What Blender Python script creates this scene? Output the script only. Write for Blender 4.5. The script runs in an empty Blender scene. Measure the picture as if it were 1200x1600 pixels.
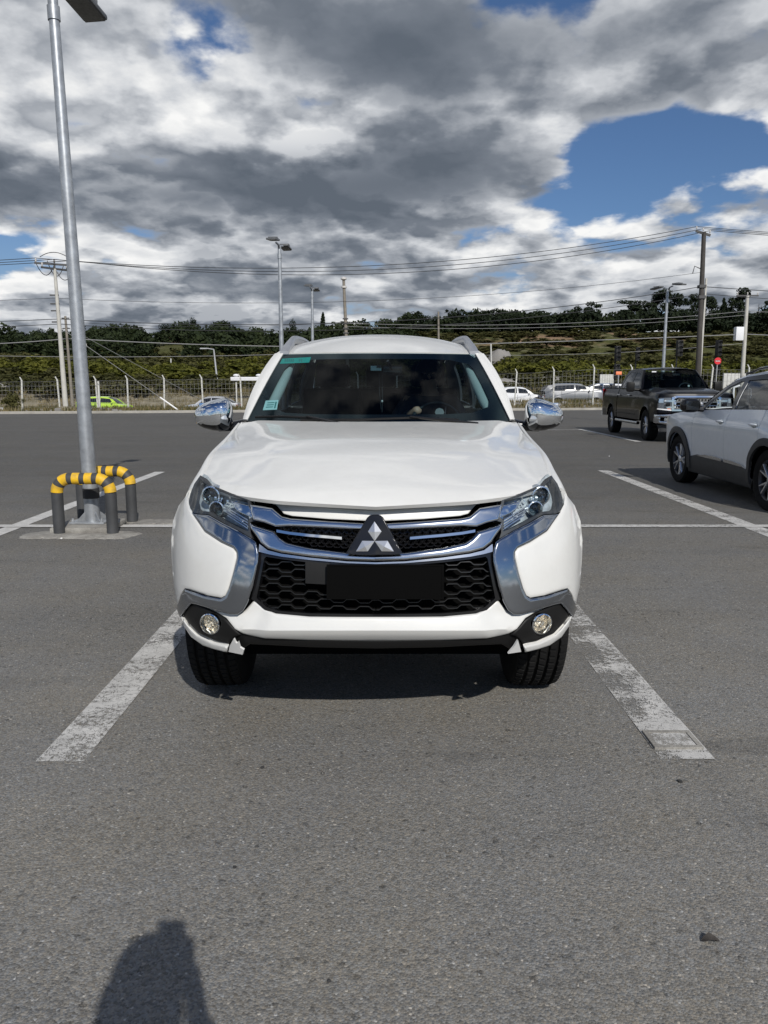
import bpy, bmesh, math, random
import numpy as np
from mathutils import Vector, Matrix
from mathutils.geometry import delaunay_2d_cdt

random.seed(7)
RNG = np.random.default_rng(11)
SC = bpy.context.scene
COL = SC.collection

# ------------------------------------------------------------------ camera
FPX = 1202.0                      # focal length in photo pixels (1200 x 1600)
CAMH = 1.39
PITCH = math.atan(195.0 / FPX)
cam_d = bpy.data.cameras.new('camera')
cam_d.sensor_fit = 'VERTICAL'
cam_d.sensor_height = 34.6
cam_d.lens = 34.6 * FPX / 1600.0
cam_d.clip_start = 0.04
cam_d.clip_end = 6000
cam = bpy.data.objects.new('camera', cam_d)
COL.objects.link(cam)
cam.location = (0, 0, CAMH)
cam.rotation_euler = (math.pi / 2 - PITCH, 0, 0)
SC.camera = cam

# ------------------------------------------------------------------ sun and sky
SUN_EL = math.radians(36.5)
SUN_AZ = math.radians(16.5)       # to the right behind the camera
TO_SUN = Vector((math.sin(SUN_AZ) * math.cos(SUN_EL), -math.cos(SUN_AZ) * math.cos(SUN_EL), math.sin(SUN_EL)))
sun_d = bpy.data.lights.new('sun', 'SUN')
sun_d.energy = 4.1
sun_d.angle = math.radians(0.5)
sun_d.color = (1.0, 0.955, 0.89)
sun = bpy.data.objects.new('sun', sun_d)
COL.objects.link(sun)
sun.location = (0, 0, 30)
sun.rotation_euler = TO_SUN.to_track_quat('Z', 'Y').to_euler()

SC.view_settings.view_transform = 'Standard'
SC.view_settings.look = 'None'
SC.view_settings.gamma = 1.0
SC.view_settings.exposure = 0.0
SC.view_settings.use_curve_mapping = False
SC.render.engine = 'CYCLES'
SC.cycles.max_bounces = 7
SC.cycles.diffuse_bounces = 3
SC.cycles.glossy_bounces = 4
SC.cycles.transmission_bounces = 4
SC.cycles.transparent_max_bounces = 12
SC.cycles.sample_clamp_direct = 3.0
SC.cycles.sample_clamp_indirect = 4.0
SC.cycles.caustics_reflective = False
SC.cycles.caustics_refractive = False


class NT:
    """small node-tree writer"""
    def __init__(self, tree):
        self.t = tree
        self.t.nodes.clear()

    def n(self, kind, **kw):
        nd = self.t.nodes.new(kind)
        for k, v in kw.items():
            if k.startswith('i_'):
                nd.inputs[k[2:].replace('_', ' ')].default_value = v
            else:
                setattr(nd, k, v)
        return nd

    def put(self, sock, v):
        if hasattr(v, 'links') or isinstance(v, bpy.types.NodeSocket):
            self.t.links.new(v, sock)
        elif v is not None:
            if isinstance(v, (tuple, list)) and len(v) == 3 and len(getattr(sock, 'default_value', (0, 0, 0))) == 4:
                v = (*v, 1)
            sock.default_value = v

    def math(self, op, a, b=None, c=None, clamp=False):
        nd = self.n('ShaderNodeMath', operation=op, use_clamp=clamp)
        self.put(nd.inputs[0], a)
        if b is not None: self.put(nd.inputs[1], b)
        if c is not None: self.put(nd.inputs[2], c)
        return nd.outputs[0]

    def vmath(self, op, a, b=None, scale=None):
        nd = self.n('ShaderNodeVectorMath', operation=op)
        self.put(nd.inputs[0], a)
        if b is not None: self.put(nd.inputs[1], b)
        if scale is not None: self.put(nd.inputs['Scale'], scale)
        return nd.outputs['Value'] if op in ('DOT_PRODUCT', 'LENGTH', 'DISTANCE') else nd.outputs[0]

    def noise(self, vec, scale, detail=4, rough=0.5, dist=0.0, dim='3D'):
        nd = self.n('ShaderNodeTexNoise')
        nd.noise_dimensions = dim
        if vec is not None: self.put(nd.inputs['Vector'], vec)
        self.put(nd.inputs['Scale'], scale)
        nd.inputs['Detail'].default_value = detail
        nd.inputs['Roughness'].default_value = rough
        nd.inputs['Distortion'].default_value = dist
        return nd.outputs[0]

    def rng(self, v, a, b, c=0.0, d=1.0, smooth=False):
        nd = self.n('ShaderNodeMapRange')
        nd.interpolation_type = 'SMOOTHSTEP' if smooth else 'LINEAR'
        self.put(nd.inputs[0], v)
        for i, x in enumerate((a, b, c, d)): self.put(nd.inputs[i + 1], x)
        return nd.outputs[0]

    def mix(self, f, a, b, blend='MIX'):
        nd = self.n('ShaderNodeMix', data_type='RGBA', blend_type=blend)
        self.put(nd.inputs[0], f)
        self.put(nd.inputs[6], a)
        self.put(nd.inputs[7], b)
        return nd.outputs[2]

    def sep(self, v):
        nd = self.n('ShaderNodeSeparateXYZ')
        self.put(nd.inputs[0], v)
        return nd.outputs

    def comb(self, x, y, z):
        nd = self.n('ShaderNodeCombineXYZ')
        for i, v in enumerate((x, y, z)): self.put(nd.inputs[i], v)
        return nd.outputs[0]


def build_world():
    w = bpy.data.worlds.new('World')
    SC.world = w
    w.use_nodes = True
    N = NT(w.node_tree)
    tc = N.n('ShaderNodeTexCoord')
    d = tc.outputs['Generated']
    x, y, z = N.sep(d)[0:3]
    sky = N.n('ShaderNodeTexSky', sky_type='NISHITA')
    sky.sun_disc = False
    sky.sun_elevation = SUN_EL
    sky.sun_rotation = math.pi - SUN_AZ
    sky.air_density = 1.0
    sky.dust_density = 0.3
    sky.ozone_density = 2.5
    zc = N.math('MAXIMUM', z, 0.0)
    inv = N.math('DIVIDE', 1.0, N.math('ADD', zc, 0.24))
    P = N.comb(N.math('MULTIPLY', x, inv), N.math('MULTIPLY', y, inv), 0.0)

    def blob(px, py, rx, ry, amp):
        """a soft patch of the cloud field about the direction seen at photo pixel px, py"""
        a = (px - 600) / FPX; b = (800 - py) / FPX
        v = Vector((a, math.cos(PITCH) + b * math.sin(PITCH), -math.sin(PITCH) + b * math.cos(PITCH))).normalized()
        u = Vector((v.y, -v.x, 0)).normalized(); t = v.cross(u).normalized()
        qa = N.math('DIVIDE', N.vmath('DOT_PRODUCT', d, tuple(u)), rx / FPX)
        qb = N.math('DIVIDE', N.vmath('DOT_PRODUCT', d, tuple(t)), ry / FPX)
        q = N.math('ADD', N.math('MULTIPLY', qa, qa), N.math('MULTIPLY', qb, qb))
        fwd = N.rng(N.vmath('DOT_PRODUCT', d, tuple(v)), 0.2, 0.5)
        g = N.math('MULTIPLY', N.math('EXPONENT', N.math('MULTIPLY', q, -1.0)), fwd)
        return N.math('MULTIPLY', g, amp)

    def field(Pv):
        wv = N.n('ShaderNodeTexNoise'); wv.noise_dimensions = '2D'
        N.put(wv.inputs['Vector'], Pv); wv.inputs['Scale'].default_value = 3.2; wv.inputs['Detail'].default_value = 5
        wv.inputs['Roughness'].default_value = 0.6
        off = N.vmath('SCALE', N.vmath('SUBTRACT', wv.outputs['Color'], (0.5, 0.5, 0.5)), scale=0.22)
        Q = N.vmath('ADD', Pv, off)
        big = N.noise(Pv, 1.15, 2, 0.5, dim='2D')
        med = N.noise(N.vmath('ADD', Pv, (7.1, 3.3, 0)), 3.4, 9, 0.60, dim='2D')
        d_ = N.math('ADD', N.math('MULTIPLY', big, 0.50), N.math('MULTIPLY', med, 0.26))
        for sc_, am in ((3.0, 0.17), (7.5, 0.10)):
            vo = N.n('ShaderNodeTexVoronoi'); vo.voronoi_dimensions = '2D'; vo.feature = 'SMOOTH_F1'
            N.put(vo.inputs['Vector'], N.vmath('ADD', Q, (2.0, 5.0 + sc_, 0))); vo.inputs['Scale'].default_value = sc_
            vo.inputs['Detail'].default_value = 1.0; vo.inputs['Roughness'].default_value = 0.5; vo.inputs['Smoothness'].default_value = 0.35
            puff = N.math('SUBTRACT', 0.62, vo.outputs['Distance'])
            d_ = N.math('ADD', d_, N.math('MULTIPLY', puff, am))
        return d_

    f0 = field(P)
    f1 = field(N.vmath('SCALE', P, scale=0.94))
    # where the photograph has its open blue and its heaviest cloud
    add = None
    for bl in ((990, 250, 95, 55, -0.20), (900, 300, 45, 38, -0.10), (1130, 240, 80, 34, -0.16), (490, 160, 75, 22, -0.11), (335, 70, 80, 48, -0.13),
               (10, 378, 36, 12, -0.12), (160, 410, 40, 10, -0.08), (640, 90, 300, 100, 0.08), (420, 270, 420, 80, 0.08), (760, 260, 110, 50, 0.08),
               (1000, 60, 240, 60, 0.06), (120, 170, 180, 60, 0.05), (1060, 150, 230, 38, 0.16), (120, 300, 160, 40, 0.12), (760, 470, 420, 40, 0.05), (1020, 420, 260, 50, 0.06), (200, 480, 260, 30, 0.04)):
        bb = blob(*bl)
        add = bb if add is None else N.math('ADD', add, bb)
    heavy = None
    for bl in ((600, 70, 230, 80, 0.52), (330, 300, 420, 32, 0.40), (660, 265, 230, 42, 0.50), (1000, 30, 260, 44, 0.20), (600, 430, 220, 28, 0.14),
               (120, 335, 300, 20, 0.12), (110, 140, 210, 90, -0.62), (340, 170, 160, 45, -0.55), (500, 215, 110, 40, -0.55), (1050, 150, 220, 36, -0.40), (740, 340, 260, 30, -0.30), (200, 425, 300, 26, -0.34),
               (930, 420, 300, 40, -0.10), (470, 360, 60, 16, -0.35), (620, 470, 300, 16, -0.12)):
        bb = blob(*bl)
        heavy = bb if heavy is None else N.math('ADD', heavy, bb)
    # behind the camera the sky is more open, as the chrome and the door mirrors show
    add = N.math('SUBTRACT', add, N.rng(y, 0.25, -0.35, 0.0, 0.115))
    add = N.math('SUBTRACT', add, N.rng(z, 0.50, 0.85, 0.0, 0.10))  # cover overhead, out of view, thinned to weaken the fill light from the sky
    dens = N.math('ADD', f0, add)
    cover = N.rng(dens, 0.262, 0.345, smooth=True)
    thick = N.rng(dens, 0.30, 0.54)
    lit = N.rng(N.math('SUBTRACT', f0, f1), -0.065, 0.08, 0.0, 1.0)
    shade = N.math('ADD', N.math('MULTIPLY', lit, 0.52), N.math('MULTIPLY', N.math('SUBTRACT', 1.0, thick), 0.46))
    hp = N.math('MAXIMUM', heavy, 0.0); hn = N.math('MAXIMUM', N.math('MULTIPLY', heavy, -1.0), 0.0)
    shade = N.math('MULTIPLY', shade, N.math('SUBTRACT', 1.0, N.math('MULTIPLY', hp, 1.25), clamp=True))
    # towards the horizon the clouds stand side by side: bright heads over flat grey feet
    shade = N.math('ADD', N.math('MULTIPLY', N.math('SUBTRACT', shade, 0.5), N.rng(z, 0.0, 0.35, 1.45, 1.15)), 0.5)
    shade = N.math('ADD', shade, N.math('MULTIPLY', hn, 0.42), clamp=True)
    ramp = N.n('ShaderNodeValToRGB')
    N.put(ramp.inputs[0], shade)
    e = ramp.color_ramp.elements
    e[0].position = 0.0; e[0].color = (0.115, 0.138, 0.172, 1)
    e[1].position = 1.0; e[1].color = (0.95, 0.95, 0.94, 1)
    for p, c in ((0.25, (0.185, 0.21, 0.25, 1)), (0.5, (0.38, 0.405, 0.445, 1)), (0.72, (0.64, 0.66, 0.69, 1))):
        k = ramp.color_ramp.elements.new(p); k.color = c
    STR = 0.1
    cloud = N.vmath('SCALE', ramp.outputs[0], scale=1.0 / STR)
    skc = N.mix(1.0, sky.outputs[0], (0.66, 0.80, 1.0, 1), 'MULTIPLY')
    skc = N.vmath('SCALE', skc, scale=0.72)
    pale = N.rng(z, 0.0, 0.20, 0.6, 0.0)
    skc = N.mix(pale, skc, (2.9, 3.6, 4.6, 1))
    col = N.mix(cover, skc, cloud)
    bg = N.n('ShaderNodeBackground')
    N.put(bg.inputs[0], col)
    bg.inputs[1].default_value = STR
    out = N.n('ShaderNodeOutputWorld')
    w.node_tree.links.new(bg.outputs[0], out.inputs[0])
    w.cycles.sampling_method = 'MANUAL'
    w.cycles.sample_map_resolution = 512


build_world()

# ------------------------------------------------------------------ object helpers
def ray(px, py):
    a = (px - 600) / FPX; b = (800 - py) / FPX
    return Vector((a, math.cos(PITCH) + b * math.sin(PITCH), -math.sin(PITCH) + b * math.cos(PITCH)))

def at(px, py, Y):
    """the point at distance Y ahead that the photograph shows at px, py"""
    r = ray(px, py)
    t = Y / r.y
    return Vector((r.x * t, Y, CAMH + r.z * t))

def ground_at(px, py, z=0.0):
    r = ray(px, py)
    t = (z - CAMH) / r.z
    return Vector((r.x * t, r.y * t, z))

def tag(o, label=None, cat=None, group=None, kind=None):
    if label: o['label'] = label
    if cat: o['category'] = cat
    if group: o['group'] = group
    if kind: o['kind'] = kind
    return o

def empty(name, loc=(0, 0, 0), rz=0.0, label=None, cat=None, group=None):
    o = bpy.data.objects.new(name, None)
    o.empty_display_size = 0.3
    o.location = loc
    o.rotation_euler = (0, 0, rz)
    COL.objects.link(o)
    return tag(o, label, cat, group)

def mesh_obj(name, verts, faces, mat, parent=None, smooth=True, angle=38, loc=None):
    me = bpy.data.meshes.new(name)
    me.from_pydata([tuple(map(float, v)) for v in verts], [], [tuple(map(int, f)) for f in faces])
    me.validate()
    if mat is not None: me.materials.append(mat)
    if smooth and len(me.polygons):
        me.polygons.foreach_set('use_smooth', [True] * len(me.polygons))
        me.set_sharp_from_angle(angle=math.radians(angle))
    me.update()
    o = bpy.data.objects.new(name, me)
    COL.objects.link(o)
    if parent is not None: o.parent = parent
    if loc is not None: o.location = loc
    return o

def share(name, src, parent=None, loc=None, rot=None, scale=None):
    """another object on the same mesh data"""
    o = bpy.data.objects.new(name, src.data)
    COL.objects.link(o)
    if parent is not None: o.parent = parent
    if loc is not None: o.location = loc
    if rot is not None: o.rotation_euler = rot
    if scale is not None: o.scale = scale
    return o

def copy_tree(o, parent=None):
    c = o.copy()
    COL.objects.link(c)
    c.parent = parent
    for ch in list(o.children): copy_tree(ch, c)
    return c


class MB:
    """collects primitives into one mesh"""
    def __init__(self): self.v = []; self.f = []
    def add(self, vs, fs):
        b = len(self.v)
        self.v += [tuple(p) for p in vs]
        self.f += [tuple(i + b for i in f) for f in fs]
        return self
    def box(self, c, s, rot=None, bev=0.0):
        x, y, z = (k / 2 for k in s)
        if bev <= 0:
            vs = [(i * x, j * y, k * z) for i in (-1, 1) for j in (-1, 1) for k in (-1, 1)]
            fs = [(0, 1, 3, 2), (4, 6, 7, 5), (0, 4, 5, 1), (2, 3, 7, 6), (0, 2, 6, 4), (1, 5, 7, 3)]
        else:
            bm = bmesh.new()
            bmesh.ops.create_cube(bm, size=1.0)
            for v in bm.verts: v.co = Vector((v.co.x * 2 * x, v.co.y * 2 * y, v.co.z * 2 * z))
            bmesh.ops.bevel(bm, geom=bm.edges[:], offset=bev, segments=2, profile=0.6, affect='EDGES')
            bm.verts.index_update()
            vs = [v.co.copy() for v in bm.verts]; fs = [[v.index for v in f.verts] for f in bm.faces]
            bm.free()
        M = Matrix.Translation(Vector(c)) @ (rot.to_4x4() if rot is not None else Matrix.Identity(4))
        return self.add([M @ Vector(p) for p in vs], fs)
    def tube(self, pts, r, n=10, cap=True):
        pts = [Vector(p) for p in pts]
        rs = r if isinstance(r, (list, tuple)) else [r] * len(pts)
        vs = []; fs = []
        ref = None
        for i, p in enumerate(pts):
            t = (pts[min(i + 1, len(pts) - 1)] - pts[max(i - 1, 0)]).normalized()
            if ref is None:
                ref = Vector((0, 0, 1)) if abs(t.z) < 0.9 else Vector((1, 0, 0))
            u = (ref - t * ref.dot(t)).normalized(); ref = u
            w = t.cross(u)
            for k in range(n):
                a = 2 * math.pi * k / n
                vs.append(p + (u * math.cos(a) + w * math.sin(a)) * rs[i])
        for i in range(len(pts) - 1):
            for k in range(n):
                fs.append((i * n + k, i * n + (k + 1) % n, (i + 1) * n + (k + 1) % n, (i + 1) * n + k))
        if cap:
            fs.append(tuple(reversed(range(n))))
            fs.append(tuple((len(pts) - 1) * n + k for k in range(n)))
        return self.add(vs, fs)
    def lathe(self, prof, n=32, axis='z', c=(0, 0, 0), close=False):
        """prof: list of (radius, height)"""
        vs = []; fs = []
        for r, h in prof:
            for k in range(n):
                a = 2 * math.pi * k / n
                p = {'z': (r * math.cos(a), r * math.sin(a), h), 'x': (h, r * math.cos(a), r * math.sin(a)),
                     'y': (r * math.sin(a), h, r * math.cos(a))}[axis]
                vs.append((p[0] + c[0], p[1] + c[1], p[2] + c[2]))
        m = len(prof)
        for i in range(m if close else m - 1):
            j = (i + 1) % m
            for k in range(n):
                fs.append((i * n + k, i * n + (k + 1) % n, j * n + (k + 1) % n, j * n + k))
        return self.add(vs, fs)
    def ell(self, c, r, n=16, m=10, power=1.0):
        vs = []; fs = []
        def sp(v): return math.copysign(abs(v) ** power, v)
        for i in range(m + 1):
            th = math.pi * i / m
            for k in range(n):
                a = 2 * math.pi * k / n
                vs.append((c[0] + r[0] * sp(math.sin(th)) * sp(math.cos(a)), c[1] + r[1] * sp(math.sin(th)) * sp(math.sin(a)), c[2] + r[2] * sp(math.cos(th))))
        for i in range(m):
            for k in range(n):
                fs.append((i * n + k, (i + 1) * n + k, (i + 1) * n + (k + 1) % n, i * n + (k + 1) % n))
        return self.add(vs, fs)
    def build(self, name, mat, parent=None, smooth=True, angle=38, loc=None, fix=True):
        o = mesh_obj(name, self.v, self.f, mat, parent, smooth, angle, loc)
        if fix:
            bm = bmesh.new(); bm.from_mesh(o.data)
            bmesh.ops.remove_doubles(bm, verts=bm.verts, dist=1e-6)
            bmesh.ops.recalc_face_normals(bm, faces=bm.faces)
            bm.to_mesh(o.data); bm.free()
            if smooth: o.data.set_sharp_from_angle(angle=math.radians(angle))
        return o


def interp(tab):
    xs = [a for a, b in tab]; ys = [b for a, b in tab]
    n = len(xs)
    if n < 3:
        return lambda v: np.interp(v, xs, ys)
    # smooth monotone-ish cubic through the table
    h = np.diff(xs); dl = np.diff(ys) / h
    m = np.zeros(n)
    m[0] = dl[0]; m[-1] = dl[-1]
    for i in range(1, n - 1):
        m[i] = 0 if dl[i - 1] * dl[i] <= 0 else 2 * dl[i - 1] * dl[i] / (dl[i - 1] + dl[i])
    xs = np.array(xs, float); ys = np.array(ys, float)
    def f(v):
        v = np.asarray(v, float)
        vc = np.clip(v, xs[0], xs[-1])
        i = np.clip(np.searchsorted(xs, vc, side='right') - 1, 0, n - 2)
        t = (vc - xs[i]) / h[i]
        return (ys[i] * (1 + 2 * t) * (1 - t) ** 2 + h[i] * m[i] * t * (1 - t) ** 2 + ys[i + 1] * t * t * (3 - 2 * t) + h[i] * m[i + 1] * t * t * (t - 1))
    return f


def inside(P, poly):
    x, y = P[:, 0], P[:, 1]
    r = np.zeros(len(P), bool)
    q = np.asarray(poly)
    for i in range(len(q)):
        x1, y1 = q[i]; x2, y2 = q[(i + 1) % len(q)]
        if y1 == y2: continue
        c = ((y1 > y) != (y2 > y)) & (x < (x2 - x1) * (y - y1) / (y2 - y1) + x1)
        r ^= c
    return r

def dist_poly(P, poly):
    q = np.asarray(poly, float); best = np.full(len(P), 1e9); 
    for i in range(len(q)):
        a = q[i]; b = q[(i + 1) % len(q)]
        ab = b - a; L = (ab ** 2).sum()
        if L < 1e-16: continue
        t = np.clip(((P - a) @ ab) / L, 0, 1)
        best = np.minimum(best, np.hypot(*(P - (a + t[:, None] * ab)).T))
    return best

def densify(poly, step):
    out = []
    n = len(poly)
    for i in range(n):
        a = np.array(poly[i], float); b = np.array(poly[(i + 1) % n], float)
        k = max(1, int(math.ceil(np.hypot(*(b - a)) / step)))
        for j in range(k): out.append(tuple(a + (b - a) * j / k))
    return out

def smooth_poly(poly, rnd=2, w=0.25):
    """corner cutting"""
    p = [np.array(q, float) for q in poly]
    for _ in range(rnd):
        o = []
        for i in range(len(p)):
            a = p[i]; b = p[(i + 1) % len(p)]
            o.append(a + (b - a) * w); o.append(b + (a - b) * w)
        p = o
    return [tuple(q) for q in p]


def panel(name, outline, mapf, mat, parent, holes=(), step=0.05, thick=0.008, r=0.0, ramp=0.0, off=0.0, out=(0, -1, 0),
          mirror=False, angle=35, bulge=None):
    """A sheet cut to an outline in a 2-D chart, laid on a curved surface by mapf(P, offset) and given thickness.
    r: width (chart units) of the rounded border, ramp: how far (m) the border falls back."""
    O = densify(outline, step)
    H = [densify(h, step) for h in holes]
    allp = list(O); edges = [(i, (i + 1) % len(O)) for i in range(len(O))]
    for h in H:
        b = len(allp); allp += h
        edges += [(b + i, b + (i + 1) % len(h)) for i in range(len(h))]
    q = np.array(O)
    x0, y0 = q.min(0); x1, y1 = q.max(0)
    gs = step
    gx, gy = np.meshgrid(np.arange(x0 + gs / 2, x1, gs), np.arange(y0 + gs / 2, y1, gs))
    G = np.c_[gx.ravel(), gy.ravel()]
    if len(G):
        ok = inside(G, O) & (dist_poly(G, O) > max(gs * 0.42, r * 1.6))
        for h in H: ok &= ~inside(G, h) & (dist_poly(G, h) > max(gs * 0.42, r * 1.6))
        G = G[ok]
    ring = []
    if r > 0:
        for L in [O] + H:
            A = np.array(L); n = len(A)
            pr = np.roll(A, 1, 0); nx = np.roll(A, -1, 0)
            t = nx - pr; t /= np.maximum(np.hypot(*t.T)[:, None], 1e-9)
            for fr in (0.25, 0.6, 1.0, 1.5):
                for sg in (1, -1):
                    c = A + sg * np.c_[-t[:, 1], t[:, 0]] * r * fr
                    okc = inside(c, O) & (dist_poly(c, O) > r * fr * 0.8)
                    for h in H: okc &= ~inside(c, h) & (dist_poly(c, h) > r * fr * 0.8)
                    ring += [tuple(k) for k in c[okc]]
    pts = [Vector((float(a), float(b))) for a, b in allp + ring + [tuple(g) for g in G]]
    vs, es, fs, *_ = delaunay_2d_cdt(pts, edges, [], 0, 1e-7)
    V2 = np.array([(v.x, v.y) for v in vs])
    F = np.array([f for f in fs if len(f) == 3])
    cen = V2[F].mean(1)
    keep = inside(cen, O)
    for h in H: keep &= ~inside(cen, h)
    F = F[keep]
    used = np.unique(F)
    remap = -np.ones(len(V2), int); remap[used] = np.arange(len(used))
    V2 = V2[used]; F = remap[F]
    o2 = np.full(len(V2), off, float)
    if r > 0 and ramp != 0:
        dd = dist_poly(V2, O)
        for h in H: dd = np.minimum(dd, dist_poly(V2, h))
        k = np.clip(1 - dd / r, 0, 1)
        o2 += ramp * (1 - np.sqrt(np.maximum(0, 1 - k * k)))
    if bulge is not None: o2 += bulge(V2)
    V = np.asarray(mapf(V2, o2), float)
    T = V[F]
    nrm = np.cross(T[:, 1] - T[:, 0], T[:, 2] - T[:, 0])
    outv = np.array(out, float)
    if (nrm @ outv).sum() < 0:
        F = F[:, ::-1]; nrm = -nrm
    vn = np.zeros_like(V)
    for k in range(3): np.add.at(vn, F[:, k], nrm)
    vn /= np.maximum(np.linalg.norm(vn, axis=1)[:, None], 1e-12)
    faces = [tuple(f) for f in F]
    verts = V
    if thick > 0:
        n = len(V)
        verts = np.vstack([V, V - vn * thick])
        faces += [(f[2] + n, f[1] + n, f[0] + n) for f in faces]
        cnt = {}
        for a, b, c in F:
            for e in ((a, b), (b, c), (c, a)): cnt[e] = 1
        for (a, b) in list(cnt):
            if (b, a) not in cnt: faces.append((b, a, a + n, b + n))
    res = []
    ob = mesh_obj(name, verts, faces, mat, parent, True, angle)
    res.append(ob)
    if mirror:
        vm = np.array(verts); vm[:, 0] *= -1
        res.append(mesh_obj(name, vm, [tuple(reversed(f)) for f in faces], mat, parent, True, angle))
    return res


def grid(name, fn, nu, nv, mat, parent, out=(0, 0, 1), thick=0.0, angle=40, mirror=False, u=(0, 1), v=(0, 1)):
    us = np.linspace(u[0], u[1], nu + 1); vs_ = np.linspace(v[0], v[1], nv + 1)
    V = np.array([fn(a, b) for a in us for b in vs_], float)
    F = []
    for i in range(nu):
        for j in range(nv):
            a = i * (nv + 1) + j
            F.append((a, a + nv + 1, a + nv + 2, a + 1))
    Fa = np.array(F)
    nrm = np.cross(V[Fa[:, 2]] - V[Fa[:, 0]], V[Fa[:, 3]] - V[Fa[:, 1]])
    if (nrm @ np.array(out, float)).sum() < 0:
        F = [tuple(reversed(f)) for f in F]; nrm = -nrm
    if thick > 0:
        Fa = np.array(F)
        vn = np.zeros_like(V)
        for k in range(4): np.add.at(vn, Fa[:, k], nrm)
        vn /= np.maximum(np.linalg.norm(vn, axis=1)[:, None], 1e-12)
        n = len(V); V = np.vstack([V, V - vn * thick])
        E = set()
        for f in F:
            for k in range(4): E.add((f[k], f[(k + 1) % 4]))
        F = F + [tuple(i + n for i in reversed(f)) for f in F]
        for a, b in E:
            if (b, a) not in E: F.append((b, a, a + n, b + n))
    res = [mesh_obj(name, V, F, mat, parent, True, angle)]
    if mirror:
        vm = V.copy(); vm[:, 0] *= -1
        res.append(mesh_obj(name, vm, [tuple(reversed(f)) for f in F], mat, parent, True, angle))
    return res


def skin_mesh(name, joints, bones, mat, parent=None, sub=2):
    """joints: {name: (x, y, z, radius)}; one continuous skinned surface"""
    keys = list(joints)
    me = bpy.data.meshes.new(name)
    me.from_pydata([joints[k][:3] for k in keys], [(keys.index(a), keys.index(b)) for a, b in bones], [])
    o = bpy.data.objects.new(name, me); COL.objects.link(o)
    m = o.modifiers.new('skin', 'SKIN')
    m.use_smooth_shade = True
    for i, k in enumerate(keys):
        sv = me.skin_vertices[0].data[i]
        rr = joints[k][3]
        sv.radius = rr if isinstance(rr, tuple) else (rr, rr)
    me.skin_vertices[0].data[0].use_root = True
    s = o.modifiers.new('sub', 'SUBSURF'); s.levels = sub; s.render_levels = sub
    dg = bpy.context.evaluated_depsgraph_get()
    new = bpy.data.meshes.new_from_object(o.evaluated_get(dg))
    bpy.data.objects.remove(o)
    new.name = name
    new.materials.clear(); new.materials.append(mat)
    new.polygons.foreach_set('use_smooth', [True] * len(new.polygons))
    ob = bpy.data.objects.new(name, new); COL.objects.link(ob)
    if parent is not None: ob.parent = parent
    return ob


# ------------------------------------------------------------------ materials
MATS = {}
def mat_new(name):
    m = bpy.data.materials.new(name); m.use_nodes = True
    MATS[name] = m
    return m, NT(m.node_tree)

def principled(N, **kw):
    p = N.n('ShaderNodeBsdfPrincipled')
    for k, v in kw.items(): N.put(p.inputs[k], v)
    o = N.n('ShaderNodeOutputMaterial')
    N.t.links.new(p.outputs[0], o.inputs[0])
    return p

def bump(N, h, strength=0.3, dist=0.01):
    b = N.n('ShaderNodeBump'); b.inputs['Strength'].default_value = strength; b.inputs['Distance'].default_value = dist
    N.put(b.inputs['Height'], h)
    return b.outputs[0]

def simple(name, col, rough=0.5, metal=0.0, spec=0.5, coat=0.0, var=0.0, vscale=8.0, bmp=0.0, bscale=60.0, emit=None, estr=0.0, dirt=0.0):
    m, N = mat_new(name)
    tc = N.n('ShaderNodeTexCoord').outputs['Object']
    c = (*col, 1)
    if var > 0:
        f = N.rng(N.noise(tc, vscale, 5, 0.6), 0.3, 0.7)
        c = N.mix(f, tuple(k * (1 - var) for k in col) + (1,), tuple(min(1, k * (1 + var)) for k in col) + (1,))
    r = rough
    if dirt > 0:
        f = N.rng(N.noise(tc, 14.0, 6, 0.65), 0.45, 0.75)
        c = N.mix(N.math('MULTIPLY', f, dirt), c, (0.16, 0.14, 0.11, 1))
        r = N.math('ADD', rough, N.math('MULTIPLY', f, 0.2))
    kw = {'Base Color': c, 'Roughness': r, 'Metallic': metal, 'Specular IOR Level': spec, 'Coat Weight': coat, 'Coat Roughness': 0.04}
    if bmp > 0: kw['Normal'] = bump(N, N.noise(tc, bscale, 4, 0.6), bmp, 0.004)
    if emit: kw['Emission Color'] = (*emit, 1); kw['Emission Strength'] = estr
    principled(N, **kw)
    return m

def glass_mat(name, tint, refl=1.0, rough=0.0, opac=0.0, body=(0.01, 0.01, 0.012), ior=1.5):
    """thin sheet glass: tinted see-through plus a mirror coat by angle"""
    m, N = mat_new(name)
    tr = N.n('ShaderNodeBsdfTransparent'); tr.inputs[0].default_value = (*tint, 1)
    gl = N.n('ShaderNodeBsdfGlossy'); gl.inputs['Roughness'].default_value = rough
    gl.inputs[0].default_value = (1, 1, 1, 1)
    fr = N.n('ShaderNodeFresnel'); fr.inputs[0].default_value = ior
    geo = N.n('ShaderNodeNewGeometry')
    mx = N.n('ShaderNodeMixShader')
    base = tr.outputs[0]
    if opac > 0:
        df = N.n('ShaderNodeBsdfDiffuse'); df.inputs[0].default_value = (*body, 1)
        m0 = N.n('ShaderNodeMixShader'); m0.inputs[0].default_value = opac
        N.t.links.new(tr.outputs[0], m0.inputs[1]); N.t.links.new(df.outputs[0], m0.inputs[2])
        base = m0.outputs[0]
    fac = N.math('MULTIPLY', fr.outputs[0], refl, clamp=True)
    fac = N.math('MULTIPLY', fac, N.math('SUBTRACT', 1.0, geo.outputs['Backfacing']))
    N.put(mx.inputs[0], fac)
    N.t.links.new(base, mx.inputs[1]); N.t.links.new(gl.outputs[0], mx.inputs[2])
    o = N.n('ShaderNodeOutputMaterial'); N.t.links.new(mx.outputs[0], o.inputs[0])
    return m
M = {}
M['white_paint'] = simple('white_paint', (0.65, 0.65, 0.625), 0.35, coat=0.7, dirt=0.05)
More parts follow.
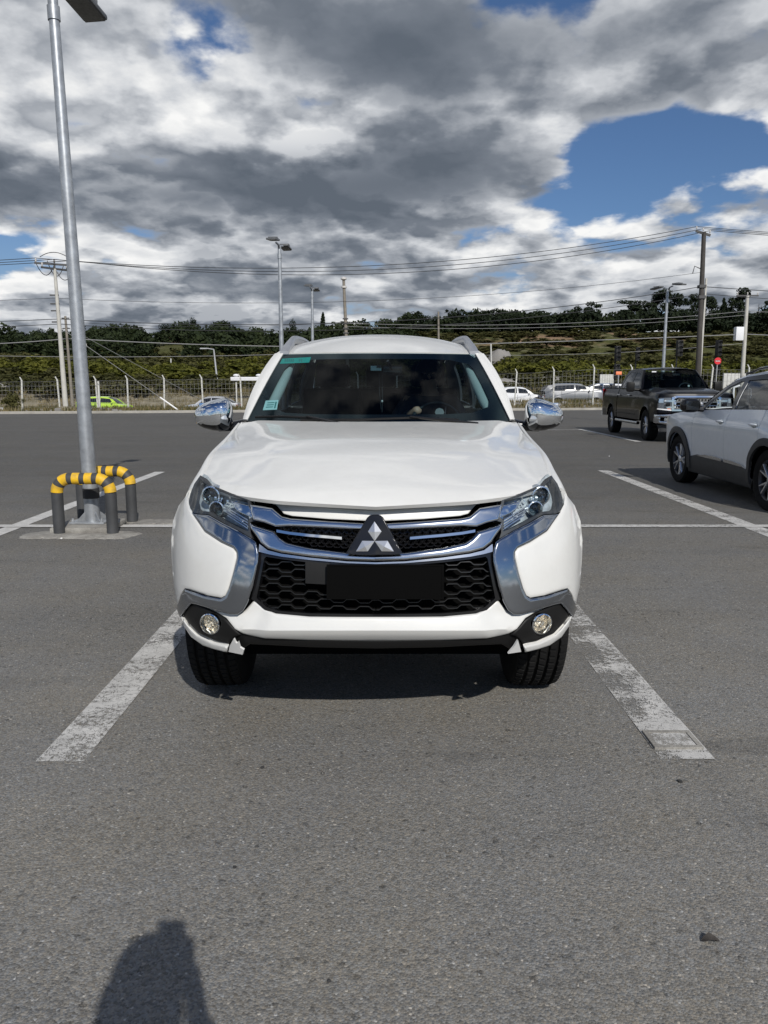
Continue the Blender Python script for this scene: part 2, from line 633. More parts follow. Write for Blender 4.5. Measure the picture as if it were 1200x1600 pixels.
M['pearl_paint'] = simple('pearl_paint', (0.70, 0.73, 0.76), 0.3, metal=0.0, coat=1.0, dirt=0.06)
M['black_paint'] = simple('black_paint', (0.004, 0.004, 0.005), 0.3, spec=0.1, coat=0.35)
M['grey_paint'] = simple('grey_paint', (0.16, 0.165, 0.17), 0.3, metal=0.4, coat=1.0)
M['silver_paint'] = simple('silver_paint', (0.55, 0.56, 0.57), 0.3, metal=0.5, coat=1.0)
M['far_white_paint'] = simple('far_white_paint', (0.72, 0.73, 0.74), 0.35, coat=0.8)
M['lime_paint'] = simple('lime_paint', (0.42, 0.62, 0.045), 0.32, coat=0.8)
M['chrome'] = simple('chrome', (0.74, 0.76, 0.78), 0.045, metal=1.0)
M['dark_chrome'] = simple('dark_chrome', (0.36, 0.38, 0.41), 0.09, metal=1.0)
M['bar_chrome'] = simple('bar_chrome', (0.62, 0.64, 0.67), 0.10, metal=1.0)
M['wheel_rim'] = simple('wheel_rim', (0.03, 0.032, 0.035), 0.3)
M['soft_chrome'] = simple('soft_chrome', (0.62, 0.63, 0.65), 0.16, metal=1.0)
M['satin_silver'] = simple('satin_silver', (0.42, 0.43, 0.45), 0.36, metal=0.7, var=0.06)
M['black_plastic'] = simple('black_plastic', (0.009, 0.009, 0.009), 0.5, spec=0.22, bmp=0.1, bscale=300)
M['matte_black'] = simple('matte_black', (0.004, 0.004, 0.004), 1.0, spec=0.02)
M['gloss_black'] = simple('gloss_black', (0.008, 0.008, 0.009), 0.12)
M['grey_plastic'] = simple('grey_plastic', (0.028, 0.029, 0.031), 0.55, var=0.12, bmp=0.08, bscale=250)
M['interior_grey'] = simple('interior_grey', (0.42, 0.44, 0.40), 0.75, var=0.06)
M['interior_dark'] = simple('interior_dark', (0.007, 0.008, 0.009), 0.8, spec=0.2)
M['seat_fabric'] = simple('seat_fabric', (0.011, 0.011, 0.012), 0.85, var=0.1)
M['tyre'] = simple('tyre', (0.012, 0.012, 0.012), 0.9, spec=0.15, var=0.25, vscale=12, bmp=0.15, bscale=90)
M['alloy'] = simple('alloy', (0.62, 0.63, 0.65), 0.28, metal=0.85, var=0.05)
M['dark_alloy'] = simple('dark_alloy', (0.05, 0.05, 0.055), 0.35, metal=0.6)
M['truck_lamp'] = simple('truck_lamp', (0.20, 0.21, 0.22), 0.25, metal=0.7, var=0.3, vscale=30)
M['badge_silver'] = simple('badge_silver', (0.80, 0.81, 0.82), 0.28, metal=0.85)
M['reflector'] = simple('reflector', (0.80, 0.84, 0.86), 0.12, metal=1.0, bmp=0.5, bscale=70)
M['lamp_bezel'] = simple('lamp_bezel', (0.42, 0.47, 0.49), 0.35, metal=0.25, var=0.3, vscale=45, bmp=0.3, bscale=60)
M['warm_reflector'] = simple('warm_reflector', (1.0, 0.90, 0.74), 0.25, metal=0.8, bmp=0.7, bscale=110)
M['amber'] = simple('amber', (0.75, 0.16, 0.02), 0.3)
M['red_lens'] = simple('red_lens', (0.35, 0.01, 0.01), 0.2)
M['windscreen_glass'] = glass_mat('windscreen_glass', (0.50, 0.64, 0.68), 0.22)
M['badge_black'] = simple('badge_black', (0.010, 0.010, 0.011), 0.07)
M['grille_black'] = simple('grille_black', (0.010, 0.010, 0.010), 0.30)
M['tint_glass'] = glass_mat('tint_glass', (0.08, 0.09, 0.10), 1.0)
M['clear_glass'] = glass_mat('clear_glass', (0.72, 0.76, 0.76), 0.95)
M['lamp_glass'] = glass_mat('lamp_glass', (0.90, 0.93, 0.95), 0.7)
M['projector_glass'] = glass_mat('projector_glass', (0.55, 0.60, 0.62), 1.6)
M['far_glass'] = simple('far_glass', (0.012, 0.014, 0.016), 0.06, spec=0.8)
M['mirror_glass'] = simple('mirror_glass', (0.85, 0.86, 0.88), 0.02, metal=1.0)
M['sticker_teal'] = simple('sticker_teal', (0.03, 0.42, 0.33), 0.5, var=0.1, vscale=40)
M['sticker_pale'] = simple('sticker_pale', (0.70, 0.90, 0.82), 0.5)
M['sticker_print'] = simple('sticker_print', (0.06, 0.25, 0.22), 0.6)
M['sticker_blue'] = simple('sticker_blue', (0.08, 0.2, 0.55), 0.5)
M['broken_plastic'] = simple('broken_plastic', (0.62, 0.62, 0.61), 0.4)
M['skin'] = simple('skin', (0.50, 0.30, 0.21), 0.55)
M['hair'] = simple('hair', (0.012, 0.009, 0.007), 0.6)
M['dark_cloth'] = simple('dark_cloth', (0.05, 0.055, 0.07), 0.85, var=0.15)
M['denim'] = simple('denim', (0.03, 0.05, 0.10), 0.85)
M['galv'] = simple('galv', (0.36, 0.38, 0.40), 0.42, metal=0.55, var=0.22, vscale=11, bmp=0.05, bscale=30)
M['galv_far'] = simple('galv_far', (0.42, 0.43, 0.44), 0.5, metal=0.3, var=0.1)
M['guard_black'] = simple('guard_black', (0.045, 0.047, 0.05), 0.62, var=0.25, vscale=6, bmp=0.12, bscale=50)
M['guard_yellow'] = simple('guard_yellow', (0.70, 0.42, 0.012), 0.55, var=0.14, vscale=9, bmp=0.1, bscale=60, dirt=0.6)
M['rubber'] = simple('rubber', (0.025, 0.025, 0.026), 0.7, var=0.2)
M['lamp_housing'] = simple('lamp_housing', (0.10, 0.105, 0.11), 0.45, var=0.1)
M['lamp_window'] = simple('lamp_window', (0.14, 0.14, 0.13), 0.35, var=0.3, vscale=30)
M['pole_concrete'] = simple('pole_concrete', (0.46, 0.45, 0.41), 0.85, var=0.12, vscale=2.5)
M['pole_dark'] = simple('pole_dark', (0.055, 0.05, 0.045), 0.85, var=0.2, vscale=3)
M['pole_wood'] = simple('pole_wood', (0.20, 0.18, 0.15), 0.9, var=0.2, vscale=3)
M['porcelain'] = simple('porcelain', (0.55, 0.53, 0.50), 0.3)
M['iron'] = simple('iron', (0.06, 0.06, 0.06), 0.6)
M['cable'] = simple('cable', (0.03, 0.031, 0.033), 0.7)
M['cable_pale'] = simple('cable_pale', (0.25, 0.25, 0.25), 0.6)
M['post_concrete'] = simple('post_concrete', (0.50, 0.50, 0.47), 0.85, var=0.12, vscale=4)
M['wire'] = simple('wire', (0.30, 0.30, 0.29), 0.6)
M['signal_black'] = simple('signal_black', (0.008, 0.008, 0.008), 0.6)
M['signal_lens'] = simple('signal_lens', (0.03, 0.03, 0.028), 0.2)
M['sign_red'] = simple('sign_red', (0.62, 0.02, 0.03), 0.45)
M['sign_white'] = simple('sign_white', (0.75, 0.75, 0.74), 0.5)
M['sign_orange'] = simple('sign_orange', (0.85, 0.24, 0.10), 0.5)
M['box_white'] = simple('box_white', (0.72, 0.73, 0.74), 0.5)
M['house_wall'] = simple('house_wall', (0.40, 0.31, 0.26), 0.9, var=0.15)
M['house_roof'] = simple('house_roof', (0.30, 0.15, 0.11), 0.9, var=0.15)
M['bark'] = simple('bark', (0.045, 0.036, 0.028), 0.9, var=0.3, vscale=2)
M['stone'] = simple('stone', (0.22, 0.21, 0.195), 0.9, var=0.3, vscale=30)
M['dark_stone'] = simple('dark_stone', (0.03, 0.03, 0.03), 0.9)
M['dry_leaf'] = simple('dry_leaf', (0.035, 0.03, 0.026), 0.8, var=0.4, vscale=60)
M['phone'] = simple('phone', (0.02, 0.02, 0.025), 0.3)


def leaf_mat(name, a, b, trans=0.25):
    m, N = mat_new(name)
    tc = N.n('ShaderNodeTexCoord').outputs['Object']
    g = N.n('ShaderNodeNewGeometry')
    f = N.rng(N.noise(g.outputs['Position'], 0.35, 5, 0.6), 0.35, 0.65)
    c = N.mix(f, (*a, 1), (*b, 1))
    oi = N.n('ShaderNodeObjectInfo').outputs['Random']
    c = N.mix(N.math('MULTIPLY', oi, 0.35), c, (a[0] * 1.5, a[1] * 1.25, a[2] * 1.1, 1))
    p = N.n('ShaderNodeBsdfPrincipled')
    N.put(p.inputs['Base Color'], c); p.inputs['Roughness'].default_value = 0.7; p.inputs['Specular IOR Level'].default_value = 0.15
    tl = N.n('ShaderNodeBsdfTranslucent'); N.put(tl.inputs[0], c)
    mx = N.n('ShaderNodeMixShader'); mx.inputs[0].default_value = trans
    N.t.links.new(p.outputs[0], mx.inputs[1]); N.t.links.new(tl.outputs[0], mx.inputs[2])
    o = N.n('ShaderNodeOutputMaterial'); N.t.links.new(mx.outputs[0], o.inputs[0])
    return m

M['pine_leaf'] = leaf_mat('pine_leaf', (0.010, 0.017, 0.009), (0.022, 0.032, 0.014), 0.15)
M['wood_leaf'] = leaf_mat('wood_leaf', (0.013, 0.021, 0.009), (0.032, 0.044, 0.016), 0.15)
M['scrub_leaf'] = leaf_mat('scrub_leaf', (0.060, 0.072, 0.014), (0.165, 0.165, 0.030), 0.35)
M['olive_leaf'] = leaf_mat('olive_leaf', (0.042, 0.047, 0.016), (0.105, 0.10, 0.036), 0.3)
M['dry_grass'] = leaf_mat('dry_grass', (0.13, 0.115, 0.055), (0.24, 0.20, 0.11), 0.3)
M['green_grass'] = leaf_mat('green_grass', (0.05, 0.06, 0.02), (0.11, 0.11, 0.04), 0.3)


def asphalt_nodes(N):
    """colour, roughness and bump height of the car park's worn asphalt"""
    geo = N.n('ShaderNodeNewGeometry')
    p = geo.outputs['Position']
    # mineral chips in the binder
    v = N.n('ShaderNodeTexVoronoi'); v.feature = 'F1'
    N.put(v.inputs['Vector'], p); v.inputs['Scale'].default_value = 165.0
    chip = N.sep(v.outputs['Color'])
    v2 = N.n('ShaderNodeTexVoronoi'); v2.feature = 'F1'
    N.put(v2.inputs['Vector'], p); v2.inputs['Scale'].default_value = 70.0
    chip2 = N.sep(v2.outputs['Color'])
    fine = N.noise(p, 420.0, 3, 0.7)
    mid = N.noise(p, 30.0, 5, 0.65)
    blot = N.noise(p, 1.1, 6, 0.6)
    big = N.noise(p, 0.22, 5, 0.55)
    sx, sy, sz = N.sep(p)[0:3]
    # bands left across the aisle by turning tyres and the paving machine
    st = N.noise(N.comb(N.math('MULTIPLY', sx, 0.22), N.math('MULTIPLY', sy, 1.9), 0.0), 1.0, 6, 0.6)
    st2 = N.noise(N.comb(N.math('MULTIPLY', sx, 0.05), N.math('MULTIPLY', sy, 0.55), 3.0), 1.0, 4, 0.5)
    lum = N.math("ADD", 0.172, N.math('MULTIPLY', N.math('SUBTRACT', chip[0], 0.5), 0.11))
    lum = N.math('ADD', lum, N.math('MULTIPLY', N.math('SUBTRACT', chip2[1], 0.5), 0.022))
    lum = N.math('ADD', lum, N.math('MULTIPLY', N.math('SUBTRACT', fine, 0.5), 0.09))
    lum = N.math('ADD', lum, N.math('MULTIPLY', N.math('SUBTRACT', mid, 0.5), 0.045))
    lum = N.math('ADD', lum, N.math('MULTIPLY', N.math('SUBTRACT', blot, 0.5), 0.050))
    lum = N.math('ADD', lum, N.math('MULTIPLY', N.math('SUBTRACT', big, 0.5), 0.055))
    lum = N.math('ADD', lum, N.math('MULTIPLY', N.math('SUBTRACT', st, 0.5), 0.060))
    lum = N.math('ADD', lum, N.math('MULTIPLY', N.math('SUBTRACT', st2, 0.5), 0.055))
    # darker aisle asphalt; the ramp also paints in the brighter backscatter near the camera
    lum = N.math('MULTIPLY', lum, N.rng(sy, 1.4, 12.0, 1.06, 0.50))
    white = N.rng(chip[2], 0.985, 0.99)
    lum = N.math('ADD', lum, N.math('MULTIPLY', white, 0.16))
    dark = N.rng(chip2[2], 0.975, 0.985)
    lum = N.math('SUBTRACT', lum, N.math('MULTIPLY', dark, 0.055))
    lum = N.math('MAXIMUM', lum, 0.025)
    warm = N.rng(N.noise(N.vmath('ADD', p, (31, 7, 0)), 1.7, 4, 0.6), 0.35, 0.68)
    tint = N.mix(warm, (1.0, 0.995, 0.965, 1), (1.045, 1.0, 0.90, 1))
    rnd = N.mix(chip[1], (0.95, 0.99, 1.04, 1), (1.07, 1.0, 0.9, 1))
    col = N.mix(1.0, N.comb(lum, lum, lum), tint, 'MULTIPLY')
    col = N.mix(1.0, col, rnd, 'MULTIPLY')
    # tyre arcs swung across the aisle, and a sealed joint between two paving lanes
    arc = None
    for cx_, cy_, r_, w_, a_ in ((-9.0, 22.0, 13.2, 0.16, 0.16), (-9.0, 22.0, 14.9, 0.14, 0.13), (12.0, 4.0, 11.0, 0.18, 0.14), (4.0, 30.0, 14.5, 0.2, 0.12), (-4.0, -3.0, 9.2, 0.14, 0.10)):
        dd = N.vmath('DISTANCE', N.comb(sx, sy, 0.0), (cx_, cy_, 0.0))
        g = N.math('MULTIPLY', N.rng(N.math('ABSOLUTE', N.math('SUBTRACT', N.math('ADD', dd, N.math('MULTIPLY', blot, 0.15)), r_)), 0.0, w_, 1.0, 0.0, smooth=True), a_)
        arc = g if arc is None else N.math('ADD', arc, g)
    arc = N.math('MULTIPLY', arc, N.rng(mid, 0.3, 0.6))
    col = N.mix(arc, col, (0.03, 0.03, 0.03, 1))
    jt = N.math('ABSOLUTE', N.math('SUBTRACT', sy, N.math('ADD', 13.6, N.math('MULTIPLY', N.noise(N.comb(sx, 0.0, 4.0), 0.8, 4, 0.6), 0.25))))
    col = N.mix(N.rng(jt, 0.012, 0.035, 0.55, 0.0), col, (0.03, 0.03, 0.03, 1))
    # oil and tar marks
    oil = N.rng(N.noise(N.comb(N.math('MULTIPLY', sx, 0.6), N.math('MULTIPLY', sy, 2.2), 9.0), 1.2, 5, 0.6), 0.62, 0.74)
    col = N.mix(N.math('MULTIPLY', oil, 0.45), col, (0.035, 0.034, 0.033, 1))
    h = N.math('ADD', N.math('MULTIPLY', v.outputs['Distance'], -1.2), N.math('MULTIPLY', fine, 0.7))
    h = N.math('ADD', h, N.math('MULTIPLY', v2.outputs['Distance'], -0.7))
    return col, h, p

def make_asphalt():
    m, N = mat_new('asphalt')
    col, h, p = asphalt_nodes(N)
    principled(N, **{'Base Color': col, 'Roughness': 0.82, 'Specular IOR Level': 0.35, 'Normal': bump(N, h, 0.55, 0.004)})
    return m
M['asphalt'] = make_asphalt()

def make_line_paint(name, wear, seed=0.0, fade_x=None):
    """brittle white road paint worn through to the asphalt; the gaps are see-through"""
    m, N = mat_new(name)
    p = N.n('ShaderNodeNewGeometry').outputs['Position']
    q = N.vmath('ADD', p, (seed, seed * 1.7, 0))
    x, y, z = N.sep(q)[0:3]
    a = N.math('ADD', N.math('MULTIPLY', N.noise(q, 38.0, 6, 0.75), 0.6), N.math('MULTIPLY', N.noise(q, 190.0, 3, 0.7), 0.4))
    a = N.math('ADD', N.math('MULTIPLY', N.math('SUBTRACT', a, 0.5), 1.7), 0.5)
    b = N.noise(N.comb(N.math('MULTIPLY', x, 2.6), N.math('MULTIPLY', y, 4.5), 0.0), 1.0, 6, 0.68)
    v = N.n('ShaderNodeTexVoronoi'); v.feature = 'DISTANCE_TO_EDGE'
    N.put(v.inputs['Vector'], N.vmath('ADD', q, N.vmath('SCALE', N.n('ShaderNodeTexNoise', i_Scale=20.0).outputs['Color'], scale=0.05)))
    v.inputs['Scale'].default_value = 22.0
    crack = N.rng(v.outputs['Distance'], 0.0, 0.035, 0.22, 0.0)
    s = N.math('ADD', N.math('MULTIPLY', a, 0.75), N.math('MULTIPLY', b, 0.80))
    s = N.math('ADD', s, crack)
    lim = wear
    if fade_x is not None:
        xx, yy, zz = N.sep(p)[0:3]
        lim = N.math('SUBTRACT', wear, N.rng(xx, fade_x[0], fade_x[1], fade_x[2], 0.0))
        lim = N.math('SUBTRACT', lim, N.rng(yy, 2.9, 3.9, 0.0, 0.09))
    gone = N.rng(N.math('SUBTRACT', s, lim), -0.02, 0.10)
    lum = N.rng(N.noise(q, 9.0, 5, 0.7), 0.3, 0.7, 0.38, 0.56)
    lum = N.math('ADD', lum, N.math('MULTIPLY', N.math('SUBTRACT', N.noise(q, 300.0, 2, 0.6), 0.5), 0.16))
    col = N.mix(1.0, N.comb(lum, lum, lum), (1.0, 0.985, 0.94, 1), 'MULTIPLY')
    bs = N.n('ShaderNodeBsdfPrincipled'); N.put(bs.inputs['Base Color'], col); bs.inputs['Roughness'].default_value = 0.75
    N.put(bs.inputs['Normal'], bump(N, a, 0.3, 0.003))
    tr = N.n('ShaderNodeBsdfTransparent')
    mx = N.n('ShaderNodeMixShader')
    N.put(mx.inputs[0], gone)
    N.t.links.new(bs.outputs[0], mx.inputs[1]); N.t.links.new(tr.outputs[0], mx.inputs[2])
    o = N.n('ShaderNodeOutputMaterial'); N.t.links.new(mx.outputs[0], o.inputs[0])
    return m
M['line_good'] = make_line_paint('line_good', 0.98)
M['line_left'] = make_line_paint('line_left', 0.82, 3.0)
M['line_worn'] = make_line_paint('line_worn', 0.86, 11.0, fade_x=(1.12, 1.16, 0.11))
M['line_cover'] = make_line_paint('line_cover', 0.78, 33.0)
M['line_faded'] = make_line_paint('line_faded', 0.80, 21.0)

def make_concrete(name, a, b, sc=6.0):
    m, N = mat_new(name)
    p = N.n('ShaderNodeNewGeometry').outputs['Position']
    f = N.rng(N.noise(p, sc, 7, 0.7), 0.3, 0.7)
    c = N.mix(f, (*a, 1), (*b, 1))
    g = N.rng(N.noise(p, 120.0, 3, 0.7), 0.3, 0.7, 0.75, 1.2)
    c = N.mix(1.0, c, N.comb(g, g, g), 'MULTIPLY')
    principled(N, **{'Base Color': c, 'Roughness': 0.9, 'Specular IOR Level': 0.25, 'Normal': bump(N, N.noise(p, 70.0, 6, 0.7), 0.6, 0.006)})
    return m
M['concrete'] = make_concrete('concrete', (0.17, 0.16, 0.145), (0.34, 0.33, 0.30))
M['kerb'] = make_concrete('kerb', (0.26, 0.25, 0.22), (0.42, 0.40, 0.36), 1.5)
M['mortar'] = make_concrete('mortar', (0.16, 0.15, 0.14), (0.30, 0.29, 0.26), 14)

def make_terrain():
    m, N = mat_new('terrain')
    p = N.n('ShaderNodeNewGeometry').outputs['Position']
    x, y, z = N.sep(p)[0:3]
    a = N.rng(N.noise(p, 0.12, 6, 0.65), 0.4, 0.6)
    b = N.rng(N.noise(p, 1.2, 6, 0.7), 0.35, 0.65)
    dry = N.mix(b, (0.13, 0.115, 0.075, 1), (0.27, 0.24, 0.175, 1))
    green = N.mix(b, (0.042, 0.050, 0.016, 1), (0.10, 0.10, 0.036, 1))
    far = N.rng(y, 66.0, 90.0)
    g = N.math('MULTIPLY', far, N.rng(a, -0.5, 0.3))
    c = N.mix(g, dry, green)
    # bare reddish earth on the cut bank
    k = N.math('MULTIPLY', N.rng(y, 172.0, 180.0), N.rng(y, 212.0, 204.0))
    k = N.math('MULTIPLY', k, N.math('MULTIPLY', N.rng(x, 12.0, 28.0), N.rng(x, 92.0, 66.0)))
    k = N.math('MULTIPLY', k, N.rng(N.noise(N.vmath('MULTIPLY', p, (1, 0.4, 1)), 0.06, 5, 0.6), 0.47, 0.56))
    c = N.mix(k, c, N.mix(b, (0.16, 0.115, 0.07, 1), (0.30, 0.20, 0.13, 1)))
    principled(N, **{'Base Color': c, 'Roughness': 0.95, 'Specular IOR Level': 0.1, 'Normal': bump(N, N.noise(p, 2.5, 6, 0.7), 0.8, 0.25)})
    return m
M['terrain'] = make_terrain()
M['road'] = simple('road', (0.085, 0.083, 0.08), 0.85, var=0.12, vscale=0.6)
# ------------------------------------------------------------------ wheels
def wheel_mesh(R, W, rim_r, spokes, style, detail=True):
    """tyre, rim and spokes meshes about the x axis, outer face towards +x; returns three MBs"""
    t = MB()
    h = W / 2
    prof = [(rim_r, -h * 0.78), (rim_r + 0.02, -h * 0.92), ((R + rim_r) / 2, -h), (R * 0.955, -h * 0.93), (R * 0.99, -h * 0.78)]
    if detail:
        # ribs and grooves round the tread
        gs = [-0.55, -0.18, 0.18, 0.55]
        for g in gs:
            prof += [(R, h * (g - 0.06)), (R - 0.010, h * (g - 0.045)), (R - 0.010, h * (g + 0.045)), (R, h * (g + 0.06))]
    else:
        prof += [(R, -h * 0.5), (R, h * 0.5)]
    prof += [(R * 0.99, h * 0.78), (R * 0.955, h * 0.93), ((R + rim_r) / 2, h), (rim_r + 0.02, h * 0.92), (rim_r, h * 0.78)]
    t.lathe(prof, 56 if detail else 24, 'x')
    rim = MB()
    rim.lathe([(rim_r, -h * 0.78), (rim_r * 0.93, -h * 0.6), (rim_r * 0.92, h * 0.5), (rim_r * 0.965, h * 0.74), (rim_r, h * 0.80), (rim_r + 0.008, h * 0.70)], 40 if detail else 20, 'x')
    rim.lathe([(0.001, -h * 0.2), (rim_r * 0.92, -h * 0.3)], 24, 'x')
    sp = MB()
    xf = h * 0.62
    for k in range(spokes):
        a = 2 * math.pi * k / spokes
        arms = [(-0.09, -0.17), (0.09, 0.17)] if style == 'twin' else ([(0.0, -0.22), (0.0, 0.22)] if style == 'vee' else [(0, 0)])
        for a0, a1 in arms:
            w0, w1 = (0.020, 0.011) if len(arms) > 1 else (0.035, 0.045)
            w0 *= rim_r / 0.22; w1 *= rim_r / 0.22
            p0 = Vector((xf, math.cos(a + a0) * 0.05, math.sin(a + a0) * 0.05))
            p1 = Vector((xf + 0.008, math.cos(a + a1) * rim_r * 0.95, math.sin(a + a1) * rim_r * 0.95))
            d = (p1 - p0).normalized(); s = Vector((1, 0, 0)).cross(d)
            vs = []
            for p, w in ((p0, w0), (p1, w1)):
                for i, j in ((-1, 0), (-0.5, 1), (0.5, 1), (1, 0), (1, -1.6), (-1, -1.6)):
                    vs.append(p + s * (w * i) + Vector((0.014 * j, 0, 0)))
            fs = [(i, (i + 1) % 6, 6 + (i + 1) % 6, 6 + i) for i in range(6)] + [tuple(range(5, -1, -1)), tuple(range(6, 12))]
            sp.add(vs, fs)
    sp.lathe([(0.001, xf + 0.022), (rim_r * 0.16, xf + 0.020), (rim_r * 0.24, xf + 0.008), (rim_r * 0.25, xf - 0.03)], 24, 'x')
    return t, rim, sp

def add_tread(t, R, W, n=66):
    """staggered shoulder and centre blocks standing on the tyre"""
    h = W / 2
    for k in range(n):
        a = 2 * math.pi * k / n
        for x0, x1, sh in ((-0.88, -0.63, 0), (-0.47, -0.26, 0.5), (-0.12, 0.12, 0), (0.26, 0.47, 0.5), (0.63, 0.88, 0)):
            b = a + sh * 2 * math.pi / n
            vs = []
            for xx in (x0 * h, x1 * h):
                for da, rr in ((-0.33, R - 0.008), (0.33, R - 0.008), (0.30, R + 0.004), (-0.30, R + 0.004)):
                    aa = b + da * 2 * math.pi / n + (0.012 if xx > 0 else -0.012)
                    q = rr - (0.010 if abs(xx) > 0.8 * h else 0)
                    vs.append((xx, q * math.cos(aa), q * math.sin(aa)))
            t.add(vs, [(0, 1, 2, 3), (7, 6, 5, 4), (0, 4, 5, 1), (2, 6, 7, 3), (1, 5, 6, 2), (3, 7, 4, 0)])

def put_wheels(root, spec):
    R, W, rr = spec['wheel']
    det = spec.get('detail', True)
    t, rim, sp = wheel_mesh(R, W, rr, spec.get('spokes', 6), spec.get('rimstyle', 'twin'), det)
    if spec.get('tread'): add_tread(t, R, W)
    first = None
    for y in spec['axles']:
        for s in (-1, 1):
            hub = bpy.data.objects.new('wheel', None); COL.objects.link(hub); hub.parent = root
            hub.empty_display_size = 0.2
            hub.location = (s * (spec['track'] - W / 2), y, R - 0.006)
            hub.rotation_euler = (0, 0, 0 if s > 0 else math.pi)
            if first is None:
                a = t.build('tyre', M['tyre'], hub); b = rim.build('rim', spec.get('rim_mat', M['dark_alloy']), hub); c = sp.build('spokes', spec.get('spoke_mat', M['alloy']), hub)
                if det:
                    d = MB().lathe([(rr * 0.2, 0.0), (rr * 0.72, 0.0), (rr * 0.72, 0.02), (rr * 0.2, 0.02)], 28, 'x', close=True).build('brake_disc', M['satin_silver'], hub)
                first = [a, b, c] + ([d] if det else [])
            else:
                for q in first: share(q.name.split('.')[0], q, hub)

# ------------------------------------------------------------------ generic car body
S_STD = [(0.2, 0.93), (0.35, 0.965), (0.5, 0.99), (0.62, 1.0), (0.78, 0.995), (0.9, 0.975), (1.0, 0.95), (1.2, 0.90), (1.4, 0.86)]

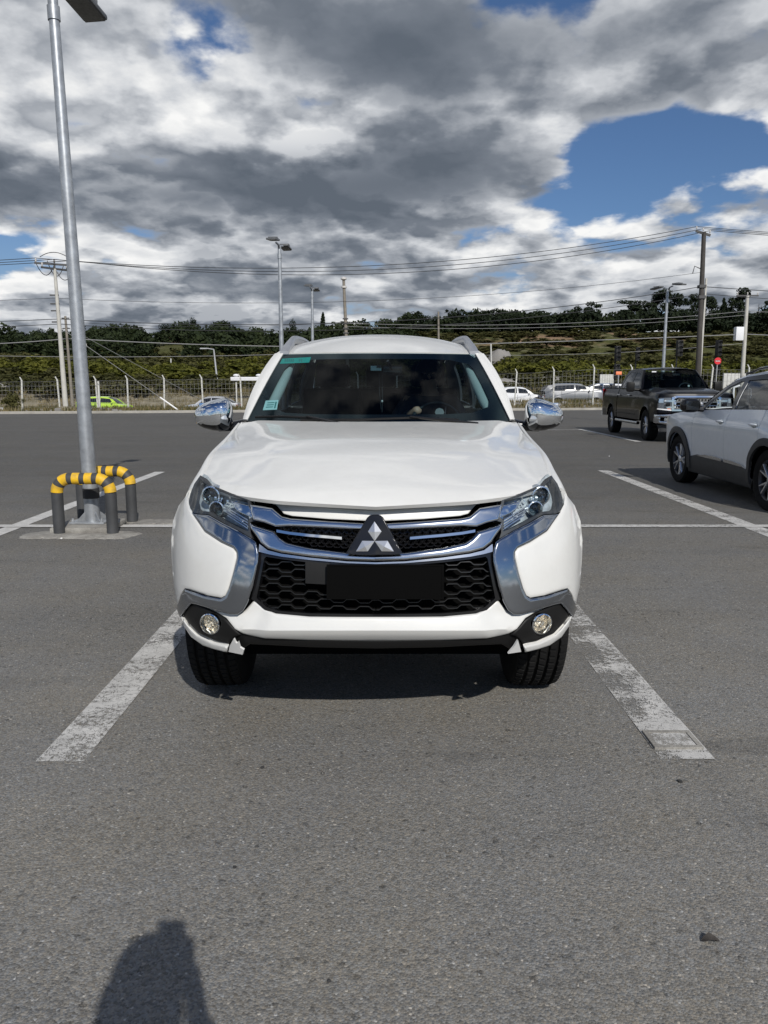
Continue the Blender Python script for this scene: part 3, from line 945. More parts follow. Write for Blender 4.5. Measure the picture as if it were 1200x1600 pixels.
def build_car(sp):
    """local axes: nose at y = 0 looking towards -y, tail at y = L, wheels on z = 0"""
    root = empty(sp['name'], sp['loc'], sp.get('rz', 0.0), sp['label'], sp['cat'], sp.get('group'))
    P = sp['paint']; det = sp.get('detail', True)
    L = sp['L']; HW = sp['HW']
    Wy = interp(sp['W']); Sz = interp(sp.get('S', S_STD)); belt = interp(sp['belt']); roofz = interp(sp['roof'])
    z0 = sp['z0']
    R = sp['wheel'][0]; AR = sp.get('arch', R + 0.055)
    st = sp.get('step', 0.10)
    th = 0.012 if det else 0.02
    def sidemap(s):
        def f(V, o):
            y = V[:, 0]; z = V[:, 1]
            zz = z
            x = Wy(y) * Sz(zz) - o
            if 'crease' in sp:
                for zc_, amp, w in sp['crease']: x = x + amp * np.exp(-((z - zc_) / w) ** 2)
            for ya in sp['axles']:
                d = np.hypot(y - ya, z - R)
                x = x + sp.get('flare', 0.018) * np.exp(-((d - AR) / 0.07) ** 2)
            return np.c_[s * x, y, z]
        return f
    def low(y):
        v = z0
        for ya in sp['axles']:
            d = abs(y - ya)
            if d < AR: v = max(v, R + math.sqrt(AR * AR - d * d))
        return v
    def side_poly(a, b, topf=belt, zlow=None, sl=(0, 0)):
        n = max(2, int((b - a) / 0.05))
        ys = list(np.linspace(a, b, n + 1))
        for ya in sp['axles']:
            for e in (ya - AR, ya + AR):
                for q in (e - 1e-3, e + 1e-3):
                    if a < q < b: ys.append(q)
        ys = sorted(ys)
        top = [(y, float(topf(y))) for y in np.linspace(a, b, n + 1)]
        lo = [(y, max(low(y), zlow or 0)) for y in ys]
        top[0] = (a + sl[0], float(topf(a + sl[0]))) if sl[0] else top[0]
        top[-1] = (b + sl[1], float(topf(b + sl[1]))) if sl[1] else top[-1]
        return lo + top[::-1]
    for nm, a, b in sp['side_parts']:
        g = 0.003 if det else 0.0
        panel(nm, side_poly(a + g, b - g), sidemap(1), P, root, step=st, thick=th, out=(1, 0, 0), mirror=True, angle=50)
    # cladding over the sills and arches
    for nm, poly, mt in sp.get('side_trim', []):
        panel(nm, poly, lambda V, o, nm=nm: sidemap(1)(V, o - (0.024 if nm == 'chrome_strip' else 0.012)), mt, root, step=0.03, thick=0.02 if nm == 'sill_trim' else 0.014, out=(1, 0, 0), mirror=True, r=0.02 if nm == 'sill_trim' else 0.0, ramp=0.008)
    if sp.get('arch_trim'):
        for ya in sp['axles']:
            w = sp['arch_trim'][1]
            a0 = -0.25; a1 = math.pi + 0.25
            oo = [(ya + math.cos(t) * (AR + w), R + math.sin(t) * (AR + w)) for t in np.linspace(a0, a1, 22)]
            ii = [(ya + math.cos(t) * (AR - 0.012), R + math.sin(t) * (AR - 0.012)) for t in np.linspace(a1, a0, 22)]
            poly = [(y, max(z, z0)) for y, z in oo + ii]
            panel('wheel_arch_trim', poly, lambda V, o: sidemap(1)(V, o - 0.022), sp['arch_trim'][0], root, step=0.06, thick=0.03, out=(1, 0, 0), mirror=True)
    # dark lining behind the arches and under the floor
    for ya in sp['axles']:
        lin = MB()
        w = HW - sp.get('liner_in', 0.05)
        n = 16
        vs = []; fs = []
        for k in range(n + 1):
            t = math.pi * k / n
            for x in (w, w - 0.42):
                vs.append((x, ya + math.cos(t) * (AR + 0.01), R + math.sin(t) * (AR + 0.01)))
        for k in range(n): fs.append((2 * k, 2 * k + 1, 2 * k + 3, 2 * k + 2))
        fs.append(tuple(2 * k + 1 for k in range(n + 1)))
        lin.add(vs, fs)
        lin.build('wheel_arch_liner', M['matte_black'], root)
        MB().add([(-x, y, z) for x, y, z in vs], fs).build('wheel_arch_liner', M['matte_black'], root)
    ub = MB().box((0, L / 2, z0 + 0.10), (2 * HW - 0.62, L - 0.5, 0.22)).box((0, L / 2, z0 + 0.2), (2 * HW - 0.14, sp['axles'][1] - sp['axles'][0] - 2 * AR - 0.02, 0.2))
    ub.box((0, (sp['axles'][0] + sp['axles'][1]) / 2, z0 + 0.2), (2 * HW - 0.2, 1.5, 0.2))
    for ya in sp['axles']: ub.tube([(-HW + 0.2, ya, R), (HW - 0.2, ya, R)], 0.05, 8)
    ub.build('underbody', M['matte_black'], root)
    # bonnet, from nose edge to the scuttle
    hd = sp.get('bonnet')
    if hd:
        yf, yc, crown, nosez = hd['y0'], hd['y1'], hd.get('crown', 0.05), hd.get('nose', 0.0)
        def fb(a, t):
            y = yf + (yc - yf) * t
            yy = y + hd.get('bow', 0.12) * (a * a) * (1 - t) + hd.get('bow1', 0.1) * a * a * t
            ze = float(belt(yy)); xe = float(Wy(yy) * Sz(ze)) - 0.004
            drop = hd.get('lip', 0.04) * max(0, 1 - t / 0.12) ** 2
            z = ze + crown * (1 - abs(a) ** 2.6) * min(1, t * 3 + 0.3) - drop * (1 - a * a * 0.3)
            if 'dome' in hd: z += hd['dome'] * math.exp(-((abs(a) - 0.62) / 0.12) ** 2) * min(1, t * 4)
            return (a * xe, yy, z)
        grid('bonnet', fb, 28 if det else 10, 16 if det else 6, P, root, thick=th, u=(-1, 1))
    # nose and tail skins in (x, z)
    def facemap(prof, y_base, sgn):
        pl = interp(prof['plan']); vv = interp(prof['vert'])
        def f(V, o):
            x = V[:, 0]; z = V[:, 1]
            ax = np.abs(x) / np.maximum(Sz(z), 0.3)
            return np.c_[x, y_base + sgn * (pl(ax) + vv(z)) + sgn * o, z]
        return f
    nose = facemap(sp['nose'], 0.0, 1)
    tail = facemap(sp['tail'], L, -1)
    for nm, poly, mt, kw in sp.get('nose_panels', []):
        k = dict(step=0.08 if not det else 0.05, thick=0.02, out=(0, -1, 0)); k.update(kw)
        if isinstance(mt, str): mt = M[mt]
        panel(nm, poly, nose, mt or P, root, **k)
    for nm, poly, mt, kw in sp.get('tail_panels', []):
        k = dict(step=0.08 if not det else 0.05, thick=0.02, out=(0, 1, 0)); k.update(kw)
        if isinstance(mt, str): mt = M[mt]
        panel(nm, poly, tail, mt or P, root, **k)
    # cabin
    xr = interp(sp['xr'])          # half width at the roof edge along y
    bg = belt
    def cab(V, o):
        y = V[:, 0]; z = V[:, 1]
        zb = bg(y); zt = np.maximum(roofz(y), zb + 0.05) if not sp.get('zfull') else np.full(len(y), sp['zfull'])
        t = np.clip((z - zb) / np.maximum(zt - zb, 0.05), 0, 1.15)
        xb = Wy(y) * Sz(zb) - 0.006
        x = xb + (xr(y) - xb) * (t ** sp.get('lean', 1.25)) - o
        return np.c_[x, y, z]
    holes = sp.get('windows', [])
    gm = sp.get('glass', M['tint_glass'])
    for c in sp['cabin']:
        panel('cabin_side', c, cab, P, root, holes=[w['poly'] for w in holes], step=st, thick=0.02, out=(1, 0, 0), mirror=True, angle=45)
    for w in holes:
        if w.get('open'): 
            continue
        ws = panel('side_window', w['poly'], lambda V, o: cab(V, o + 0.006), w.get('mat', gm), root, step=0.14, thick=0.0, out=(1, 0, 0), mirror=True)
    for c, mt in sp.get('pillar_trim', []):
        panel('window_surround', c, lambda V, o: cab(V, o - 0.006), mt, root, step=0.08, thick=0.008, out=(1, 0, 0), mirror=True, holes=[w['poly'] for w in holes])
    # roof skin
    y0, y1 = sp['roof_y']
    def rf(a, t):
        y = y0 + (y1 - y0) * t
        y = y + (1 - a * a) * (-0.05 * (1 - t) + 0.04 * t)
        ze = float(roofz(y)); xe = float(xr(y))
        aa = max(-1, min(1, a))
        cr = sp.get('roof_crown', 0.055)
        if callable(cr): cr = float(cr(y))
        return (xe * a, y, ze + cr * (1 - abs(aa) ** 2.4) - 0.002)
    grid('roof', rf, 18 if det else 8, 18 if det else 8, sp.get('roof_mat', P), root, thick=0.012, u=(-1, 1))
    # windscreen and rear window
    scr = None
    for key, sgn in (('screen', -1), ('rear_screen', 1)):
        if key not in sp: continue
        q = sp[key]
        def fw(a, t, q=q, sgn=sgn):
            yb, zb, xb = q['bot']; yt, zt, xt = q['top']
            y = yb + (yt - yb) * t - sgn * (1 - sgn * 0) * 0
            b0, b1 = q.get('bow', (0.12, 0.08))
            y = y + (-1 if sgn > 0 else 1) * (b0 + (b1 - b0) * t) * (a * a)
            z = zb + (zt - zb) * t + q.get('belly', 0.03) * math.sin(math.pi * t)
            return (a * (xb + (xt - xb) * t), y, z)
        if sgn < 0: scr = fw
        grid('windscreen' if sgn < 0 else 'rear_window', fw, 14, 8, q.get('mat', gm), root, out=(0, sgn, 0.5), u=(-1, 1))
        # body-coloured frame joining glass and cabin side
        def fp(u, t, q=q, sgn=sgn):
            a = Vector(fw(1, t, q))
            yy = a.y + (0.035 if sgn < 0 else -0.035)
            yy = min(max(yy, sp['roof_y'][0] - 2), L)
            b = Vector(cab(np.array([[yy, a.z]]), np.array([0.0]))[0])
            return a.lerp(b, u) + Vector((0, sgn * 0.012 * math.sin(math.pi * u), 0.006))
        grid('screen_pillar', fp, 3, 10, q.get('pillar', P), root, out=(1, sgn, 0.3), thick=0.01, mirror=True)
    put_wheels(root, sp)
    return root, dict(side=sidemap, nose=nose, tail=tail, cab=cab, belt=belt, Wy=Wy, Sz=Sz, roofz=roofz, scr=scr)


def seats(root, rows, mt=None, zs=0.62, w=0.50):
    mt = mt or M['seat_fabric']
    for y, xs in rows:
        for x in xs:
            b = MB()
            b.box((x, y, zs), (w, 0.5, 0.16), bev=0.05)
            b.box((x, y + 0.30, zs + 0.36), (w * 0.92, 0.13, 0.62), Matrix.Rotation(-0.25, 3, 'X'), bev=0.05)
            s = b.build('seat', mt, root)
            MB().box((x, y + 0.42, zs + 0.76), (0.26, 0.09, 0.18), bev=0.04).build('headrest', mt, s)

def steering_wheel(root, c, tilt=0.45, r=0.19):
    m = MB()
    pts = [(r * math.cos(t), 0, r * math.sin(t)) for t in np.linspace(0, 2 * math.pi, 33)]
    m.tube(pts, 0.015, 8, cap=False)
    m.tube([(-r, 0, 0), (r, 0, 0)], 0.013, 6)
    m.tube([(0, 0, 0), (0, 0, -r)], 0.015, 6)
    m.ell((0, 0, 0), (0.07, 0.03, 0.06), 12, 8)
    m.tube([(0, 0, 0), (0, -0.25, 0)], 0.03, 8)
    o = m.build('steering_wheel', M['wheel_rim'], root)
    o.location = c; o.rotation_euler = (-tilt, 0, 0)
    return o
# ------------------------------------------------------------------ ground
def sstep(a, b, v):
    t = np.clip((np.asarray(v, float) - a) / (b - a), 0, 1)
    return t * t * (3 - 2 * t)

def edgeY(X): return 45.0 + 0.22 * np.clip(X, -60, 60)
def roadz(X): return -0.75 + 0.72 * sstep(-8, 9, X)
_far = interp([(64, 0.25), (68, 0.9), (100, 2.6), (150, 5.9), (178, 10.0), (205, 14.5), (230, 16.5), (350, 22), (600, 25), (1500, 22)])
def HT(X, s):
    """height of the land at X; s is the distance ahead measured from the car-park edge line (s = 45)"""
    X = np.asarray(X, float); s = np.asarray(s, float)
    R = sstep(-6, 8, X); rz = roadz(X) - 0.03
    crest = 0.02 + 0.38 * R
    z = np.where(s < 46, 0.05 + 0.05 * (s - 45), 0)
    z = np.where((s >= 46) & (s < 50), 0.10 + (crest - 0.10) * (s - 46) / 4, z)
    z = np.where((s >= 50) & (s < 53), crest, z)
    z = np.where((s >= 53) & (s < 55), crest + (rz - crest) * (s - 53) / 2, z)
    z = np.where((s >= 55) & (s < 63), rz, z)
    z = np.where((s >= 63) & (s < 66), rz + (_far(66.0) - rz) * (s - 63) / 3, z)
    z = np.where(s >= 66, _far(s) * (1 - 0.24 * sstep(12, -25, X) * sstep(150, 240, s)), z)
    k = sstep(66, 90, s)
    z = z + k * (0.35 * np.sin(X * 0.11 + s * 0.07) + 0.25 * np.sin(X * 0.23 - s * 0.19 + 2)) + sstep(160, 300, s) * (1.2 * np.sin(X * 0.021 + 1.0) + 0.8 * np.sin(X * 0.045 + s * 0.02))
    z = z + np.where((s > 46) & (s < 54), 0.03 * np.sin(X * 1.7) * np.sin(s * 2.1), 0)
    return z
def sY(X, s):
    """distance ahead for the chart value s"""
    f = 1 - sstep(50, 54, s)
    return s + 0.22 * np.clip(X, -60, 60) * f
def land(X, Y):
    """height at a world place"""
    s = Y
    for _ in range(8): s = s - (float(sY(X, s)) - Y)
    return float(HT(X, s))

base = mesh_obj('surrounding_ground', [(-3000, -3000, -1.1), (3000, -3000, -1.1), (3000, 3000, -1.1), (-3000, 3000, -1.1)], [(0, 1, 2, 3)], M['terrain'])
tag(base, kind='structure')
# asphalt sheet up to the slanting far edge
xs = np.linspace(-130, 130, 25)
vs = []; fs = []
for x in xs: vs += [(x, -55, 0), (x, float(edgeY(x)), 0)]
for i in range(24): fs.append((2 * i, 2 * i + 2, 2 * i + 3, 2 * i + 1))
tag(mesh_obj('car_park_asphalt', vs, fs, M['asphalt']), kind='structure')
# kerb along the far edge
mb = MB()
vs = []; fs = []
for x in xs:
    y = float(edgeY(x))
    for dy, z in ((0.0, -0.05), (0.0, 0.11), (0.02, 0.13), (0.20, 0.13), (0.20, 0.0)): vs.append((x, y + dy, z))
for i in range(24):
    for k in range(4): fs.append((i * 5 + k, i * 5 + k + 1, (i + 1) * 5 + k + 1, (i + 1) * 5 + k))
tag(mb.add(vs, fs).build('kerb', M['kerb']), kind='structure')
# land beyond the edge
srow = list(np.arange(45, 70, 0.5)) + list(np.arange(70, 150, 3)) + list(np.arange(150, 360, 6)) + list(np.arange(370, 1500, 60))
NX = 260
vs = []
for s in srow:
    wid = 135 + max(0, s - 45) * 1.5
    X = np.linspace(-wid, wid, NX + 1)
    Z = HT(X, s); Y = sY(X, s)
    if s == 45: Y = Y + 0.19
    vs += list(zip(X, Y, Z))
fs = []
for i in range(len(srow) - 1):
    for j in range(NX):
        a = i * (NX + 1) + j
        fs.append((a, a + 1, a + NX + 2, a + NX + 1))
tag(mesh_obj('terrain', vs, fs, M['terrain'], angle=180), kind='structure')
# road behind the verge
X = np.linspace(-135, 135, 111); vs = []; fs = []
for x in X: vs += [(x, 55.3, float(roadz(x))), (x, 62.7, float(roadz(x)))]
for i in range(110): fs.append((2 * i, 2 * i + 2, 2 * i + 3, 2 * i + 1))
tag(mesh_obj('road', vs, fs, M['road'], angle=180), kind='structure')

# ------------------------------------------------------------------ painted bays
def line(x0, y0, x1, y1, w, mat, label, z=0.004, group='painted parking bay lines'):
    d = Vector((x1 - x0, y1 - y0)); L = d.length; d.normalize(); n = Vector((-d.y, d.x)) * (w / 2)
    k = max(1, int(L / 0.5)); vs = []; fs = []
    rg = random.Random(int(x0 * 100 + y0 * 10))
    for i in range(k + 1):
        p = Vector((x0, y0)) + d * (L * i / k)
        j1 = rg.uniform(-0.004, 0.004); j2 = rg.uniform(-0.004, 0.004)
        vs += [(p.x + n.x * (1 + j1 * 8), p.y + n.y * (1 + j1 * 8), z), (p.x - n.x * (1 + j2 * 8), p.y - n.y * (1 + j2 * 8), z)]
    for i in range(k): fs.append((2 * i, 2 * i + 1, 2 * i + 3, 2 * i + 2))
    o = mesh_obj('bay_line', vs, fs, mat, smooth=False)
    return tag(o, label, 'line', group)
line(-1.216, 2.70, -1.216, 7.55, 0.183, M['line_left'], 'worn white bay line running under the left front wheel of the white SUV')
line(1.148, 2.72, 1.148, 7.55, 0.205, M['line_worn'], 'badly worn white bay line right of the white SUV, ending at a square cover')
line(-3.72, 2.7, -3.72, 12.72, 0.17, M['line_good'], 'long white bay line passing left of the striped hoop guards')
line(3.70, 2.7, 3.70, 12.95, 0.19, M['line_left'], 'cracked white bay line beside the shadow of the silver crossover')
line(-1.216, 7.75, -1.216, 12.7, 0.17, M['line_good'], 'white bay line hidden behind the left side of the white SUV')
line(1.148, 7.75, 1.148, 12.7, 0.17, M['line_good'], 'white bay line hidden behind the right side of the white SUV')
line(6.15, 2.7, 6.15, 12.9, 0.17, M['line_good'], 'white bay line on the far side of the silver crossover')
line(-12.0, 7.65, -2.35, 7.65, 0.14, M['line_good'], 'thin white cross line through the foot of the lamp post', 0.008)
line(-2.35, 7.65, 1.0, 7.65, 0.14, M['line_good'], 'thin white cross line joining the hoop guards to the white SUV', 0.008)
line(1.0, 7.65, 9.0, 7.65, 0.14, M['line_left'], 'thin white cross line to the right of the white SUV', 0.008)
line(6.58, 19.9, 6.58, 26.0, 0.16, M['line_good'], 'white bay line along the shaded side of the black pickup')
line(5.1, 25.4, 6.5, 25.4, 0.16, M['line_faded'], 'faint white stub line behind the black pickup', 0.008)
line(9.1, 19.9, 9.1, 26.0, 0.16, M['line_good'], 'white bay line on the right side of the black pickup')
line(1.9, 19.2, 3.1, 19.2, 0.10, M['line_faded'], 'faint short scrape of white paint on the open aisle', 0.006)

# square cover set in the end of the right line
c = ground_at(1056, 1160)
cv = empty('access_cover', (c.x - 0.012, c.y + 0.008, 0), 0.0, 'small square concrete access cover at the end of the worn right bay line', 'cover')
vs = []
def ringplate(mb, w, h, t, z0, z1):
    mb.box((0, h / 2 - t / 2, (z0 + z1) / 2), (w, t, z1 - z0)).box((0, -h / 2 + t / 2, (z0 + z1) / 2), (w, t, z1 - z0))
    mb.box((w / 2 - t / 2, 0, (z0 + z1) / 2), (t, h - 2 * t, z1 - z0)).box((-w / 2 + t / 2, 0, (z0 + z1) / 2), (t, h - 2 * t, z1 - z0))
mb = MB(); ringplate(mb, 0.19, 0.15, 0.018, 0.001, 0.013); mb.build('cover_frame', M['concrete'], cv)
mb = MB().box((0, 0, 0.005), (0.154, 0.114, 0.008)); mb.build('cover_plate', M['mortar'], cv)
mesh_obj('worn_paint', [(-0.075, -0.055, 0.0105), (0.075, -0.055, 0.0105), (0.075, 0.055, 0.0105), (-0.075, 0.055, 0.0105)], [(0, 1, 2, 3)], M['line_cover'], cv)
rg = random.Random(4)

# concrete patch at the foot of the lamp post
rg = random.Random(8)
def rough_patch(name, pts, z, mat, label, cat):
    P2 = smooth_poly(densify(pts, 0.08), 1)
    P2 = [(x + rg.uniform(-0.02, 0.02), y + rg.uniform(-0.025, 0.025)) for x, y in P2]
    n = len(P2)
    cx = sum(p[0] for p in P2) / n; cy = sum(p[1] for p in P2) / n
    vs = [(x, y, 0.0005) for x, y in P2] + [(cx + (x - cx) * 0.93, cy + (y - cy) * 0.93, z + rg.uniform(-0.002, 0.002)) for x, y in P2] + [(cx, cy, z)]
    fs = [(i, (i + 1) % n, n + (i + 1) % n, n + i) for i in range(n)] + [(n + i, n + (i + 1) % n, 2 * n) for i in range(n)]
    return tag(mesh_obj(name, vs, fs, mat, angle=30), label, cat)
rough_patch('concrete_patch', [(-3.42, 7.02), (-2.42, 6.98), (-2.30, 7.25), (-2.62, 7.40), (-2.66, 7.75), (-3.10, 7.8), (-3.16, 7.42), (-3.45, 7.25)], 0.011, M['concrete'], 'rough concrete patch around the foot of the galvanised lamp post', 'concrete patch')
rough_patch('concrete_patch', [(-2.62, 7.72), (-2.05, 7.78), (-2.0, 8.02), (-2.55, 8.05)], 0.012, M['mortar'], 'small rough mortar patch at the right leg of the rear hoop guard', 'concrete patch')
pl = MB().box((-2.93, 7.53, 0.03), (0.56, 0.56, 0.06), bev=0.02).build('plinth', M['concrete'])
tag(pl, 'low broken concrete plinth under the lamp post base plate', 'plinth')

# ------------------------------------------------------------------ loose bits on the asphalt
def pebble(px, py, r, mat, label, seed, cat='stone', group=None, flat=0.6):
    g = ground_at(px, py); rr = random.Random(seed)
    bm = bmesh.new(); bmesh.ops.create_icosphere(bm, subdivisions=1, radius=r)
    for v in bm.verts: v.co *= rr.uniform(0.7, 1.2); v.co.z *= flat; v.co.z += r * flat * 0.7
    me = bpy.data.meshes.new('pebble'); bm.to_mesh(me); bm.free(); me.materials.append(mat)
    o = bpy.data.objects.new('pebble', me); COL.objects.link(o); o.location = (g.x, g.y, 0.0)
    return tag(o, label, cat, group)
pebble(410, 1200, 0.009, M['dark_stone'], 'dark stone on the bare asphalt below the left wheel shadow', 1)
pebble(1062, 1222, 0.010, M['dark_stone'], 'dark flat stone on the asphalt just below the square cover', 2)
pebble(514, 1534, 0.006, M['dark_stone'], 'small black stone right of the photographer shadow', 3)
pebble(367, 1356, 0.007, M['dark_stone'], 'dark stone above the phone end of the photographer shadow', 4)
pebble(952, 713, 0.012, M['sign_white'], 'tiny white stone on the aisle to the right of the white SUV', 5)
pebble(96, 842, 0.012, M['sign_white'], 'white stone chip just in front of the left hoop guard leg', 6)
lf = MB(); g = ground_at(1110, 1473)
rg = random.Random(2)
n = 7; vs = []
for i in range(n):
    for j in range(4):
        u = i / (n - 1); v = j / 3 - 0.5
        w = 0.014 * math.sin(math.pi * (0.12 + 0.8 * u))
        vs.append(((u - 0.5) * 0.045, v * 2 * w, 0.003 + 0.012 * abs(v) * 2 * math.sin(u * 3) + rg.uniform(0, 0.004)))
fs = [(i * 4 + j, i * 4 + j + 1, (i + 1) * 4 + j + 1, (i + 1) * 4 + j) for i in range(n - 1) for j in range(3)]
o = mesh_obj('dead_leaf', vs, fs, M['dry_leaf'], loc=(g.x, g.y, 0)); tag(o, 'curled dark dead leaf on the asphalt at the lower right', 'leaf')
# ------------------------------------------------------------------ the white SUV
SX, SY = -0.03, 2.66
S_SUV = [(0.2, 0.90), (0.35, 0.955), (0.5, 0.985), (0.6, 1.0), (0.75, 1.0), (0.82, 0.985), (0.887, 0.955), (0.95, 0.93), (1.0, 0.905), (1.1, 0.885), (1.2, 0.883), (1.3, 0.86)]
SUVSZ0 = interp(S_SUV)
def smooth_interp(tab, w, n=801):
    # the table blurred over w so that mirror-like trim has no kinks
    f = interp(tab); lo, hi = tab[0][0], tab[-1][0]
    xs = np.linspace(lo - 3 * w, hi + 3 * w, n); d = xs[1] - xs[0]
    ex = np.where(xs < lo, f(lo) + (xs - lo) * (f(lo + 1e-3) - f(lo)) / 1e-3, np.where(xs > hi, f(hi) + (xs - hi) * (f(hi) - f(hi - 1e-3)) / 1e-3, f(xs)))
    k = np.exp(-0.5 * (np.arange(-int(3 * w / d), int(3 * w / d) + 1) * d / w) ** 2); k /= k.sum()
    ys = np.convolve(ex, k, 'same')
    g = lambda v: np.interp(v, xs, ys)
    return g
plan_s = smooth_interp([(0, 0), (0.15, 0.003), (0.3, 0.015), (0.45, 0.04), (0.55, 0.07), (0.65, 0.13), (0.72, 0.19), (0.78, 0.27), (0.82, 0.35), (0.85, 0.44), (0.87, 0.55), (0.9, 0.8)], 0.018)
vert_s = smooth_interp([(0.25, 0.12), (0.35, 0.06), (0.42, 0.03), (0.5, 0.0), (0.6, 0.012), (0.68, 0.022), (0.75, 0.035), (0.8, 0.05), (0.86, 0.072), (0.92, 0.092), (1.0, 0.13), (1.1, 0.22)], 0.02)

SUVSZ = smooth_interp([(0.2, 0.90), (0.35, 0.955), (0.5, 0.985), (0.6, 1.0), (0.8, 1.0), (0.887, 0.985), (0.95, 0.965), (1.0, 0.955), (1.1, 0.95), (1.3, 0.94)], 0.02)
def suv_F(x, z):
    ax = np.abs(x) / np.maximum(SUVSZ(z), 0.3)
    return plan_s(ax) + vert_s(z)

def suv_front(V, o):
    """photo pixel on the nose -> local point on the nose surface (o: how far behind the surface)"""
    px = V[:, 0]; py = V[:, 1]
    a = (px - 600) / FPX; b = (800 - py) / FPX
    dx = a; dy = math.cos(PITCH) + b * math.sin(PITCH); dz = -math.sin(PITCH) + b * math.cos(PITCH)
    ys = np.linspace(-0.05, 0.47, 161)
    t = (ys[None, :] + SY) / dy[:, None]
    X = dx[:, None] * t - SX; Z = CAMH + dz[:, None] * t
    G = ys[None, :] - suv_F(X, Z)
    pos = G >= 0
    has = pos.any(1)
    i = np.where(has, np.argmax(pos, 1), 160)
    i = np.clip(i, 1, 160)
    r = np.arange(len(px))
    g0 = G[r, i - 1]; g1 = G[r, i]
    fr = np.where(has, np.clip(-g0 / np.where(np.abs(g1 - g0) < 1e-9, 1, g1 - g0), 0, 1), 1.0)
    y = ys[i - 1] + (ys[i] - ys[i - 1]) * fr + o
    t = (y + SY) / dy
    # scale lateral position so that recessed pieces keep their world place, not their screen place
    t0 = (y - o + SY) / dy
    return np.c_[dx * t0 - SX, y, CAMH + dz * t0]

MX = 587.3
def full(half):
    """mirror a half outline traced on the photo's left side (from centre to centre)"""
    return list(half) + [(2 * MX - x, y) for x, y in reversed(half)]

suv = dict(
    name='suv', loc=(SX, SY, 0), rz=0.0, cat='suv',
    label='white SUV with chrome grille and mirrors parked head-on in the bay at the front',
    paint=M['white_paint'], L=4.785, HW=0.90, step=0.07,
    W=[(0.3, 0.80), (0.42, 0.830), (0.5, 0.842), (0.64, 0.856), (0.86, 0.872), (1.6, 0.892), (3.3, 0.897), (4.3, 0.88), (4.785, 0.82)], flare=0.006, liner_in=0.10, S=S_SUV,
    belt=[(0.40, 0.925), (0.6, 0.975), (0.9, 1.045), (1.4, 1.105), (1.75, 1.15), (2.5, 1.165), (4.2, 1.20), (4.785, 1.20)],
    roof=[(2.2, 1.58), (2.34, 1.60), (2.6, 1.65), (3.0, 1.69), (3.6, 1.705), (4.2, 1.69), (4.62, 1.64)], zfull=1.70, lean=2.1,
    z0=0.36, axles=(0.90, 3.70), wheel=(0.388, 0.228, 0.235), arch=0.44, track=0.835, spokes=6, rimstyle='twin', tread=True,
    side_parts=[('front_wing', 0.462, 1.52), ('front_door', 1.52, 2.72), ('rear_door', 2.72, 3.55), ('rear_quarter', 3.55, 4.74)],
    nose=dict(plan=[(0, 0), (0.9, 0.8)], vert=[(0.3, 0.0), (1.1, 0.1)]),
    tail=dict(plan=[(0, 0), (0.5, 0.03), (0.7, 0.10), (0.8, 0.20), (0.88, 0.42)], vert=[(0.3, 0.06), (0.5, 0.0), (1.2, 0.03), (1.6, 0.12)]),
    tail_panels=[('tailgate', [(-0.72, 0.62), (0.72, 0.62), (0.76, 1.2), (-0.76, 1.2)], None, {}),
                 ('rear_bumper', [(-0.86, 0.34), (0.86, 0.34), (0.86, 0.61), (-0.86, 0.61)], None, {}),
                 ('tail_lamp', [(0.64, 0.65), (0.80, 0.7), (0.80, 1.16), (0.70, 1.16)], 'red_lens', dict(mirror=True, off=-0.012))],
    xr=[(2.2, 0.612), (2.6, 0.60), (3.6, 0.60), (4.7, 0.585)], roof_y=(2.36, 4.62), roof_crown=interp([(2.2, 0.004), (2.5, 0.035), (3.0, 0.075), (3.6, 0.085), (4.62, 0.06)]),
    cabin=[[(1.74, 1.11), (1.80, 1.203), (2.10, 1.405), (2.375, 1.60), (2.6, 1.65), (3.0, 1.69), (3.6, 1.705), (4.2, 1.69), (4.6, 1.645), (4.72, 1.17), (4.2, 1.16), (3.3, 1.14), (2.5, 1.12)]],
    windows=[dict(poly=[(2.02, 1.20), (2.30, 1.40), (2.56, 1.565), (2.84, 1.60), (2.86, 1.20)]), dict(poly=[(2.96, 1.20), (2.95, 1.605), (3.62, 1.615), (3.76, 1.22)]),
             dict(poly=[(3.92, 1.24), (3.84, 1.61), (4.36, 1.58), (4.50, 1.27)])],
    screen=dict(bot=(1.44, 1.203, 0.749), top=(2.19, 1.598, 0.611), bow=(0.32, 0.15), belly=0.012, mat=M['windscreen_glass']),
    rear_screen=dict(bot=(4.74, 1.21, 0.66), top=(4.58, 1.66, 0.575), bow=(0.06, 0.05)),
)
suv_root, sv = build_car(suv)
P_ = suv_root
WP = M['white_paint']

def front(name, poly, mat, **kw):
    k = dict(step=6.0, thick=0.012, out=(0, -1, 0)); k.update(kw)
    return panel(name, poly, suv_front, mat, P_, **k)

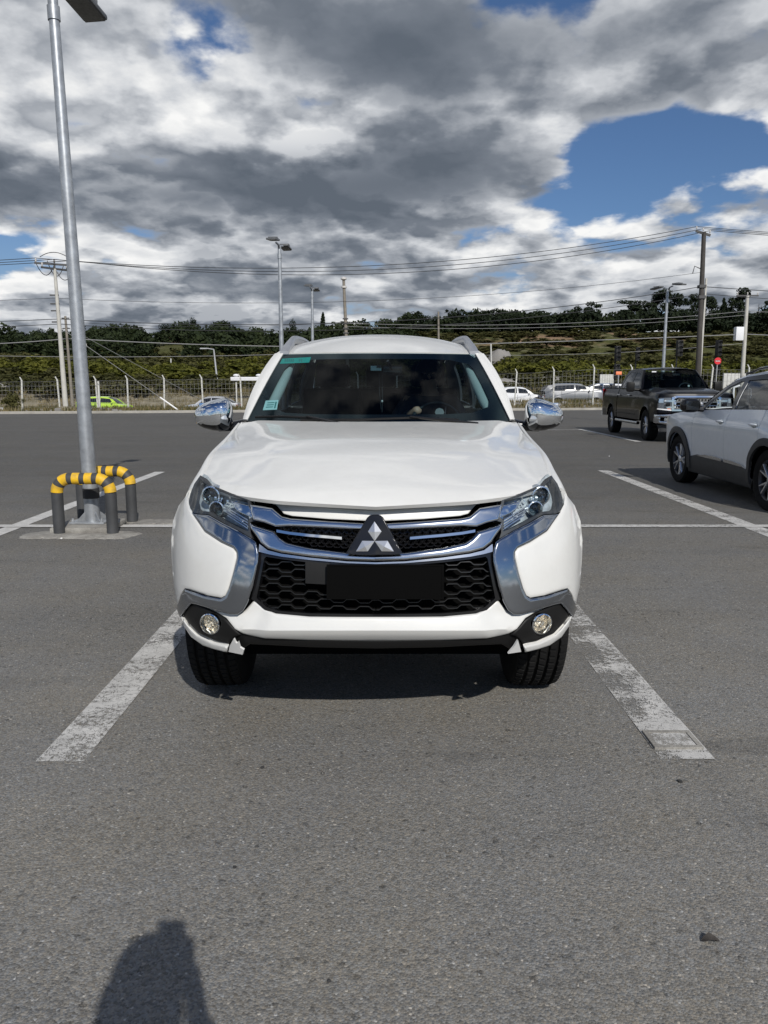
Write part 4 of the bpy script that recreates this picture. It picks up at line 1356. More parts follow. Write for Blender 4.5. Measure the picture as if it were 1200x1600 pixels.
# bonnet --------------------------------------------------------------
hood_front = interp([(0, 0.095), (0.33, 0.115), (0.468, 0.165), (0.62, 0.285), (0.707, 0.42)])
h_cz = interp([(0, 0.972), (0.06, 1.012), (0.16, 1.058), (0.34, 1.118), (0.6, 1.163), (1.0, 1.203)])
h_ez = interp([(0, 1.010), (0.18, 1.055), (0.36, 1.100), (0.74, 1.148), (1.0, 1.200)])
h_ex = interp([(0, 0.705), (0.36, 0.747), (0.74, 0.770), (1.0, 0.782)])
def hood_pt(a, t):
    x = a * float(h_ex(t)); aa = abs(a)
    yf = float(hood_front(aa * 0.705)); yr = 1.44 + 0.30 * aa ** 2
    y = yf + (yr - yf) * t
    p = 1.05 + 1.5 * min(1, t * 1.6)
    ze = float(h_ez(t)); zc = float(h_cz(t))
    z = zc + (ze - zc) * aa ** p
    # pressed crease running forward from the pillar feet, and the shoulder beside it
    ln = 0.90 - 0.34 * (1 - t) ** 0.8 if t > 0.15 else 0.6
    w = max(0.0, min(1.0, (t - 0.12) / 0.4))
    z += 0.013 * w * (1 / (1 + math.exp(-(ln - aa) / 0.018)) - 0.5)
    if t < 0.06: z -= 0.010 * (1 - t / 0.06) ** 2
    return (x, y, z)
_ts = [0, 0.012, 0.03, 0.055] + list(np.linspace(0.09, 1, 26))
def hood_g(a, k): 
    return hood_pt(a, _ts[int(round(k * (len(_ts) - 1)))])
grid('bonnet', hood_g, 72, len(_ts) - 1, WP, P_, thick=0.016, u=(-1, 1), angle=60)
# strip of the wing between the bonnet gap and the side
def wing_top(u, t):
    tt = t
    e = Vector(hood_pt(1.0, tt)); e.x += 0.005
    y = e.y + 0.01
    zb = float(sv['belt'](y)); s = Vector((float(sv['Wy'](y) * sv['Sz'](zb)), y, zb))
    p = e.lerp(s, u)
    n = Vector((0.55, -0.05, 0.8)).normalized()
    return p + n * (0.020 * math.sin(math.pi * u)) - Vector((0, 0, 0.012 * (1 - u) ** 4))
grid('wing_top', wing_top, 7, 26, WP, P_, thick=0.012, mirror=True, out=(0.5, 0, 1), angle=60)
# scuttle under the glass
def scut(a, t):
    p = Vector(hood_pt(a * 0.985, 1.0)); q = Vector(sv['scr'](a * 1.0, 0.03))
    r_ = p.lerp(q, t); r_.z -= 0.012 + 0.012 * math.sin(math.pi * t)
    return r_ + Vector((0, 0.01, 0))
grid('scuttle_panel', scut, 30, 4, M['black_plastic'], P_, u=(-1, 1), thick=0.01)

# dark core behind all the openings -----------------------------------
core = full([(587.3, 785), (470, 786), (400, 776), (345, 768), (312, 752), (300, 800), (285, 930), (300, 985), (360, 1005), (430, 1015), (500, 1018), (587.3, 1020)][::-1])
front('grille_backing', core, M['matte_black'], off=0.085, thick=0.02, step=14)
MB().box((0, 0.42, 0.67), (1.24, 0.28, 0.5)).build('radiator_support', M['matte_black'], P_)

# bumper corners --------------------------------------------------------
pod = [(295, 768), (293, 778), (294, 789), (301, 803), (320, 829), (346, 846), (366, 855), (371, 861), (371, 871), (365, 897), (358, 921), (353, 932), (346, 936),
       (323, 932), (289, 921), (284, 928), (276, 946), (270, 915), (267, 875), (266, 845), (269, 815), (278, 791)]
front('bumper_corner', pod, WP, mirror=True, r=7, ramp=0.012, thick=0.02, step=7)
lower = [(587.3, 965), (540, 965), (483, 964.5), (431, 960), (413, 954), (404, 946), (397, 939), (389, 948), (381, 957), (372, 960.5), (337, 956), (306, 944), (307, 946),
         (337, 959.5), (352, 968), (366, 984), (378, 993), (392, 998), (413, 1001), (483, 1005), (540, 1006.5), (587.3, 1007)]
def crease(V):
    # lower half of the bar turns under; a facet falls off beside the grille opening
    v = V[:, 1]; u = np.abs(V[:, 0] - MX)
    k = np.clip((v - 983 - (u / 200.0) * 1.0) / 24.0, 0, 1)
    f = np.clip((u - 158 - (v - 950) * 0.35) / 20.0, 0, 1)
    g = np.clip((985 - v) / 25.0, 0, 1)
    return 0.045 * k ** 1.3 + 0.014 * f + 0.012 * g - 0.01
front('bumper_bar', full(lower), WP, r=3, ramp=0.008, step=6, bulge=crease, thick=0.03, angle=28)
# chrome blades ---------------------------------------------------------
blade = [(300, 799), (303, 803), (327, 805), (350, 818), (373, 829), (394, 842), (400, 847), (403, 856), (404.5, 865), (403.5, 880), (396, 915), (388, 940), (381, 953), (372, 959.5), (360, 959.5),
         (337, 953), (308, 944), (298, 942), (288, 955), (281.5, 964.5), (276, 950), (283, 929), (289, 920.5), (322, 931), (346, 935), (352.5, 931), (357.5, 920.5), (364, 897), (370.5, 871), (370, 862),
         (365, 855), (346, 846), (320, 829)]
def blade_b(V):
    # above the knee the blade leans back, below it stands upright
    return np.where(V[:, 1] > 872, 0.0, 0.0)
front('chrome_blade', blade, M['dark_chrome'], mirror=True, off=-0.010, r=4.0, ramp=0.006, thick=0.02, step=3, angle=75)

# grille ------------------------------------------------------------------
top_panel = [(587.3, 800), (545, 798), (483, 793), (431, 787), (419, 786), (430, 793), (441, 806), (454, 809.5), (512, 814.5), (545, 816), (587.3, 818)]
front('grille_top_panel', full(top_panel[::-1])[::-1], WP, off=0.042, r=2, ramp=0.004, step=5)
bar1 = [(587.3, 818), (568, 817), (512, 813.5), (454, 809), (441, 806), (426, 793), (408, 790.5), (391.5, 788), (392.5, 800), (396, 812), (413, 816), (431, 822.5), (454, 821.5), (512, 824.5), (565, 827.5), (587.3, 828)]
def barb(V):
    v = V[:, 1]; u = np.abs(V[:, 0] - MX)
    return np.zeros(len(V))
front('chrome_bar', full(bar1), M['bar_chrome'], off=-0.016, r=4.0, ramp=0.009, step=3, thick=0.02, angle=80)
wing = [(587.3, 864), (542, 862.5), (483, 855), (465, 851), (448, 847), (438, 840), (428, 829.5), (410, 824), (391, 818), (391.5, 826), (399, 836), (407, 848), (419, 857.5), (440, 863.5), (483, 869.5), (542, 875.5), (587.3, 877)]
front('chrome_wing', full(wing), M['bar_chrome'], off=-0.014, r=5.0, ramp=0.013, step=3, thick=0.02, angle=80)
# dark trim following the wing
lipt = [(587.3, 879), (542, 877.5), (483, 871.5), (440, 865.5), (418, 860), (405, 850), (404, 862), (419, 866), (440, 870), (483, 875), (542, 880), (587.3, 881.5)]
front('grille_lip', full(lipt), M['soft_chrome'], off=0.002, step=6, thick=0.03)

def strips(paths, w, name, mat, off, depth=0.03, keep=None):
    """thin ribbons on the nose, each a part"""
    res = []
    for p in paths:
        V = np.array(p, float)
        A = suv_front(V + (0, -w / 2), np.full(len(V), off)); B = suv_front(V + (0, w / 2), np.full(len(V), off))
        mb = MB(); n = len(V)
        vs = [tuple(q) for q in A] + [tuple(q) for q in B] + [tuple(q + (0, depth, 0)) for q in A] + [tuple(q + (0, depth, 0)) for q in B]
        fs = []
        for i in range(n - 1):
            fs += [(i, i + 1, n + i + 1, n + i), (2 * n + i, 2 * n + i + 1, i + 1, i), (n + i, n + i + 1, 3 * n + i + 1, 3 * n + i)]
        mb.add(vs, fs)
        res.append(mb.build(name, mat, P_, angle=25))
    return res

# two rows of honeycomb cells between the chrome bars
hex_mb = []
def hexcell(cx, cy, w, h): return [(cx - w / 2, cy), (cx - w / 4, cy - h / 2), (cx + w / 4, cy - h / 2), (cx + w / 2, cy), (cx + w / 4, cy + h / 2), (cx - w / 4, cy + h / 2)]
cells = MB()
def zone_ok(x, y):
    x = MX - abs(x - MX)
    if x > 560 or x < 437: return False
    tp = np.interp(x, [431, 454, 512, 565], [824, 823.5, 826, 829]); bt = np.interp(x, [437, 448, 483, 542], [836, 846, 853, 860])
    return tp + 1 < y < bt - 1
for sgn in (0, 1):
    for r_ in range(8):
        for c_ in range(14):
            x = 436 + c_ * 12.0 + (6.0 if r_ % 2 else 0); y = 826 + r_ * 4.6 + (x - 437) * 0.055
            if not zone_ok(x, y): continue
            q = hexcell(x, y, 14.6, 8.4); qi = hexcell(x, y, 11.2, 6.0)
            if sgn: q = [(2 * MX - a, b) for a, b in q]; qi = [(2 * MX - a, b) for a, b in qi]
            A = suv_front(np.array(q), np.full(6, 0.022)); B = suv_front(np.array(qi), np.full(6, 0.024)); C_ = suv_front(np.array(qi), np.full(6, 0.06))
            cells.add([tuple(v) for v in A] + [tuple(v) for v in B] + [tuple(v) for v in C_],
                      [(i, (i + 1) % 6, 6 + (i + 1) % 6, 6 + i) for i in range(6)] + [(6 + i, 6 + (i + 1) % 6, 12 + (i + 1) % 6, 12 + i) for i in range(6)])
cells.build('honeycomb_mesh', M['gloss_black'], P_, angle=20, fix=False)['kind'] = 'stuff'
for s in (0, 1):
    p = [(432, 829.5), (452, 833), (483, 836.5), (512, 839), (534, 841)]
    if s: p = [(2 * MX - a, b) for a, b in p]
    strips([p], 4.2, 'chrome_slat', M['chrome'], 0.0, 0.02)

# lower grille: wavy bars
def bot_edge(x):
    x = MX - abs(x - MX)
    return np.interp(x, [396, 413, 437, 483, 587], [940, 954, 960, 964, 965])
def left_edge(y): return np.interp(y, [870, 880, 935, 955], [406, 408, 396, 418])
rows = [882, 893.5, 905, 916.5, 928, 939.5, 950]
for k, y0 in enumerate(rows):
    for segs in ((0,), (1,)):
        pts = []
        ph = 0 if k % 2 == 0 else 20.5
        xs = np.arange(left_edge(y0) , MX + 0.1, 2.0) if y0 > 930 else np.arange(left_edge(y0), 478 if y0 < 918 else 512, 2.0)
        if len(xs) < 3: continue
        def wav(x):
            u = ((x - 400 + ph) % 41.0) / 41.0
            if u < 0.30: f = -1
            elif u < 0.44: f = -1 + (u - 0.30) / 0.14 * 2
            elif u < 0.80: f = 1
            elif u < 0.94: f = 1 - (u - 0.80) / 0.14 * 2
            else: f = -1
            return f * 2.5
        sag = lambda x: (x - 400) / 187.0 * 4.0
        pts = [(x, y0 + wav(x) + sag(x)) for x in xs if y0 + wav(x) + sag(x) < bot_edge(x) - 3]
        if segs[0]: pts = [(2 * MX - a, b) for a, b in pts]
        strips([pts], 1.5, 'grille_bar', M['grille_black'], 0.028, 0.02)
frame_o = [(587.3, 881.5), (542, 880.5), (483, 875.5), (440, 870.5), (418, 866), (404, 864), (404, 872), (392, 938), (397, 940), (413, 954.5), (431, 960.5), (483, 965), (587.3, 966)]
frame_i = [(587.3, 886), (542, 885), (483, 880), (440, 875), (415, 871), (412, 874), (400, 936), (403, 939), (416, 950), (434, 956), (483, 960), (587.3, 961.5)]
front('grille_frame', full(frame_o), M['gloss_black'], holes=[full(frame_i)], off=0.012, step=6, thick=0.03)
# number plate blanked black, with its thin frame, and the dark sensor cover
front('number_plate', [(514, 882), (690, 882), (690, 931), (514, 931)], M['matte_black'], off=-0.022, thick=0.008, step=12)
front('plate_frame', [(511, 879.5), (693, 879.5), (693, 933.5), (511, 933.5)], M['matte_black'], holes=[[(514.5, 882.5), (689.5, 882.5), (689.5, 930.5), (514.5, 930.5)]], off=-0.024, thick=0.012, step=12)
front('sensor_cover', [(477, 878), (515, 880), (515, 914), (477, 912)], M['black_plastic'], off=0.004, thick=0.02, step=10)

# badge: three lozenges on a dark shield
sh = [(541, 861.5), (574, 806), (578, 802.5), (583, 801), (590, 801), (595, 802.5), (599, 806), (629, 861.5), (610, 863.5), (585, 864), (560, 863.5)]
def sh_off(V): return np.full(len(V), 0.0)
bd = front('badge_shield', sh, M['badge_black'], off=-0.042, thick=0.03, step=5, r=1.4, ramp=0.003)[0]
C0 = (585.6, 841.5)
ang = [-90, 150, 30]
for an in ang:
    a = math.radians(an); d = np.array([math.cos(a), math.sin(a)]); n_ = np.array([-d[1], d[0]])
    Lg = 30.0; wd = 8.6
    if an != -90: Lg = 30.5
    c = np.array(C0)
    if an == 150: tip = np.array((557, 857.5)); m1 = np.array((566.5, 841.2)); m2 = np.array((575, 857.3))
    elif an == 30: tip = np.array((615, 857.5)); m1 = np.array((605.5, 841.2)); m2 = np.array((596.5, 857.3))
    else: tip = np.array((585.2, 811.5)); m1 = np.array((575.5, 827)); m2 = np.array((596, 827))
    q = np.array([c, m1, tip, m2])
    mid = q.mean(0)
    A = suv_front(q, np.full(4, -0.045)); Bm = suv_front(mid[None], np.full(1, -0.054)); Bk = suv_front(q, np.full(4, -0.036))
    MB().add([tuple(v) for v in A] + [tuple(Bm[0])] + [tuple(v) for v in Bk], [(0, 1, 4), (1, 2, 4), (2, 3, 4), (3, 0, 4)] + [(i, 5 + i, 5 + (i + 1) % 4, (i + 1) % 4) for i in range(4)]).build('lozenge', M['badge_silver'], bd, smooth=False)

# headlamps -----------------------------------------------------------------
lamp = [(312.5, 743), (316, 747), (320, 751.5), (329, 758), (343, 763.5), (362, 771.5), (385, 778.5), (390, 781), (392, 791), (397, 808), (399, 814), (391, 816), (391, 833), (394, 842), (373, 829.5), (350, 818), (327, 804.5),
        (303, 802), (296.5, 794), (294.5, 782), (297, 771), (303, 756)]
for s in (0, 1):
    lp = [(2 * MX - a, b) for a, b in lamp] if s else lamp
    hl = front('headlamp', lp, M['lamp_bezel'], off=0.065, thick=0.02, step=6)[0]
    tag(hl)
    def sub(name, poly, mat, off, **kw):
        if s:
            poly = [(2 * MX - a, b) for a, b in poly]
            if 'holes' in kw: kw['holes'] = [[(2 * MX - a, b) for a, b in h] for h in kw['holes']]
        o = front(name, poly, mat, off=off, **kw)[0]; o.parent = hl; return o
    sub('lamp_cover', lamp, M['lamp_glass'], -0.004, thick=0.0, step=5)
    rim_o = lamp; 
    inner = [(313, 748), (318, 754), (328, 761), (343, 767), (362, 775), (386, 782), (388, 792), (394, 808), (387, 814), (388, 831), (373, 825), (350, 813.5), (328, 800), (306, 797.5), (300.5, 791), (299, 781), (301, 771), (306, 758)]
    sub('lamp_rim', lamp, M['grey_plastic'], 0.006, holes=[inner], thick=0.04, step=5)
    sub('daylight_blade', [(360, 783), (388, 790), (393, 799), (396, 811), (384, 806), (373, 801), (366, 795)], M['chrome'], 0.004, thick=0.02, step=4, r=2, ramp=0.005)
    for bx in range(4):
        sub('light_guide', [(347 + bx * 2.2, 790 + bx * 5.0), (386, 813 + bx * 4.4), (386, 815.0 + bx * 4.4), (347 + bx * 2.2, 792.2 + bx * 5.0)], M['soft_chrome'], 0.018, thick=0.012, step=5)
    for (cx, cy, rr) in ((328.5, 775.5, 11.5), (337.5, 796.5, 9.5)):
        x_ = 2 * MX - cx if s else cx
        cpt = suv_front(np.array([[x_, cy]]), np.array([0.03]))[0]
        rm = rr / 1202 * 3.1
        b = MB().lathe([(rm * 1.32, 0.035), (rm * 1.25, -0.012), (rm * 1.08, -0.014), (rm * 0.98, 0.01), (rm * 0.9, 0.06), (0.001, 0.07)], 28, 'y')
        o = b.build('reflector_bowl', M['reflector'], hl); o.location = cpt; o.rotation_euler = (0, 0, (-0.2 if not s else 0.2))
        o2 = MB().ell((0, 0, 0), (rm * 0.86, rm * 0.5, rm * 0.86), 22, 12).build('projector_lens', M['projector_glass'], hl); o2.location = cpt + np.array((0, 0.012, 0))
        o3 = MB().ell((0, 0, 0), (rm * 0.5, rm * 0.3, rm * 0.5), 14, 8).build('bulb_shield', M['grey_plastic'], hl); o3.location = cpt + np.array((0, 0.035, 0))
    facet = MB()
    rg = random.Random(5)
    for k in range(34):
        u = rg.random(); cx = 303 + u * 68 + rg.uniform(-3, 3); cy = 762 + u * 44 + rg.uniform(-16, 8)
        if not inside(np.array([[cx, cy]]), inner)[0]: continue
        x_ = 2 * MX - cx if s else cx
        q = suv_front(np.array([[x_, cy]]), np.array([0.04]))[0]
        w = rg.uniform(0.003, 0.007)
        facet.box(q, (w * 1.6, w, w), Matrix.Rotation(rg.uniform(0, 3), 3, 'Y') @ Matrix.Rotation(rg.uniform(-0.6, 0.6), 3, 'X'))
    facet.build('reflector_facets', M['reflector'], hl, smooth=False)

# fog lamps and their black bezels ----------------------------------------------
fogb = [(298, 942.5), (305, 944.5), (337, 959.5), (352, 969), (364, 983), (376, 994), (366, 997), (360, 1004), (357.5, 1008), (334, 1003.5), (308, 991.5), (294, 976.5), (284, 963), (289, 954)]
front('fog_lamp_bezel', fogb, M['black_plastic'], holes=[[(328 + 15.5 * math.cos(t), 976 + 15.5 * math.sin(t)) for t in np.linspace(0, 2 * math.pi, 20, endpoint=False)]], mirror=True, off=0.012, thick=0.03, step=5, r=3, ramp=0.01)
for s in (0, 1):
    x_ = 2 * MX - 328 if s else 328
    c = suv_front(np.array([[x_, 976.0]]), np.array([0.02]))[0]
    rm = 15.5 / 1202 * 3.0
    fl = MB().lathe([(rm * 1.04, 0.0), (rm * 1.06, -0.012), (rm * 0.96, -0.014), (rm * 0.93, 0.004), (rm * 0.97, 0.05)], 30, 'y').build('fog_lamp', M['chrome'], P_)
    fl.location = c
    fl.rotation_euler = (0.05, 0, (-0.28 if not s else 0.28))
    MB().lathe([(rm * 0.95, 0.012), (rm * 0.8, 0.03), (rm * 0.5, 0.045), (0.004, 0.052)], 30, 'y').build('reflector_bowl', M['warm_reflector'], fl)
    fc = MB()
    rg = random.Random(3)
    for k in range(26):
        a = rg.uniform(0, 6.28); r_ = rm * 0.85 * math.sqrt(rg.random())
        fc.box((r_ * math.cos(a), 0.02, r_ * math.sin(a)), (0.006, 0.004, 0.006), Matrix.Rotation(rg.uniform(-0.7, 0.7), 3, 'X') @ Matrix.Rotation(rg.uniform(-0.7, 0.7), 3, 'Z'))
    fc.build('reflector_facets', M['warm_reflector'], fl, smooth=False)
    MB().lathe([(rm * 0.95, -0.004), (rm * 0.6, -0.010), (0.001, -0.012)], 30, 'y').build('lens', M['lamp_glass'], fl)
lip = [(283, 962), (293.5, 976.5), (300, 984), (308, 991.5), (334, 1003.5), (357.5, 1008.5), (355, 1019), (335, 1014), (317, 1008), (299, 995), (287.5, 978)]
front('bumper_lip', lip, WP, mirror=True, off=-0.012, r=3, ramp=0.012, thick=0.025, step=5)
front('broken_trim', [(357, 1018.5), (359, 1009), (365, 998), (368, 1004), (370, 1005.5), (372, 1003), (375, 1012), (381, 1015.5), (379, 1023)], M['broken_plastic'], off=0.0, thick=0.008, step=5)[0]['label'] = 'snapped white trim end with jagged teeth'
front('broken_trim', [(794, 1021.5), (803, 1011), (809.5, 1000.5), (814.5, 1018.5)], M['broken_plastic'], off=0.0, thick=0.008, step=5)[0]['label'] = 'snapped white trim end, a pointed sliver'
val = [(587.3, 1004), (483, 1002), (413, 998), (378, 991), (368, 996), (358, 1010), (357, 1016), (375, 1020), (388, 1012), (430, 1014), (483, 1017), (587.3, 1019)]
front('lower_valance', full(val[::-1])[::-1], M['black_plastic'], off=0.030, step=7, thick=0.03, r=4, ramp=0.01)
vl = MB()
for x in np.linspace(-0.52, 0.52, 9):
    vl.box((x, 0.075 + 0.3 * x * x, 0.452), (0.035, 0.012, 0.012))
vl.build('valance_clips', M['grey_plastic'], P_)
# skid plate and front suspension seen below
MB().box((0, 0.55, 0.345), (0.95, 0.5, 0.03), Matrix.Rotation(-0.15, 3, 'X'), bev=0.01).build('skid_plate', M['matte_black'], P_)
for s in (-1, 1):
    MB().tube([(s * 0.30, 0.86, 0.30), (s * 0.66, 0.86, 0.27)], 0.035, 8).box((s * 0.62, 0.80, 0.42), (0.10, 0.12, 0.22), bev=0.02).build('suspension_arm', M['matte_black'], P_)

# windscreen fittings -------------------------------------------------------------
scr = sv['scr']
def on_glass(V, o):
    out_ = []
    for (a, t), oo in zip(V, o):
        p = Vector(scr(a, t))
        out_.append((p.x, p.y + oo * 0.85, p.z - oo * 0.5))
    return np.array(out_)
def inv_glass(px, py):
    """photo pixel -> chart (a, t) of the windscreen"""
    best = None
    a, t = 0.0, 0.5
    for _ in range(30):
        def e(a, t):
            p = Vector(scr(a, t)) + Vector((SX, SY, 0)); q = p - Vector((0, 0, CAMH))
            zc = q.y * math.cos(PITCH) - q.z * math.sin(PITCH); yc = q.y * math.sin(PITCH) + q.z * math.cos(PITCH)
            return 600 + FPX * q.x / zc, 800 - FPX * yc / zc
        x0, y0 = e(a, t); h = 1e-3
        xa, ya = e(a + h, t); xt, yt = e(a, t + h)
        J = np.array([[(xa - x0) / h, (xt - x0) / h], [(ya - y0) / h, (yt - y0) / h]])
        d = np.linalg.solve(J, [px - x0, py - y0])
        a += d[0]; t += d[1]
        if abs(d).max() < 1e-6: break
    return a, t
outer = [(-1, -0.01), (1, -0.01), (1, 1), (-1, 1)]
innr = smooth_poly([(-0.905, 0.10), (0.905, 0.10), (0.895, 0.90), (-0.895, 0.90)], 2, 0.12)
panel('windscreen_border', outer, on_glass, M['gloss_black'], P_, holes=[innr], step=0.06, thick=0.0, off=0.004)
def glass_sticker(name, corners, mat, off=0.005):
    return panel(name, [inv_glass(*c) for c in corners], on_glass, mat, P_, step=0.05, thick=0.0005, off=off)[0]
st1 = glass_sticker('sunstrip_sticker', [(441, 560), (486, 557.5), (483, 566), (437, 568)], M['sticker_teal'], 0.003)
for k in range(7):
    x0 = 445 + k * 3.1 + (7 if k > 4 else 0)
    o = glass_sticker('sticker_mark', [(x0, 560.5), (x0 + 1.9, 560.4), (x0 + 1.3, 564.6), (x0 - 0.6, 564.7)], M['sticker_print'], 0.002); o.parent = st1
st2 = glass_sticker('permit_sticker', [(415, 625.5), (435, 624.5), (432.5, 639.5), (410.5, 640.5)], M['sticker_pale'], 0.003)
for k in range(3):
    o = glass_sticker('sticker_mark', [(418 - k * 1.2, 628.5 + k * 3.4), (429 - k * 1.2, 628 + k * 3.4), (428.7 - k * 1.2, 629.2 + k * 3.4), (417.7 - k * 1.2, 629.7 + k * 3.4)], M['sticker_print'], 0.002); o.parent = st2
o = glass_sticker('sticker_mark', [(430.3, 627.5), (432.6, 627.5), (430.2, 637.5), (428, 637.6)], M['sticker_print'], 0.002); o.parent = st2
glass_sticker('blue_sticker', [(743, 575), (751, 576), (753, 580), (745, 579)], M['sticker_blue'])

# wipers
for pts, nm in (([(470, 661), (560, 659.5), (640, 656.5), (700, 658.5), (716, 660)], 1), ([(400, 655), (440, 654), (480, 656), (500, 660)], 0)):
    ch = [inv_glass(*p) for p in pts]
    P3 = [Vector(scr(a, max(t, 0.0))) + Vector((0, -0.016, 0.012)) for a, t in ch]
    w = MB().tube(P3, 0.007, 6).build('wiper_blade', M['black_plastic'], P_)
    q = [P3[len(P3) // 2] + Vector((0, -0.01, 0.008)), P3[-1] + Vector((0.10 if nm else 0.05, -0.05, -0.02))] if nm else [P3[2] + Vector((0, -0.01, 0.008)), P3[-1] + Vector((0.12, -0.05, -0.02))]
    MB().tube(q, [0.006, 0.011], 6).build('wiper_arm', M['gloss_black'], P_)

# door mirrors: chrome cap, black foot
def mirror(s):
    H = MB()
    n = 20; m = 14
    vs = []; fs = []
    for i in range(m + 1):
        th = math.pi * i / m
        for k in range(n):
            a = 2 * math.pi * k / n
            cx = math.cos(a); cz = math.sin(a)
            rx = 0.115 * (abs(cx) ** 0.62) * math.copysign(1, cx)
            rz = (0.092 if cz > 0 else 0.09) * (abs(cz) ** 0.68) * math.copysign(1, cz)
            f = math.sin(th) ** 0.62
            x = 0.952 + rx * f; z = 1.235 + rz * f
            # outboard end is lower and narrower
            tx = (x - 0.86) / 0.19
            z = 1.235 + (z - 1.235) * (1.10 - 0.42 * max(0, tx) ** 1.6) - 0.012 * tx
            y = 1.80 - 0.095 * math.cos(th) * (1 if th < math.pi / 2 else 0.35)
            vs.append((s * x, y + 0.03 * tx, z))
    for i in range(m):
        for k in range(n):
            fs.append((i * n + k, (i + 1) * n + k, (i + 1) * n + (k + 1) % n, i * n + (k + 1) % n))
    up = []; lo = []
    for f in fs:
        z = sum(vs[i][2] for i in f) / 4; y = sum(vs[i][1] for i in f) / 4
        if y > 1.83 + 0.02: lo.append(f)
        elif z > 1.183: up.append(f)
        else: lo.append(f)
    base = empty('door_mirror', (0, 0, 0)); base.parent = P_
    H.add(vs, up).build('chrome_cap', M['chrome'], base, angle=60)
    MB().add([(x, y, z) for x, y, z in vs], lo).build('housing', M['gloss_black'], base, angle=60)
    MB().tube([(s * 0.775, 1.84, 1.175), (s * 0.86, 1.84, 1.165), (s * 0.93, 1.83, 1.165)], [0.035, 0.028, 0.03], 10).build('mirror_foot', M['gloss_black'], base)
    gl = MB().box((s * 0.955, 1.842, 1.235), (0.17, 0.004, 0.13), bev=0.001).build('mirror_glass', M['mirror_glass'], base)
mirror(1); mirror(-1)
# corner gusset between pillar foot and bonnet
for s in (-1, 1):
    a = Vector(scr(1.0, 0.0)); 
    MB().box((s * (a.x + 0.018), a.y + 0.02, a.z - 0.02), (0.03, 0.09, 0.03), Matrix.Rotation(-0.2, 3, 'X'), bev=0.008).build('pillar_gusset', M['black_plastic'], P_)

# door handles
for s in (-1, 1):
    for y in (2.52, 3.38):
        f = sv['side'](s)(np.array([[y, 0.99]]), np.array([-0.03]))[0]; g_ = sv['side'](s)(np.array([[y, 0.99]]), np.array([0.0]))[0]
        MB().tube([(g_[0], y - 0.10, 0.99), (f[0], y - 0.07, 0.992), (f[0], y + 0.07, 0.992), (g_[0], y + 0.10, 0.99)], 0.013, 8).build('door_handle', M['bar_chrome'], P_)
# roof rails
for s in (-1, 1):
    ys = np.linspace(2.34, 4.45, 22)
    mb = MB(); pts = []; vs = []; fs = []
    for i, y in enumerate(ys):
        u = i / 21
        ez = float(sv['roofz'](y)); base = ez + 0.008
        h = 0.046 * min(1, u / 0.2) ** 0.8 * min(1, (1 - u) / 0.12) ** 0.8 + 0.010
        xo = 0.600 if u > 0.06 else 0.606
        w = 0.020 if u > 0.16 else 0.020 + (0.16 - u) * 0.06
        for dx, z in ((w, base - 0.03), (w * 0.9, base + h * 0.8), (w * 0.4, base + h), (-w * 0.4, base + h), (-w, base + h * 0.75), (-w, base + max(h - 0.035, 0) if 0.16 < u < 0.88 else base - 0.03)):
            vs.append((s * (xo + dx), y, z))
    for i in range(21):
        for k in range(6): fs.append((i * 6 + k, i * 6 + (k + 1) % 6, (i + 1) * 6 + (k + 1) % 6, (i + 1) * 6 + k))
    fs += [tuple(range(6)), tuple(21 * 6 + k for k in range(6))]
    mb.add(vs, fs).build('roof_rail', M['satin_silver'], P_, angle=50)
MB().add([(-0.02, 4.2, 1.77), (0.02, 4.2, 1.77), (0.012, 4.34, 1.775), (-0.012, 4.34, 1.775), (0, 4.32, 1.83)], [(0, 1, 4), (1, 2, 4), (2, 3, 4), (3, 0, 4)]).build('aerial_fin', M['black_plastic'], P_)

# cabin -----------------------------------------------------------------------------
def dash(a, t):
    y = 1.60 + t * 0.75; 
    return (a * 0.74, y + 0.10 * a * a, 1.145 + 0.03 * math.sin(math.pi * t) - 0.25 * max(0, t - 0.75))
grid('dashboard', dash, 16, 10, M['interior_dark'], P_, u=(-1, 1), thick=0.03)
MB().box((0, 2.35, 0.86), (1.44, 0.16, 0.52), bev=0.04).box((0.35, 2.28, 1.155), (0.34, 0.22, 0.07), bev=0.03).build('dashboard_front', M['interior_dark'], P_)
MB().box((0, 3.0, 0.52), (1.5, 3.2, 0.06)).build('cabin_floor', M['interior_dark'], P_)
MB().box((0, 2.9, 0.72), (0.24, 0.95, 0.36), bev=0.04).build('centre_console', M['interior_dark'], P_)
for s in (-1, 1): MB().box((s * 0.755, 2.95, 0.88), (0.05, 2.1, 0.56), bev=0.02).build('door_lining', M['interior_grey'], P_)
def headlin(a, t):
    y = 2.40 + t * 2.15
    cr = suv['roof_crown']
    return (a * 0.585, y, float(sv['roofz'](y)) - 0.035 + float(cr(y)) * (1 - abs(a) ** 2.4))
grid('headlining', headlin, 10, 10, M['interior_dark'], P_, u=(-1, 1), out=(0, 0, -1), thick=0.01)
seats(P_, [(3.02, (-0.37, 0.37)), (3.92, (-0.40, 0.0, 0.40))], zs=0.72)
steering_wheel(P_, (0.385, 2.52, 1.13), 0.42, 0.175)
